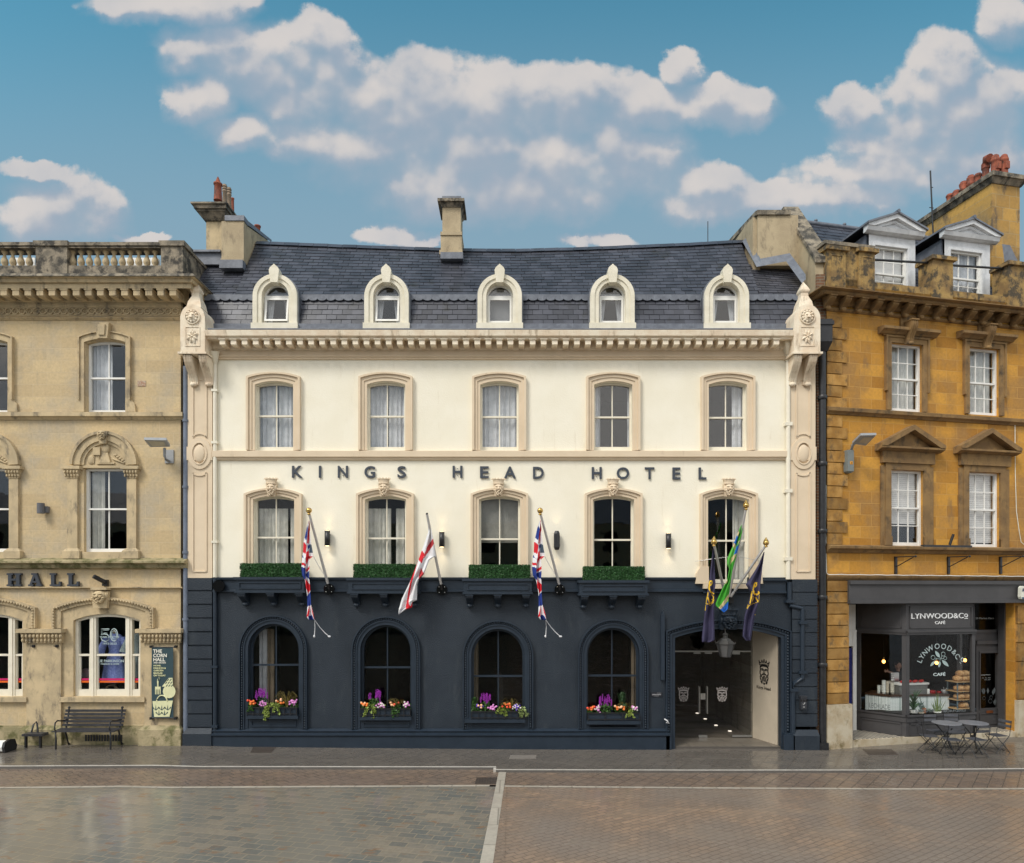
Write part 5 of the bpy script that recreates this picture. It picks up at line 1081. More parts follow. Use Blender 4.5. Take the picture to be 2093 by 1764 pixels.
# hipped ends beside the party walls, lower than the ridge
endL = lambda x: (YB+(YR-YB)*.62, zBk+.06+(ridge(0)-zBk-.06)*.60)
slope('roof', up0, lambda x: (YB+(YR-YB)*.85, Z(518, 1.3)), U(392, 1.0), U(500, 1.0)-.002, 16, .255, M['slate'], ht, seed=8)
slope('roof', up0, lambda x: (YB+(YR-YB)*.70, Z(536+9*(x-7.2), 1.1)), U(1524, 1.4)+.002, U(1652, .8), 14, .255, M['slate'], ht, seed=9)
g = G(); xs = [U(524, YR)+(U(1524, YR)-U(524, YR))*i/34 for i in range(35)]
for a, b in zip(xs, xs[1:]):
    za, zb_ = ridge(a), ridge(b)+random.uniform(-.006, .006); g.add([(a+.004, YR-.13, za-.10), (b-.004, YR-.13, zb_-.10), (b-.004, YR+.0, zb_+.045), (a+.004, YR+.0, za+.045), (a+.004, YR+.13, za-.10), (b-.004, YR+.13, zb_-.10)], [(0, 1, 2, 3), (3, 2, 5, 4)])
g.part('ridge', M['slate'], ht)
g = G(); 
for x0_, x1_ in ((U(392, 1), U(1652, .8)),): g.add([(x0_, YR+.02, ridge(-5)-.6), (x1_, YR+.02, ridge(5)-.6), (x1_, 6.5, ZE), (x0_, 6.5, ZE)], [(0, 1, 2, 3)])
xs = [x for x in xs]
for a, b in zip(xs, xs[1:]): g.quad((a, YR+.05, ridge(a)-.05), (b, YR+.05, ridge(b)-.05), (b, 4.5, ridge(b)-2), (a, 4.5, ridge(a)-2))
g.part('rear_slope', M['lead'], ht)
g = G()    # scalloped lead apron at the break, and the lead parapet gutter
z0, z1 = Z(614, YB), Z(607, YB); yb_ = YB-.045
g.box(rl, rr, yb_-.02, yb_+.06, z0+.02, z1+.04); x = rl; sw = U(1018.2)-U(1000)
while x < rr:
    g.prism([(x+sw*(.5-.5*math.cos(math.pi*k/6)), z0+.021-.055*math.sin(math.pi*k/6)) for k in range(7)], yb_-.024, yb_-.004); x += sw
g.part('scalloped_flashing', M['lead'], ht)
g = G(); g.box(rl, rr, -.02, .05, Z(674.3, -PJ)+.05, Z(662, .0)); g.part('lead_upstand', M['lead'], ht)
# --- dormers
for i, c in enumerate((562.8, 790.3, 1021, 1250.6, 1483.8)):
    yf = .02; hw = .565; cx = U(c, yf); zb_, zs_, zc_ = Z(662.5, yf), Z(607, yf), Z(561, yf); zc_ = zs_+hw*1.0; ztop = zc_
    g = G(); ow = .345; oz0, ozs = Z(658, yf), Z(606, yf); ozc = Z(577.5, yf)
    A = [(cx-hw, zb_)]+arch(cx-hw, cx+hw, None, zs_, ztop, 20)+[(cx+hw, zb_)]; Bm = [(cx-hw+.11, zb_)]+arch(cx-hw+.11, cx+hw-.11, None, zs_, ztop-.10, 20)+[(cx+hw-.11, zb_)]; B = [(cx-ow, zb_)]+arch(cx-ow, cx+ow, None, ozs, ozs+ow*1.05, 20)+[(cx+ow, zb_)]
    g.band(A, Bm, yf-.06, yf+.12); g.band(Bm, B, yf-.03, yf+.22); g.box(cx-hw-.03, cx+hw+.03, yf-.10, yf+.2, Z(674, yf), zb_)
    kz = ozs+ow*1.05; g.prism([(cx-.09, kz-.05), (cx-.13, kz+.26), (cx-.10, kz+.33), (cx-.04, kz+.38), (cx, kz+.42), (cx+.04, kz+.38), (cx+.10, kz+.33), (cx+.13, kz+.26), (cx+.09, kz-.05)], yf-.12, yf+.1)
    dm_ = g.part('dormer', M['dormer'], ht)
    g = G(); hh_ = hw+.035; A2 = [(cx-hh_, Z(674, yf))]+arch(cx-hh_, cx+hh_, None, zs_, ztop+.035, 16)+[(cx+hh_, Z(674, yf))]; yk = 1.35
    n = len(A2); g.add([(p[0], yf+.05, p[1]) for p in A2]+[(p[0], yk, p[1]) for p in A2], [(k, k+1, n+k+1, n+k) for k in range(n-1)], smooth=False); A3 = [(cx-hw+.02, Z(674, yf))]+arch(cx-hw+.02, cx+hw-.02, None, zs_, ztop-.02, 16)+[(cx+hw-.02, Z(674, yf))]; g.band(A2, A3, yf+.05, yf+.11)
    g.part('lead_roof', M['lead'], dm_)
    g = G(); g.box(cx-ow-.1, cx+ow+.1, .95, 1.0, zb_, ztop-.1); g.part('inner_room', M['dark'], dm_)
    # window: fanlight over a casement (the first two stand ajar)
    y = yf+.15; tr = Z(608, y); g = G(); oi = ow-.045
    A4 = [(cx-ow, zb_+.03)]+arch(cx-ow, cx+ow, None, ozs, ozs+ow*1.05, 16)+[(cx+ow, zb_+.03)]; B4 = [(cx-oi, zb_+.03)]+arch(cx-oi, cx+oi, None, ozs, ozs+oi*1.05, 16)+[(cx+oi, zb_+.03)]
    g.band(A4, B4, y, y+.06); g.box(cx-oi, cx+oi, y-.02, y+.05, tr-.03, tr+.03); g.box(cx-oi, cx+oi, y-.03, y+.06, zb_+.03, zb_+.08); wn = g.part('window', M['white'], dm_)
    g = G(); g.prism([(cx-oi, tr)]+arch(cx-oi, cx+oi, None, ozs, ozs+oi*1.05, 16)+[(cx+oi, tr)], y+.03, y+.034)
    z0c, z1c = zb_+.085, tr-.035; ang = .16 if i < 2 else 0.
    def cp(x, z, o): dz = z1c-z; return (x, y-.0-o-math.sin(ang)*dz, z1c-math.cos(ang)*dz)
    gc = G()
    for (a, b, c_, d) in ((cx-oi, cx-oi+.045, z0c, z1c), (cx+oi-.045, cx+oi, z0c, z1c), (cx-oi+.0451, cx+oi-.0451, z0c, z0c+.045), (cx-oi+.0451, cx+oi-.0451, z1c-.045, z1c)):
        v = [cp(a, c_, .03), cp(b, c_, .03), cp(b, d, .03), cp(a, d, .03), cp(a, c_, -.01), cp(b, c_, -.01), cp(b, d, -.01), cp(a, d, -.01)]; gc.add(v, [(0, 1, 2, 3), (7, 6, 5, 4), (0, 4, 5, 1), (1, 5, 6, 2), (2, 6, 7, 3), (3, 7, 4, 0)])
    gc.part('window', M['white'], dm_)
    [g.add([cp(cx-oi, z0c, k_), cp(cx+oi, z0c, k_), cp(cx+oi, z1c, k_), cp(cx-oi, z1c, k_)], [(0, 1, 2, 3)]) for k_ in (.01, .014)]; g.part('pane', M['glass'], dm_)
    if i != 2:
        for s_ in (-1, 1):
            g = G(); nx_ = 14; vs = []
            for j in range(9):
                t = j/8; z = zb_+(ozs+.1-zb_)*t
                for k in range(nx_+1):
                    q = k/nx_; x = cx+s_*(oi-(oi-.10+.12*(0 if t > .5 else 0))*q*(.45+.5*t)); vs.append((x, y+.16+.02*math.sin(q*22), z))
            g.add(vs, [(j*(nx_+1)+k, j*(nx_+1)+k+1, (j+1)*(nx_+1)+k+1, (j+1)*(nx_+1)+k) for j in range(8) for k in range(nx_)], smooth=True); g.part('curtain', M['curt'], dm_)
    if i == 2: g = G(); g.box(cx-oi, cx+oi, y+.12, y+.13, zb_, ozs+.3); g.part('blind', [flat('grey_blind', (.16, .17, .18), .8)], dm_)
# --- middle chimney
def P3(F, x, y, w): p = F(x, y, w); return p
yc = 1.35; X = lambda x: HC(x, 0, yc)[0]; zc = lambda y: HC(0, y, yc)[1]
g = G(); g.box(X(550), X(726), yc, yc+.75, zc(690), zc(500)); g.box(X(540), X(732), yc-.05, yc+.8, zc(672), zc(636)); g.box(X(563), X(717), yc+.03, yc+.72, zc(500), zc(262)); g.box(X(548), X(728), yc-.03, yc+.78, zc(508), zc(480))
cm = g.part('chimney', M['cement'], ht)
g = G(); g.taper((X(560), X(720), yc+.01, yc+.74), (X(545), X(735), yc-.06, yc+.80), zc(270), zc(238)); g.box(X(527), X(750), yc-.12, yc+.86, zc(238), zc(215)); g.part('chimney_cap', M['limed'], cm)
g = G(); g.box(X(561), X(720), yc+.03, yc+.72, zc(214), zc(172)); g.part('lead_cover', M['lead'], cm)
g = G(); g.box(X(552), X(740), yc-.02-.12, yc+.1, zc(722), zc(668)); g.part('lead_apron', M['lead'], cm)
# --- left chimney: breast with lead capped shoulder, tall stack with pots behind
yl = 1.0; X = lambda x, y=yl: H4(x, 0, y)[0]; zc = lambda y, w=yl: H4(0, y, w)[1]
g = G(); g.xprism([(yl, zc(700)), (yl, zc(415)), (yl+.25, zc(415)), (yl+1.9, H4(0, 560, yl+1.9)[1]), (yl+2.2, zc(700))], X(328), X(485)); g.box(X(325), X(488), yl-.04, yl+.02, zc(702), zc(684)); cl = g.part('chimney', M['cement'], ht)
g = G(); g.box(X(354), X(490), yl-.03, yl+.25, zc(414), zc(378)); g.add([(X(335), yl+.25, zc(414)+.02), (X(490), yl+.25, zc(414)+.02), (X(490), yl+2.0, H4(0, 552, yl+1.9)[1]), (X(335), yl+2.0, H4(0, 552, yl+1.9)[1]), (X(354), yl+.25, zc(378)), (X(490), yl+.25, zc(378)), (X(490), yl+2.05, H4(0, 530, yl+1.9)[1]), (X(354), yl+2.05, H4(0, 530, yl+1.9)[1])], [(4, 5, 6, 7), (1, 2, 6, 5), (0, 4, 7, 3)]); g.part('lead_capping', M['lead'], cl)
g = G(); g.box(X(326), X(490), yl-.12, yl+.1, zc(760), zc(702)); g.part('lead_apron', M['lead'], cl)
ys = 1.5; X2 = lambda x: H4(x, 0, ys)[0]; z2 = lambda y: H4(0, y, ys)[1]
g = G(); g.box(X2(220), X2(345), ys, ys+1.9, z2(640), z2(415)); cs = g.part('chimney', M['limep'], ht); g = G(); g.taper((X2(212), X2(352), ys-.05, ys+1.95), (X2(180), X2(378), ys-.2, ys+2.1), z2(418), z2(375)); g.box(X2(178), X2(380), ys-.22, ys+2.12, z2(375), z2(362)); g.box(X2(165), X2(392), ys-.28, ys+2.18, z2(362), z2(338)); g.box(X2(150), X2(402), ys-.34, ys+2.24, z2(338), z2(327)); g.taper((X2(160), X2(395), ys-.3, ys+2.2), (X2(212), X2(345), ys+.05, ys+1.85), z2(326), z2(272)); g.part('chimney_cap', M['limed'], cs)
def pot(x0, x1, y0, y1, yy, F, par, tip=None, tiers=0, mat='terra', cone=False):
    a, b = F(x0, y1, yy), F(x1, y0, yy); r = (b[0]-a[0])/2; cx, zb_, zt = (a[0]+b[0])/2, a[1], b[1]; H = zt-zb_; g = G()
    pr = [(r*.98, 0), (r*.95, H*.05), (r*.86, H*.5), (r*.82, H*.9), (r*1.0, H*.92), (r*1.0, H), (r*.8, H)]
    if tiers: pr = [(r*.98, 0), (r*.85, H*.6)]+[q for k in range(tiers) for q in ((r*1.02, H*(.62+.38*k/tiers)), (r*1.02, H*(.62+.38*(k+.45)/tiers)), (r*.8, H*(.62+.38*(k+.5)/tiers)), (r*.8, H*(.62+.38*(k+.95)/tiers)))]
    g.lathe(pr, (cx, yy, zb_), 14)
    if tip: zt2 = F(0, tip, yy)[1]; g.lathe([(r*.55, 0), (r*.5, (zt2-zt)*.4), (r*.12, zt2-zt)], (cx, yy, zt), 10)
    g.part('chimney_pot', M[mat], par)
M['potg'] = pm('buff_clay_pot', (.30, .22, .15), (.22, .17, .12), 6, .8, .004)
pot(273, 333, 150, 272, ys+.25, H4, cs, tip=103); pot(334, 368, 158, 292, ys+.7, H4, cs, tiers=3, mat='potg'); pot(366, 398, 180, 320, ys+1.1, H4, cs, tiers=3, mat='potg'); pot(396, 418, 253, 350, ys+1.5, H4, cs)
pot(560, 605, 448, 560, 3.6, H4, cl)
g = G(); g.box(H4(120, 0, 1.2)[0], H4(330, 0, 1.2)[0], 1.2, 3, H4(0, 720, 1.2)[1], H4(0, 630, 1.2)[1]); g.box(H4(120, 0, 1.2)[0]-.02, H4(328, 0, 1.2)[0], 1.12, 3.02, H4(0, 640, 1.2)[1], H4(0, 626, 1.2)[1]); g.part('lead_upstand', M['lead'], ht)
# --- right hand gable wall and breast
yg = 1.1; X = lambda x, y=yg: HR(x, 0, y)[0]; zc = lambda y, w=yg: HR(0, y, w)[1]
xw0, xw1 = 7.78, 8.12; zt_g = EYE+778.6*19/1360; zb_g = EYE+673.7*17.1/1360
g = G(); g.box(X(1322), xw0, yg, yg+1.2, zc(760), zc(338))
g.xprism([(.08, Z(700, .1)), (.08, zb_g-.12), (1.95, zt_g-.12), (2.2, zt_g-.12), (5, zt_g-2.4), (5, ZE)], xw0, xw1)
g.xprism([(yg+.1, zc(800)), (yg+.1, zc(338)), (3.6, HR(0, 560, 3.2)[1]), (3.6, ZE)], X(1215, 1.8), X(1330, yg+.2)); gw = g.part('gable_wall', M['cement'], ht)
g = G()
def cop(pts, hw_, th):
    for (x0, y0, z0), (x1, y1, z1) in zip(pts, pts[1:]):
        g.add([(x0-hw_, y0, z0), (x0+hw_, y0, z0), (x1+hw_, y1, z1), (x1-hw_, y1, z1), (x0-hw_, y0, z0-th), (x0+hw_, y0, z0-th), (x1+hw_, y1, z1-th), (x1-hw_, y1, z1-th)], [(0, 1, 2, 3), (0, 4, 5, 1), (1, 5, 6, 2), (3, 2, 6, 7), (0, 3, 7, 4)])
cop([(7.95, .0, zb_g), (7.95, 1.98, zt_g), (7.95, 2.25, zt_g), (7.95, 5, zt_g-2.3)], .21, .15)
g.box(X(1310), X(1590), yg-.05, yg+.25, zc(340), zc(302)); c0 = HR(1320, 300, yg); c1 = HR(1085, 565, 3.2); cop([(c0[0]+.05, yg+.0, c0[1]), (c1[0], 3.3, c1[1])], .10, .12); g.part('coping', M['limed'], gw)
g = G()    # lead flashing stepping down the slates
Fp = [(1215, 545, 1.84), (1335, 758, 1.0), (1580, 712, .95), (1712, 892, .30)]
for (x0, y0, w0), (x1, y1, w1) in zip(Fp, Fp[1:]):
    a, b = HR(x0, y0, w0), HR(x1, y1, w1); g.add([(a[0], w0-.08, a[1]+.02), (b[0], w1-.08, b[1]+.02), (b[0]+.02, w1-.02, b[1]+.17), (a[0]+.02, w0-.02, a[1]+.17), (a[0]-.12, w0-.12, a[1]-.10), (b[0]-.12, w1-.12, b[1]-.10)], [(0, 1, 2, 3), (0, 4, 5, 1)])
g.part('lead_flashing', M['lead'], gw)
for x_, y0, y1, w_, lb in ((903, 390, 575, 2.6, 'thin vertical aerial standing above the slate ridge left of the rendered gable'),):
    a, b = HR(x_, y1, w_), HR(x_, y0, w_); g = G(); g.tube([(a[0], w_, a[1]-.3), (b[0], w_, b[1])], .012, 6); g.solo('aerial', M['black'], lb, 'aerial', group='roof aerials')
# ------------------------------------------------------------------ ochre building with the cafe
R1 = lambda x, y, w=0.: CA.p(*V(3100, 600, 1.764)(x, y), w)
R2 = lambda x, y, w=0.: CA.p(*V(3100, 1500, 1.764)(x, y), w)
R3 = lambda x, y, w=0.: CA.p(*V(3100, 2200, 1.764)(x, y), w)
oc = thing('ochre_building', 'ochre stone terrace building with pedimented windows and dark grey cafe shopfront', 'building', fr=CA)
OU = 9.0; z1_ = lambda x, y, w=0.: R1(x, y, w)[1]
zq = {'top': R1(1000, 1150)[1]}
oh = []; ow1, ow2 = [], []
for (F, xa, xb, xm, yt, yb, w_) in ((R1, 812, 1034, 920, 1372, None, 1), (R1, 1362, 1577, 1470, 1402, None, 1)):
    u0, u1 = F(xa, 0)[0], F(xb, 0)[0]; zt = F(xm, yt)[1]; zb_ = R2(xm, 258 if xm < 1000 else 284)[1]; ow1.append((u0, u1, zb_, zt)); oh.append(rect(u0, u1, zb_, zt))
for (xa, xb, xm, yt, yb) in ((810, 1042, 925, 675, 1208), (1358, 1580, 1470, 690, 1220)):
    u0, u1 = R2(xa, 0)[0], R2(xb, 0)[0]; zt, zb_ = R2(xm, yt)[1], R2(xm, yb)[1]; ow2.append((u0, u1, zb_, zt)); oh.append(rect(u0, u1, zb_, zt))
fz = R2(800, 1450)[1]; sh0, sh1 = R3(515, 0)[0], R3(1690, 0)[0]; ptop = R1(900, 1000)[1]
g = G(); g.wall([(0, -.05), (0, ptop), (OU, ptop), (OU, -.05), (sh1, -.05), (sh1, fz), (sh0, fz), (sh0, -.05)], oh, 0, .22); g.quad((0, 0, -.05), (0, 4, -.05), (0, 4, ptop), (0, 0, ptop)); g.part('wall', M['ochre'], oc)
g = G(); g.box(sh1-.02, sh1, .0, .42, 0, fz); g.part('recess_wall', M['ochre'], oc)
g = G(); g.box(sh0, sh0+.02, 0, 1.3, 0, fz); g.part('recess_wall', M['ochre'], oc)
shell(oc, .0, OU, 1.0, 7, .0, fz+.3, (), 'dark2'); 
g = G(); g.box(.02, OU, 5, 5.15, fz, ptop); g.box(.02, .15, .3, 5, fz, ptop); g.box(OU-.1, OU, .3, 5, fz, ptop)
for z in (fz+.15, R2(900, 320)[1]-.1, ptop-.1): g.box(.15, OU-.1, .3, 5, z, z+.1)
g.part('rear_wall', M['dark'], oc)
# quoins
def quoin(xa, xb0, xb1, F, y0, y1, n, first=0):
    for i in range(n):
        xb = xb1 if (i+first) % 2 else xb0; a, b = F(xa, y0+(y1-y0)*i/n), F(xa, y0+(y1-y0)*(i+1)/n); u1 = F(xb, 0)[0]; g = G(); g.box(-.02, u1, -.045, .02, b[1]+.012, a[1]-.012); g.part('quoin', M['ochq'], oc)
quoin(365, 465, 500, R1, 1172, 1170+82*8, 8); quoin(365, 467, 504, R2, 285, 1200, 11)
g = G(); p1 = R3(513, 0)[0]; zb_ = R3(440, 1088)[1]; zt = R2(440, 1450)[1]; n = 11
for i in range(n):
    a = zb_+(zt-zb_)*i/n; b = zb_+(zt-zb_)*(i+1)/n; g = G(); g.box(-.02, p1-.01, -.06, .02, a+.012, b-.014); g.part('quoin', M['ochq'], oc)
M['ochb'] = pm('pale_base_stone', (.50, .44, .33), (.40, .32, .21), 3, .85, .008, 25, dirt=(.17, .13, .06), dirt_amt=(.52, .70), dirt_sc=(1.2, 1.2, .8))
g = G(); g.box(-.05, R3(528, 0)[0], -.10, .1, -.05, zb_); g.part('base_block', M['ochb'], oc)
g = G(); pu = R3(1690, 0)[0]; g.box(pu, OU, -.12, .05, -.05, R3(1730, 1058)[1]); g.part('base_block', M['ochb'], oc)
g = G(); 
for i in range(5): a, b = R3(1730, 390+132*i)[1], R3(1730, 390+132*(i+1))[1]; g = G(); g.box(pu+.03, OU, -.07, .02, b+.012, a-.012); g.part('quoin', M['ochq'], oc)
# strings, friezes
def cstr(prof, u0=-.03, nm='string_course', m='ocht'):
    g = G(); mould(g, u0, OU, prof, 0); return g.part(nm, M[m], oc)
zs = lambda y: R2(800, y)[1]
cstr([(.03, zs(305)), (.06, zs(295)), (.12, zs(285)), (.13, zs(262)), (.03, zs(252))])
cstr([(.03, zs(1262)), (.07, zs(1252)), (.10, zs(1240)), (.19, zs(1232)), (.20, zs(1216)), (.03, zs(1205))])
cstr([(.03, zs(1452)), (.06, zs(1445)), (.10, zs(1432)), (.11, zs(1422)), (.02, zs(1412))])
zc1 = lambda y, w=0.: R1(1000, y, w)[1]
cstr([(.02, zc1(1200)), (.06, zc1(1190)), (.06, zc1(1180)), (.02, zc1(1172))], m='ocht')
g = G(); PC = .52
def corn2(g, prof):
    for (p0, a), (p1_, b) in zip(prof, prof[1:]):
        g.quad((-p0, -p0, a), (OU, -p0, a), (OU, -p1_, b), (-p1_, -p1_, b)); g.quad((-p0, .5, a), (-p0, -p0, a), (-p1_, -p1_, b), (-p1_, .5, b))
    g.add([(-prof[-1][0], -prof[-1][0], prof[-1][1]), (OU, -prof[-1][0], prof[-1][1]), (OU, .5, prof[-1][1]), (-prof[-1][0], .5, prof[-1][1])], [(0, 1, 2, 3)])
corn2(g, [(.02, zc1(1155, -.05)), (.08, zc1(1140, -.1)), (.12, zc1(1080, -.2)), (.36, zc1(1078, -.38)), (.40, zc1(1066, -.4)), (.40, zc1(1052, -.4)), (.48, zc1(1040, -.48)), (PC, zc1(1032, -PC)), (PC, zc1(1026, -PC))]); g.part('cornice', M['ocht'], oc)
g = G(); zt = zc1(1078, -.36); zbk = zc1(1125, -.3)
g0 = G(); scroll(g0, 0, .17, -.08, 0, -.23, .27, .06, 5); m0 = g0.mesh('cornice_bracket', M['ocht'])
for k in range(18):
    u = R1(415+111*k, 0, -.36)[0]
    if u > OU: break
    o = bpy.data.objects.new('cornice_bracket', m0); col.objects.link(o); o.parent = oc; o.location = (u, 0, zt-.04)
# window dressings
for (u0, u1, b, t) in ow1:
    c = (u0+u1)/2; g = G(); aw = .13
    g.band([(u0-aw, b), (u0-aw, t+aw), (u1+aw, t+aw), (u1+aw, b)], [(u0, b), (u0, t), (u1, t), (u1, b)], -.06, 0); g.band([(u0-aw-.05, b+.5), (u0-aw-.05, t+aw+.04), (u1+aw+.05, t+aw+.04), (u1+aw+.05, b+.5)], [(u0-aw, b+.5), (u0-aw, t+aw), (u1+aw, t+aw), (u1+aw, b+.5)], -.09, 0)
    mould(g, u0-.38, u1+.38, [(.10, t+.20), (.15, t+.24), (.24, t+.28), (.24, t+.35), (.04, t+.38)], 0); g.box(u0-.25, u1+.25, -.07, 0, t+.171, t+.199)
    g.part('window_surround', M['ocht'], oc)
    g = G(); scroll(g, c, .20, -.06, t+.52, t-.04, .24, .10, 8); g.box(c-.20, c+.20, -.05, 0, t+.38, t+.72); g.part('keystone_scroll', M['ocht'], oc)
    sash(oc, CA, u0, u1, b, t, t, .08, 'white', cols=3, rows=(2, 2), rail=b+(t-b)*.485, fw=.055, bar=.022, bottom=.09, curtain=[('sheet', 0, .52, 0, 1, 'curtg'), ('sheet', .5, 1, 0, 1, 'curtg')])
for k, (u0, u1, b, t) in enumerate(ow2):
    c = (u0+u1)/2; g = G(); aw = .17
    g.band([(u0-aw, b), (u0-aw, t+aw), (u1+aw, t+aw), (u1+aw, b)], [(u0, b), (u0, t), (u1, t), (u1, b)], -.06, 0)
    g.box(u0-.30, u0-.171, -.04, 0, b, t+.1); g.box(u1+.171, u1+.30, -.04, 0, b, t+.1); g.box(u0-.22, u0-.0, -.10, 0, b-.0, b+.24); g.box(u1, u1+.22, -.10, 0, b, b+.24)
    g.box(u0-.30, u1+.30, -.10, 0, t+.171, t+.47); ev = t+.47; L_, Rr, ap = u0-.46, u1+.46, t+1.14
    mould(g, L_, Rr, [(.12, ev), (.20, ev+.03), (.26, ev+.05), (.26, ev+.10)], 0)
    for s_ in (-1, 1):
        e = L_ if s_ < 0 else Rr
        g.prism([(e, ev+.101), (e, ev+.17), (c, ap), (c, ap-.13), (e-s_*.16, ev+.101)], -.28, 0)
    g.prism([(L_+.2, ev+.101), (c, ap-.14), (Rr-.2, ev+.101)], -.09, 0)
    g.part('pediment_surround', M['ocht'], oc)
    sash(oc, CA, u0, u1, b, t, t, .08, 'white', cols=3, rows=(2, 2), rail=b+(t-b)*.505, fw=.055, bar=.022, bottom=.10, curtain=[('blind', .30 if k == 0 else .07, 1.0, 1)])
# parapet
g = G(); xr = lambda x, w=-.05: R1(x, 0, w)[0]; z0 = zc1(1026, -PC)-.01
zlow = R1(900, 955, .0)[1]; zp = R1(900, 735, 0)[1]+.0
g.box(-.03, xr(700), .0, .45, z0-.05, zp); g.box(-.03, OU, .0, .35, z0-.05, zlow); g.part('parapet', M['ochd'], oc)
for x0, x1, yt in ((368, 497, 722), (592, 703, 735), (1112, 1254, 790), (1645, 1860, 835)):
    g = G(); a, b = xr(x0), xr(x1); xm = (x0+x1)/2; zt = R1(xm, yt, 0)[1]; g.box(a, b, -.06, .42, z0-.05, zt); g.box(a-.07, b+.07, -.13, .46, zt, zt+.10); g.band([(a+.08, z0+.25), (a+.08, zt-.1), (b-.08, zt-.1), (b-.08, z0+.25), (a+.08, z0+.25)], [(a+.11, z0+.28), (a+.11, zt-.13), (b-.11, zt-.13), (b-.11, z0+.28), (a+.11, z0+.28)], -.075, -.0602) if x1 < 800 else None; g.part('parapet_pier', M['ochd'], oc)
g = G(); g.box(-.10, xr(705), -.06, .5, zp, zp+.09); g.part('coping', M['limed'], oc)
g = G(); g.tube([(xr(700), .1, R1(700, 778, .1)[1]), (xr(1120), .1, R1(1115, 802, .1)[1])], .03, 8); g.tube([(xr(1250), .1, R1(1255, 818, .1)[1]), (xr(1650), .1, R1(1645, 842, .1)[1])], .03, 8); g.part('parapet_rail', M['black'], oc)
# roof
ro0 = .75; yr_ = 3.0; ztop = R1(220, 520, yr_)[1]
slope('roof', lambda x: (ro0, zlow-.2), lambda x: (yr_, ztop), -.25, OU, 22, .27, M['slate'], oc, seed=12, dorm=False)
g = G(); g.add([(-.25, yr_, ztop), (OU, yr_, ztop), (OU, 6.9, ptop), (-.25, 6.9, ptop)], [(0, 1, 2, 3)]); g.part('rear_slope', M['lead'], oc)
g = G(); g.tube([(-.2, yr_, ztop+.03), (OU, yr_, ztop+.03)], .07, 8)
for k in range(4): g.ell((.9+1.0*k, yr_, ztop+.12), (.06, .06, .05), 8, 5)
g.part('ridge', M['lead'], oc)
# dormers
for (xa, xb, xe0, xe1, yap, yev, ybot, wx0, wx1, wy0) in ((662, 990, 655, 1040, 470, 605, 985, 700, 930, 690), (1196, 1517, 1185, 1565, 510, 640, 1018, 1232, 1455, 722)):
    y = .85; xm = (xa+xb)/2; a, b = R1(xa, 0, y)[0], R1(xb, 0, y)[0]; ze = R1(xm, yev, y)[1]; zb_ = R1(xm, ybot, y)[1]-.1; za = R1(xm, yap, y)[1]
    w0, w1 = R1(wx0, 0, y)[0], R1(wx1, 0, y)[0]; wt = R1(xm, wy0, y)[1]
    g = G(); g.wall([(a, zb_), (a, ze), (b, ze), (b, zb_)], [rect(w0, w1, zb_+.1, wt)], y, .12); g.band([(w0-.08, zb_+.1), (w0-.08, wt+.08), (w1+.08, wt+.08), (w1+.08, zb_+.1)], [(w0, zb_+.1), (w0, wt), (w1, wt), (w1, zb_+.1)], y-.04, y)
    e0, e1 = a-.17, b+.17; c = (a+b)/2
    mould(g, e0, e1, [(.06, ze-.04), (.14, ze), (.18, ze+.10)], y)
    for s_ in (-1, 1):
        e = e0 if s_ < 0 else e1; g.prism([(e, ze+.101), (e, ze+.19), (c, za), (c, za-.15), (e-s_*.20, ze+.101)], y-.20, y+.02)
        g.prism([(e-s_*.26, ze+.101), (e-s_*.26, ze+.16), (c, za-.17), (c, za-.23), (e-s_*.36, ze+.101)], y-.12, y+.02)
    g.prism([(e0+.2, ze+.101), (c, za-.2), (e1-.2, ze+.101)], y-.05, y+.02); dm_ = g.part('dormer', M['whited'], oc)
    g = G(); g.box(a, a+.05, y+.1, 2.8, zb_, ze); g.box(b-.05, b, y+.1, 2.8, zb_, ze)
    for s_ in (-1, 1):
        e = e0-.04 if s_ < 0 else e1+.04; g.add([(e, y-.24, ze+.185), (c, y-.24, za+.02), (c, 3.3, za+.02), (e, 3.3, ze+.185), (e, y-.24, ze+.13), (c, y-.24, za-.03), (e, 3.3, ze+.13)], [(0, 1, 2, 3), (0, 4, 5, 1), (0, 3, 6, 4)])
    g.tube([(c, y-.25, za+.03), (c, 3.2, za+.03)], .05, 7); g.part('dormer_roof', M['lead'], dm_)
    wn = sash(oc, CA, w0+.001, w1-.001, zb_+.1, wt, wt, y+.05, 'white', cols=3, rows=(2, 2), rail=zb_+.1+(wt-zb_-.1)*(.36), fw=.05, bar=.022, bottom=.05, curtain=[('blind', .03, 1.0)] if xa < 1000 else [('sheet', 0, .5, 0, 1), ('sheet', .5, 1, 0, 1)])
    g = G(); g.box(a+.06, b-.06, 1.6, 1.7, zb_, ze); g.part('inner_room', M['dark'], dm_)
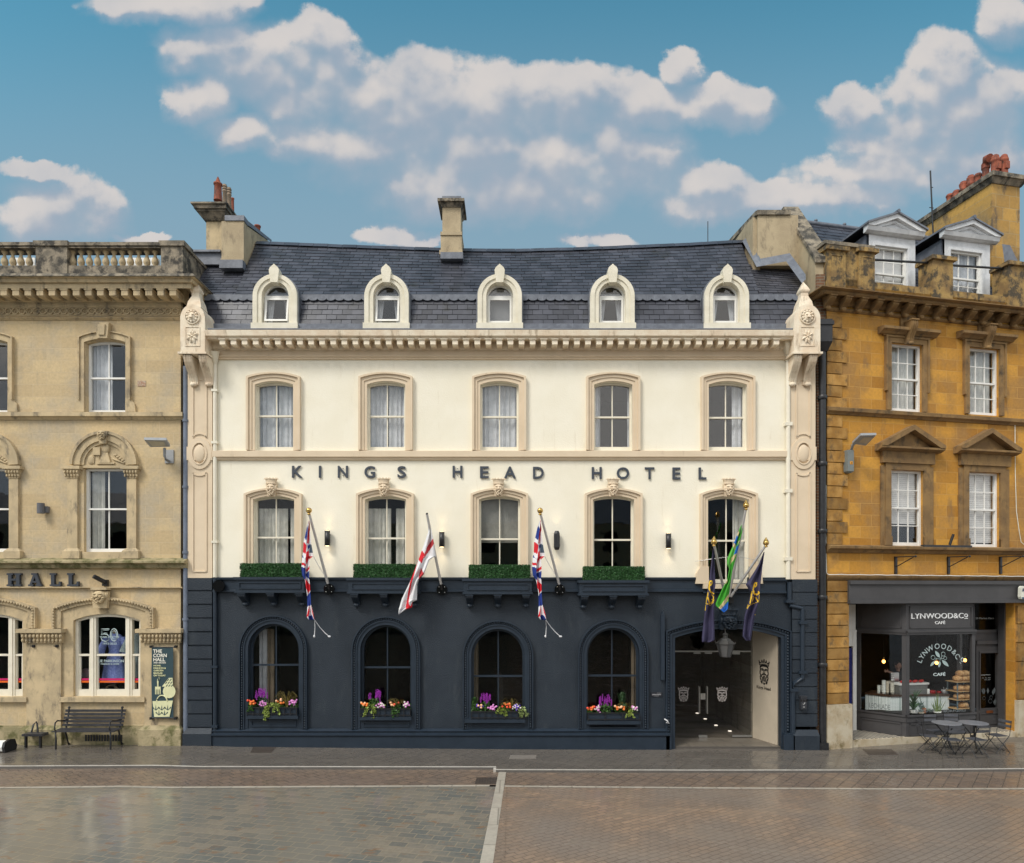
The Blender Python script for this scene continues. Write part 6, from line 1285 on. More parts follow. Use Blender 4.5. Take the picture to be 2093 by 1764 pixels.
# big stack with pots
ysk = 1.6; g = G(); a, b = R1(1530, 0, ysk)[0], R1(1727, 0, ysk)[0]; zk = R1(1650, 255, ysk)[1]
g.box(a, b, ysk, 6.2, ptop, zk); st_ = g.part('chimney', [brickm('ochre_stack', (.55, .32, .08), (.38, .22, .06), (.42, .30, .14), .5, .38, .01, 'XZ', dirt=(.13, .095, .06), dirt_amt=(.50, .66), var=(.32, .22, .10), dsc=(1, 1, .5))], oc)
g = G(); g.taper((a-.03, b+.03, ysk-.03, 6.23), (a-.12, b+.12, ysk-.14, 6.3), zk, zk+.14); g.box(a-.16, b+.16, ysk-.18, 6.35, zk+.14, zk+.27); g.part('chimney_cap', M['limed'], st_)
zk2 = zk+.27
for k, (zx, h, r, t) in enumerate(((1660, .62, .135, 1), (1553, .62, .14, 1), (1487, .60, .12, 2), (1432, .50, .12, 0), (1381, .60, .12, 3), (1330, .56, .13, 3), (1279, .44, .12, 3), (1233, .46, .12, 0))):
    r *= .88; g = G(); c = a+.30 if k else a+.55
    lo, hi = .5, 9.
    for _ in range(30):
        m_ = (lo+hi)/2
        if R1(zx, 0, m_)[0] < c: lo = m_
        else: hi = m_
    y = max(ysk+.10, min(6.0, lo))
    pr = [(r, 0), (r*.88, h*.6), (r*.9, h*.8), (r*1.08, h*.84), (r*1.08, h*.92), (r*.85, h)]
    if t == 3: pr = [(r, 0), (r*.85, h*.45), (r*1.15, h*.5), (r*1.15, h*.58), (r*.85, h*.62), (r*1.1, h*.82), (r*1.1, h*.9), (r*.8, h*.92), (r*.8, h)]
    g.lathe(pr, (c, y, zk2), 14)
    if t == 1: g.ell((c, y, zk2+h), (r*.95, r*.95, .12), 10, 6); g.box(c-r*.6, c+r*.6, y-r-.02, y-r+.05, zk2+h*.4, zk2+h*.75)
    if t == 2: g.tube([(c, y, zk2+h-.1), (c, y, zk2+h+.05), (c-.05, y-.08, zk2+h+.15), (c-.07, y-.20, zk2+h+.10)], .12, 10)
    g.part('chimney_pot', M['terra'], st_)
g = G(); sk0 = R1(1515, 720, ro0+.6)
g.add([(a-.30, 1.0, R1(1560, 690, 1.2)[1]), (a-.02, 1.0, R1(1560, 690, 1.2)[1]), (b+.1, .9, zlow), (a-.1, .9, zlow)], [(0, 1, 2, 3)]); g.part('lead_flashing', M['lead'], st_)
ya_ = 3.2; p, q = R1(1118, 590, ya_), R1(1096, 148, ya_); g = G(); g.tube([(p[0], ya_, p[1]-.2), (q[0], ya_, q[1])], .024, 6)
for y_, w_ in ((265, .06), (410, .10)): r_ = R1(1108, y_, ya_); g.tube([(r_[0]-w_, ya_, r_[1]), (r_[0]+w_*.6, ya_, r_[1])], .012, 5)
g.solo('aerial', M['black'], 'tall dark aerial mast between the ochre chimney stack and the white dormer', 'aerial', CA, group='roof aerials')
# black downpipe between the buildings, brick strip
g = G(); xp = HO.u(1680, -.05); g.tube([(xp, -.06, .0), (xp, -.06, Z(705))], .085, 10); g.box(xp-.16, xp+.16, -.26, 0, Z(705), Z(660)); g.box(xp-.19, xp+.19, -.29, 0, Z(672), Z(664)); g.taper((xp-.09, xp+.09, -.15, 0), (xp-.16, xp+.16, -.26, 0), Z(722), Z(705)); 
for dy in (818, 953, 1090, 1225, 1362): g.lathe([(.11, 0), (.12, .03), (.12, .08), (.11, .10)], (xp, -.06, Z(dy)), 10)
g.box(xp-.11, xp+.11, -.17, 0, 0, .18)
for v_ in range(len(g.v)):
    x, y, z = g.v[v_]; dx_, dy_ = x-8.04, y; g.v[v_] = (dx_*CA.c+dy_*CA.s, -dx_*CA.s+dy_*CA.c, z)
g.part('drainpipe', M['black'], oc)
g = G(); g.box(HO.u(1669, 0), 8.06, .02, .3, 0, Z(560)); g.part('party_brickwork', [brickm('old_brick', (.22, .10, .05), (.13, .07, .04), (.20, .17, .12), .225, .075, .012, 'XZ', dirt=(.04, .03, .025))], ht)
# ------------------------------------------------------------------ shopfront
SG = 'grey'; g = G(); fa, fb = R2(515, 0, -.08)[0], OU; zf1, zf0 = R2(1000, 1452, -.1)[1], R2(1000, 1612, -.1)[1]
g.box(fa, fb, -.12, .25, zf0, zf1); g.box(fa, fb, -.17, -.1202, zf1-.10, zf1-.02); g.box(fa, fb, -.17, -.1202, zf0, zf0+.09); g.part('fascia', M[SG], oc)
# bay: points in plan (u, y)
STEP = .19; Bp = [(R3(575, 0, 1.04)[0], 1.04), (R3(925, 0, .0)[0], .0), (R3(1412, 0, .0)[0], .0), (R3(1418, 0, .9)[0]-.05, .50)]
Bp[3] = (Bp[2][0]+.0, .50)
def seg(g, a, b, z0, z1, th, out=0., ins=0.):
    a = Vector((a[0], a[1])); b = Vector((b[0], b[1])); d = (b-a).normalized(); n = Vector((d.y, -d.x)); a = a+d*ins+n*out; b = b-d*ins+n*out; c, e = b-n*th, a-n*th
    v = [(p.x, p.y, z) for z in (z0, z1) for p in (a, b, c, e)]; g.add(v, [(0, 3, 2, 1), (4, 5, 6, 7), (0, 1, 5, 4), (1, 2, 6, 5), (2, 3, 7, 6), (3, 0, 4, 7)])
zz = lambda y, x=1000: R3(x, y, .0)[1]
zr_, zg0, zg1, zs0, zs1 = zz(1215), zz(1163), zz(600), zz(578), zz(380)
zsb = zz(1330)
g = G()
for i, (a, b) in enumerate(zip(Bp, Bp[1:])):
    seg(g, a, b, zsb, zr_, .08); seg(g, a, b, zr_, zg0, .10, .02); seg(g, a, b, zg0-.05, zg0, .14, .05); seg(g, a, b, zg1, zg1+.06, .10, .03); seg(g, a, b, zs0-.02, zs0+.03, .14, .06); seg(g, a, b, zs0+.031, zs1, .06)
    A_, B_ = Vector(a), Vector(b); d = (B_-A_).normalized()
    for z0, z1 in ((zsb+.06, zr_-.03), (zs0+.09, zs1-.07)):      # raised panel moulding
        for (t0, t1, c0, c1) in ((.10, -.10, z0, z0+.035), (.10, -.10, z1-.035, z1)): seg(g, tuple(A_+d*.10), tuple(B_-d*.10), c0, c1, .02, .02)
        seg(g, tuple(A_+d*.10), tuple(A_+d*.135), z0, z1, .02, .02); seg(g, tuple(B_-d*.135), tuple(B_-d*.10), z0, z1, .02, .02)
    seg(g, tuple(A_+d*.0), tuple(A_+d*.10), zg0, zg1, .08, .005); seg(g, tuple(B_-d*.10), tuple(B_), zg0, zg1, .08, .005)
bay = g.part('shopfront_bay', M[SG], oc)
g = G()
for a, b in zip(Bp, Bp[1:]): seg(g, a, b, zg0, zg1, .008, -.04, .1)
g.part('pane', M['glassd'], bay)
g = G(); g.add([(p[0], p[1], zs1-.01) for p in Bp], [(0, 1, 2, 3)]); g.add([(p[0], p[1], zg0-.02) for p in Bp], [(0, 1, 2, 3)]); g.part('shelf', M['dark'], bay)
# entrances, step, tiles
M['tile'] = None
m, t, b = base_mat('diamond_floor_tiles'); tcn = tn(t, 'ShaderNodeTexCoord'); mp_ = tn(t, 'ShaderNodeMapping'); mp_.inputs['Rotation'].default_value = (0, 0, R(45)); mp_.inputs['Scale'].default_value = (11, 11, 11); ck = tn(t, 'ShaderNodeTexChecker'); ck.inputs['Scale'].default_value = 1
t.links.new(tcn.outputs['Object'], mp_.inputs[0]); t.links.new(mp_.outputs[0], ck.inputs[0]); ck.inputs[1].default_value = (.55, .50, .40, 1); ck.inputs[2].default_value = (.03, .03, .035, 1); t.links.new(ck.outputs[0], b.inputs[0]); b.inputs['Roughness'].default_value = .4; M['tile'] = m
g = G(); g.box(sh0+.0, sh1, -.05, 1.4, -.05, STEP-.004); g.part('step', M['ochb'], oc)
g = G(); g.box(sh0+.02, sh1-.02, .02, 1.4, STEP-.003, STEP+.006); g.part('tiled_floor', M['tile'], oc)
g = G(); wx0, wx1 = R3(525, 0, 1.0)[0], R3(572, 0, 1.0)[0]; g.box(wx0+.1, wx1, .98, 1.05, STEP, zz(580)); g.box(wx0-.3, wx1, .97, 1.05, R3(550, 578, 1)[1], R3(550, 566, 1)[1]); g.box(wx0-.2, wx1, .99, 1.05, R3(550, 680, 1)[1], R3(550, 566, 1)[1]); g.box(wx0-.2, wx1-.03, .98, 1.05, R3(550, 565, 1)[1], R3(550, 385, 1)[1]); g.part('door_frame', M['white'], oc)
g = G(); g.box(wx0-.6, wx0+.099, 1.02, 1.07, STEP, R3(550, 695, 1)[1]); g.part('door', [flat('royal_blue_door', (.010, .018, .16), .35)], oc)
d0, d1 = R3(1420, 0, .50)[0], R3(1608, 0, .50)[0]; zd = R3(1500, 665, .50)[1]
g = G(); g.wall([(d0, STEP), (d0, zd), (d1, zd), (d1, STEP)], [rect(d0+.12, d1-.17, R3(1500, 1118, .50)[1], R3(1500, 728, .50)[1])], .50, .05); g.band([(d0+.10, STEP+.1), (d0+.10, R3(1500, 1150, .50)[1]), (d1-.15, R3(1500, 1150, .50)[1]), (d1-.15, STEP+.1), (d0+.1, STEP+.1)], [(d0+.13, STEP+.13), (d0+.13, R3(1500, 1158, .50)[1]), (d1-.18, R3(1500, 1158, .50)[1]), (d1-.18, STEP+.13), (d0+.13, STEP+.13)], .48, .4999); g.band([(d0+.09, R3(1500, 1124, .50)[1]), (d0+.09, R3(1500, 715, .50)[1]), (d1-.14, R3(1500, 715, .50)[1]), (d1-.14, R3(1500, 1124, .50)[1])], [(d0+.12, R3(1500, 1124, .50)[1]), (d0+.12, R3(1500, 728, .50)[1]), (d1-.17, R3(1500, 728, .50)[1]), (d1-.17, R3(1500, 1124, .50)[1])], .47, .4999)
dr = g.part('door', M[SG], oc)
g = G(); g.box(d0+.12, d1-.17, .52, .525, R3(1500, 1118, .50)[1], R3(1500, 728, .50)[1]); g.part('pane', M['glassd'], dr)
g = G(); lx = (d0+d1)/2-.03; lz = R3(1500, 1142, .50)[1]; g.box(lx-.11, lx+.11, .465, .4695, lz-.035, lz+.035); g.part('letter_plate', [flat('copper_letter_plate', (.35, .13, .05), .4, .8)], dr)
g = G(); g.box(d1, sh1+.02, .42, .6, STEP, zf0); g.box(sh1-.075, sh1-.0201, .24, .42, STEP, zf0); g.box(d0-.02, d1, .45, .55, zd, zd+.10); g.box(d0-.02, d1, .48, .54, zd+.32, zd+.40); g.box(d0-.02, d1, .51, .54, zd+.101, zd+.319); g.part('door_frame', M[SG], oc)
g = G(); g.box(d0, d1, .52, .525, zd+.40, zf0); g.part('fanlight', M['glassd'], oc)
g = G(); p, q = R3(1438, 890, .50), R3(1523, 878, .50); text_in(g, 'Opening Hours', p[0], q[0], p[1], q[1], .515, .003, .005)
for s_, x0, x1, y0, y1 in (('Mon - Sat   7am - 5pm', 1441, 1524, 901, 909), ('Sun          8am - 4pm', 1441, 1524, 914, 922)): p, q = R3(x0, y1, .50), R3(x1, y0, .50); text_in(g, s_, p[0], q[0], p[1], q[1], .515, .003)
p, q = R3(1418, 490, .50), R3(1548, 476, .50); text_in(g, '20 Market Place', p[0], q[0], p[1], q[1], .515, .003)
tg = thing('opening_hours_lettering', 'small pale opening hours lettering on the dark cafe door glass', 'lettering', (d0+.4, .50, zz(900)), CA); g.part('lettering', flat('pale_vinyl', (.40, .42, .42), .6), tg)
g = G(); rn = random.Random(4)
for k in range(11):
    u = d0+.15+(d1-d0-.36)*rn.random(); z = R3(1500, 985+115*rn.random(), .50)[1]; r_ = .045+.02*rn.random()
    if k % 2: g.tube([(u+r_*math.cos(q*.7), .513, z+r_*math.sin(q*.7)) for q in range(10)], .004, 4)
    else: g.add([(u, .513, z-.09), (u+.04, .513, z), (u, .513, z+.09), (u-.04, .513, z)], [(0, 1, 2, 3)])
g.part('berry_pattern', flat('faint_vinyl', (.10, .115, .12), .7), tg)
# fascia sign panel lettering
sg2 = thing('cafe_sign', 'white cafe name lettering on the dark grey panel above the bay window', 'sign', ((Bp[1][0]+Bp[2][0])/2, -.02, zz(500)), CA)
g = G(); yy = -.012; c3 = lambda x, y: R3(x, y, yy)
p, q = c3(962, 487), c3(1330, 446); text_in(g, 'LYNWOOD&C', p[0], q[0], p[1], q[1], yy, .015)
p, q = c3(1336, 477), c3(1360, 450); 
g.band([((p[0]+q[0])/2+(q[0]-p[0])*.5*math.cos(k*.4189), (p[1]+q[1])/2+(q[1]-p[1])*.5*math.sin(k*.4189)) for k in range(16)], [((p[0]+q[0])/2+(q[0]-p[0])*.32*math.cos(k*.4189), (p[1]+q[1])/2+(q[1]-p[1])*.34*math.sin(k*.4189)) for k in range(16)], yy-.008, yy+.008)
g.box(p[0], q[0], yy-.008, yy+.008, c3(1350, 487)[1], c3(1350, 483)[1]); p, q = c3(1129, 525), c3(1201, 499); text_in(g, 'CAFÉ', p[0], q[0], p[1], q[1], yy, .012)
g.part('lettering', flat('sign_white', (.85, .86, .86), .5), sg2)
# lettering on the bay glass
wl2 = thing('cafe_window_lettering', 'curved white cafe name, berry sprig and town names on the bay window glass', 'lettering', ((Bp[1][0]+Bp[2][0])/2, .0, zz(780)), CA)
g = G(); yy = .028; cc = R3(1161, 840, yy); rr = R3(1161, 678, yy)[1]-cc[1]; st_txt = 'LYNWOOD&C'
angs = [-68, -56.5, -43.5, -26.5, -6.5, 11, 28.5, 44.5, 58.5]
for chh, a in zip(st_txt, angs):
    v, f = text_mesh(chh, .012); xs = [q[0] for q in v]; mxx = (min(xs)+max(xs))/2; ys = [q[1] for q in v]; sc_ = (R3(0, 665, yy)[1]-R3(0, 706, yy)[1])/.73; an = R(a)*1.0; ca, sa = math.cos(an), math.sin(an)
    g.add([(cc[0]+(rr*sa*1.10)+((q[0]-mxx)*ca+(q[1]-.36)*sa)*sc_*1.05, yy, cc[1]+rr*ca+(-(q[0]-mxx)*sa+(q[1]-.36)*ca)*sc_) for q in v], f)
o_ = R3(1322, 776, yy); g.tube([(o_[0]+.045*math.cos(k*.524), yy, o_[1]+.05*math.sin(k*.524)) for k in range(13)], .009, 4); p, q = R3(1303, 792, yy), R3(1312, 804, yy); g.tube([(p[0], yy, p[1]), (q[0], yy, q[1])], .008, 4)
p, q = R3(1117, 891, yy), R3(1203, 862, yy); text_in(g, 'CAFÉ', p[0], q[0], p[1], q[1], yy, .003, .01)
g.part('lettering', flat('glass_lettering', (.66, .76, .76), .5), wl2)
g = G(); pt = lambda x, y: (R3(x, y, yy)[0], yy, R3(x, y, yy)[1])
def leaf_(x0, y0, x1, y1, wd):
    a = Vector((x0, y0)); b_ = Vector((x1, y1)); d = b_-a; n = Vector((-d.y, d.x)).normalized()*wd
    g.add([pt(*a), pt(*(a+d*.25+n*.8)), pt(*(a+d*.55+n)), pt(*(a+d*.8+n*.6)), pt(*b_), pt(*(a+d*.8-n*.6)), pt(*(a+d*.55-n)), pt(*(a+d*.25-n*.8))], [tuple(range(8))])
leaf_(1163, 762, 1130, 713, 12); leaf_(1130, 785, 1095, 822, 10); leaf_(1163, 785, 1156, 830, 10); leaf_(1178, 778, 1226, 824, 12)
for x, y, r_ in ((1187, 736, 14), (1201, 765, 11), (1115, 760, 14)): g.tube([pt(x+r_*math.cos(k*.524), y+r_*1.05*math.sin(k*.524)) for k in range(13)], .007, 4)
for l in (((1163, 785), (1168, 770), (1178, 748)), ((1168, 770), (1192, 768)), ((1168, 772), (1128, 764)), ((1140, 768), (1125, 788))): g.tube([pt(*q) for q in l], .006, 4)
g.part('berry_sprig', flat('glass_drawing', (.36, .46, .45), .5), wl2)
g = G()
MT_ = flat('grey_vinyl', (.16, .18, .19), .6)
for s_, x0, x1 in (('BURFORD', 1190, 1345), ('FAIRFORD', 972, 1128)): g = G(); p, q = R3(x0, 1148, yy), R3(x1, 1123, yy); text_in(g, s_, p[0], q[0], p[1], q[1], yy, .003, .0); g.part('town_name', MT_, wl2)
g = G()
A_, B_ = Vector(Bp[0]), Vector(Bp[1]); d = (B_-A_); v, f = text_mesh('LECHLADE', 0); xs = [q[0] for q in v]; ys = [q[1] for q in v]
zt0, zt1 = zz(1160)+.02, zz(1125)+.02; nn = Vector((d.y, -d.x)).normalized()
def on_(q): p = A_+d*(.26+.42*(q[0]-min(xs))/(max(xs)-min(xs)))-nn*.03; return (p.x, p.y, zt0+.05+(zt1-zt0)*(q[1]-min(ys))/(max(ys)-min(ys)))
g.add([on_(q) for q in v], f); g.part('town_name', MT_, wl2)
# ------------------------------------------------------------------ inside the cafe
cy = .62; cz1 = R3(760, 1040, .7)[1]; cz0 = STEP
p0, p1, p2 = R3(655, 0, 1.15)[0], R3(812, 0, .72)[0], R3(1222, 0, .55)[0]
Cp = [(p0, 1.25), (p1+.0, .72), (p2, .52)]
ct = thing('cafe_counter', 'white mesh fronted counter with dark top behind the bay window', 'counter', (p1, .8, cz0), CA)
m, t, b = base_mat('white_mesh_tile'); tcn = tn(t, 'ShaderNodeTexCoord'); mp_ = tn(t, 'ShaderNodeMapping'); mp_.inputs['Scale'].default_value = (22, 22, 26); vo = tn(t, 'ShaderNodeTexVoronoi', feature='DISTANCE_TO_EDGE'); vo.inputs['Scale'].default_value = 1; vo.inputs['Randomness'].default_value = 0
t.links.new(tcn.outputs['Object'], mp_.inputs[0]); t.links.new(mp_.outputs[0], vo.inputs[0]); t.links.new(mx(t, rp(t, vo.outputs['Distance'], .03, .09), (.35, .42, .40), (.80, .84, .82)), b.inputs[0]); M['mesh_tile'] = m
g = G()
for a, b_ in zip(Cp, Cp[1:]): seg(g, a, b_, cz0, cz1, .04)
g.part('counter_front', M['mesh_tile'], ct)
g = G()
for a, b_ in zip(Cp, Cp[1:]): seg(g, a, b_, cz1, cz1+.05, .62, .03)
g.part('counter_top', [flat('dark_wood_top', (.06, .030, .018), .35)], ct)
ctz = cz1+.051
def onc(x, y, w=.85): q = R3(x, y, w); return q
# paper cup stacks
for i, (x0, x1, yt, w_, c_, lb) in enumerate(((716, 724, 1010, 1.1, (.62, .62, .56), 'shortest white cup stack at the left end of the cafe counter'), (723, 741, 955, 1.05, (.66, .68, .62), 'white cup stack, second from the left on the cafe counter'), (746, 757, 955, 1.15, (.6, .6, .55), 'thin white cup stack tucked behind the tallest stack'), (757, 779, 920, .98, (.74, .75, .70), 'tallest white paper cup stack on the cafe counter'), (783, 803, 926, .97, (.52, .46, .36), 'tall cream cup stack with kraft brown top cups'), (806, 817, 924, 1.1, (.5, .42, .3), 'narrow cream cup stack behind two kraft topped stacks'), (816, 840, 936, .92, (.60, .57, .48), 'wide cream cup stack with brown top cups beside the machine'), (843, 866, 942, 1.0, (.28, .25, .19), 'shaded grey brown cup stack against the coffee machine'))):
    a, b_ = onc(x0, 1040, w_), onc(x1, yt, w_); r_ = (b_[0]-a[0])/2; H = b_[1]-ctz; g = G(); pr = []
    n = max(3, int(H/.045))
    for k in range(n): pr += [(r_*.86, H*k/n), (r_, H*(k+.85)/n), (r_*1.04, H*(k+.9)/n), (r_*1.04, H*(k+.99)/n)]
    g.lathe(pr, ((a[0]+b_[0])/2, w_, ctz), 12); g.solo('cup_stack', flat('paper_cup', c_, .7), lb, 'cup stack', CA, group='stacks of paper cups')
a, b_ = onc(875, 1035, .72), onc(1078, 934, .72); em = thing('espresso_machine', 'grey metal espresso machine with red trimmed cup rail on the cafe counter', 'coffee machine', ((a[0]+b_[0])/2, .9, ctz), CA)
g = G(); g.taper((a[0]+.03, b_[0]-.02, .72, 1.2), (a[0], b_[0], .72, 1.25), ctz+.03, b_[1]-.06); g.box(a[0]+.02, b_[0]-.02, .70, 1.2, ctz, ctz+.12); g.part('body', [flat('machine_grey', (.20, .20, .19), .3, .5)], em)
g = G(); g.box(a[0]-.02, b_[0]+.02, .69, 1.1, b_[1]-.06, b_[1]-.01); g.part('tray', M['white'], em)
g = G(); 
for k in range(12): u = a[0]+.12+(b_[0]-a[0]-.2)*k/11; g.ell((u, .74+.05*(k % 3), b_[1]+.03), (.06, .06, .035), 8, 5)
g.part('red_cups', [flat('machine_red', (.55, .015, .012), .35)], em)
g = G(); p, q = onc(830, 930, .9), onc(886, 868, .9); v = []
for k in range(5):
    for j in range(4): g.ell((p[0]+(q[0]-p[0])*(k+.5)/5, .95+.01*k, p[1]+(q[1]-p[1])*(j+.5)/4), (.028, .02, .034), 7, 5)
g.box(p[0], q[0], .955, .965, p[1], q[1]); g.solo('cup_tray', M['steel'], 'shiny silver tray of round moulds held up above the coffee machine', 'tray', CA)
# figure behind the counter reaching out
pe = thing('person', 'person in dark clothing behind the counter reaching out an open hand', 'person', (onc(845, 0, 1.5)[0], 1.55, STEP), CA)
def skin(name, pts, edges, rad, mat, parent, lvl=2):
    me = bpy.data.meshes.new(name); o_ = ORG[parent]; me.from_pydata([(p[0]-o_[0], p[1]-o_[1], p[2]-o_[2]) for p in pts], edges, []); o = bpy.data.objects.new(name, me); col.objects.link(o); o.parent = parent
    md_ = o.modifiers.new('skin', 'SKIN'); sv = me.skin_vertices[0].data
    for i, r_ in enumerate(rad): sv[i].radius = (r_, r_) if isinstance(r_, float) else r_
    sv[0].use_root = True; s2 = o.modifiers.new('sub', 'SUBSURF'); s2.levels = s2.render_levels = lvl; me.materials.append(mat); return o
hx, hz = onc(795, 858, 1.25); sxx, szz = onc(850, 872, 1.5); bxx = onc(868, 0, 1.6)[0]; skn = flat('skin', (.42, .24, .17), .55); drk = flat('dark_clothing', (.02, .02, .024), .85)
skin('clothing', [(bxx, 1.6, STEP+1.0), (bxx, 1.6, STEP+1.25), (bxx, 1.6, STEP+1.45), (bxx-.20, 1.55, STEP+1.44), (sxx-.06, 1.45, szz-.02), (bxx+.2, 1.62, STEP+1.43), (bxx+.28, 1.55, STEP+1.15), (bxx-.09, 1.6, STEP+.5), (bxx-.1, 1.6, STEP+.05), (bxx+.09, 1.6, STEP+.5), (bxx+.1, 1.6, STEP+.05)], [(0, 1), (1, 2), (2, 3), (3, 4), (2, 5), (5, 6), (0, 7), (7, 8), (0, 9), (9, 10)], [(.17, .11), (.17, .11), (.12, .09), .07, .05, .07, .05, .08, .05, .08, .05], drk, pe)
fing = [(hx, 1.28, hz)]; ed = [(0, 1)]; fing += [(sxx-.05, 1.42, szz-.01)]; rd = [.028, .034]
fing.append((hx-.045, 1.25, hz+.005)); ed.append((0, 2)); rd.append(.026)
for k, (du, dz, l) in enumerate(((-.07, .05, 1), (-.085, .025, 1.1), (-.085, -.005, 1.05), (-.07, -.03, .9))):
    i = len(fing); fing += [(hx-.045+du*.5*l, 1.24, hz+.005+dz*.6*l), (hx-.045+du*l, 1.225, hz+.005+dz*l*1.1)]; ed += [(2, i), (i, i+1)]; rd += [.011, .008]
i = len(fing); fing += [(hx-.01, 1.24, hz+.05), (hx-.02, 1.22, hz+.075)]; ed += [(0, i), (i, i+1)]; rd += [.012, .009]
skin('arm', fing, ed, rd, skn, pe, 1)
g = G(); hz2 = STEP+1.66
g.ell((bxx, 1.6, hz2), (.075, .095, .115), 14, 10); g.lathe([(.05, -.2), (.048, -.06)], (bxx, 1.6, hz2), 10); g.ell((bxx, 1.5, hz2-.015), (.013, .03, .025), 6, 5)
for s_ in (-1, 1): g.ell((bxx+s_*.03, 1.512, hz2+.015), (.014, .01, .008), 6, 4); g.ell((bxx+s_*.075, 1.61, hz2), (.012, .02, .03), 6, 5)
g.ell((bxx, 1.51, hz2-.055), (.025, .012, .008), 6, 4); g.part('head', skn, pe); g = G(); g.ell((bxx, 1.625, hz2+.03), (.085, .10, .105), 12, 8); g.part('hair', flat('dark_hair', (.02, .012, .008), .7), pe)
for x0, x1, yt, lb in ((1093, 1133, 992, 'larger red striped canister on the counter right of the coffee machine'), (1150, 1176, 998, 'smaller red striped canister behind the spiky snake plant')):
    a, b_ = onc(x0, 1038, .75), onc(x1, yt, .75); g = G(); r_ = (b_[0]-a[0])/2; H = b_[1]-ctz; g.lathe([(r_, 0), (r_, H*.35), (r_*1.03, H*.36), (r_*1.03, H*.44), (r_, H*.45), (r_, H*.8), (r_*1.04, H*.82), (r_*1.04, H*.95), (r_*.5, H)], ((a[0]+b_[0])/2, .78, ctz), 16); g.solo('canister', flat('canister_red', (.42, .012, .015), .4), lb, 'canister', CA, group='red canisters on the counter')
a, b_ = onc(1072, 1035, .7), onc(1090, 985, .7); g = G(); g.lathe([(.035, 0), (.04, .1), (.028, .13), (.02, b_[1]-ctz)], ((a[0]+b_[0])/2, .7, ctz), 12); g.solo('bottle', M['white'], 'small white bottle on the counter between machine and red canister', 'bottle', CA)
a, b_ = onc(1180, 1037, .68), onc(1212, 1018, .68); g = G(); r_ = (b_[0]-a[0])/2; g.lathe([(r_*.7, 0), (r_, .05), (r_*1.05, .09), (r_*.9, .085)], ((a[0]+b_[0])/2, .68, ctz), 14); g.tube([((a[0]+b_[0])/2, .68, ctz+.05), (b_[0]+.02, .66, ctz+.19)], .008, 5); g.tube([((a[0]+b_[0])/2, .68, ctz+.05), (a[0]+.02, .66, ctz+.17)], .008, 5); g.solo('bowl', flat('enamel_white', (.5, .5, .5), .4), 'small enamel pot with spoons at the right end of the cafe counter', 'bowl', CA)
# bread rack and loaves
ry = .42; ra, rb = R3(1252, 0, ry)[0], R3(1366, 0, ry)[0]
rk = thing('bread_rack', 'blue grey metal rack of wooden shelves stacked with loaves in the bay window', 'rack', ((ra+rb)/2, ry, STEP), CA)
shz = [R3(1300, y, ry)[1] for y in (925, 992, 1050, 1112)]
g = G()
for x in (ra, rb):
    for y in (ry-.16, ry+.16): g.box(x-.012, x+.012, y-.012, y+.012, STEP+.02, shz[0]-.02)
g.part('rack_frame', [flat('rack_blue_grey', (.16, .22, .25), .5, .3)], rk)
for z in shz: g = G(); g.box(ra-.05, rb+.02, ry-.18, ry+.18, z-.018, z); g.part('shelf', [flat('pine_shelf', (.50, .32, .15), .6)], rk)
crust = pm('bread_crust', (.36, .15, .045), (.60, .38, .18), 14, .8, .006, 40)
rn = random.Random(11); rowsd = [(0, ((-.14, .0, .13, 'left'), (.03, .0, .12, 'middle'), (.18, 0, .12, 'right'))), (0, ((-.06, .0, .11, 'upper left'), (.10, 0, .12, 'upper right'))), (1, ((-.10, 0, .16, 'left'), (.15, 0, .14, 'right'))), (2, ((-.09, 0, .17, 'left'), (.16, 0, .14, 'right'))), (3, ((.03, 0, .16, 'only'),))]
nmz = {0: 'top', 1: 'second', 2: 'third', 3: 'bottom'}
for ri, (sh_, ls) in enumerate(rowsd):
    for dx_, dy_, r_, wd in ls:
        lift = .13 if ri == 1 else 0; g = G(); ph = rn.random()*6
        g.ell(((ra+rb)/2+dx_, ry-.04, shz[sh_]+.075+lift), (r_, .12, .085), 14, 9, fn=lambda th, p_: 1+.05*math.sin(3*p_+ph)+.04*math.sin(7*th))
        for k in range(3): g.tube([((ra+rb)/2+dx_-r_*.5+.04*k, ry-.13, shz[sh_]+.10+lift), ((ra+rb)/2+dx_-r_*.2+.06*k, ry-.10, shz[sh_]+.155+lift)], .007, 4)
        g.solo('loaf', crust, {'only': 'single brown loaf on the bottom shelf of the bread rack'}.get(wd, '%s crusty loaf %s of the bread rack' % (wd, 'in the upper row on top' if ri == 1 else 'on the %s shelf' % nmz[sh_])), 'bread', CA, group='loaves on the bread rack')
# potted plants on the window ledge
def blade(g, base, tip, wd, sag=0.):
    a = Vector(base); b_ = Vector(tip); n = 5; pv = None; vs = []
    d = (b_-a); s_ = Vector((1, 0, 0)) if abs(d.z) > abs(d.x) else Vector((0, .3, 1))
    for i in range(n+1):
        t = i/n; p = a+d*t+Vector((0, 0, -sag*t*t)); q = wd*(1-t)**.6*.5+.001; vs += [tuple(p-s_*q), tuple(p+s_*q)]
    g.add(vs, [(2*i, 2*i+1, 2*i+3, 2*i+2) for i in range(n)])
def potp(lb, x0, x1, yt, yb, w_, pc, leaf, build, nm='potted_plant'):
    a, b_ = R3(x0, yb, w_), R3(x1, yt, w_); cx = (a[0]+b_[0])/2; r_ = (b_[0]-a[0])/2; t = thing(nm, lb, 'potted plant', (cx, w_, a[1]), CA, 'pots on the window ledge'); g = G()
    g.lathe([(r_*.8, 0), (r_, b_[1]-a[1]), (r_*.85, b_[1]-a[1]-.01)], (cx, w_, a[1]), 14); g.part('pot', pc, t); g = G(); build(g, cx, w_, b_[1], r_); g.part('foliage', leaf, t)
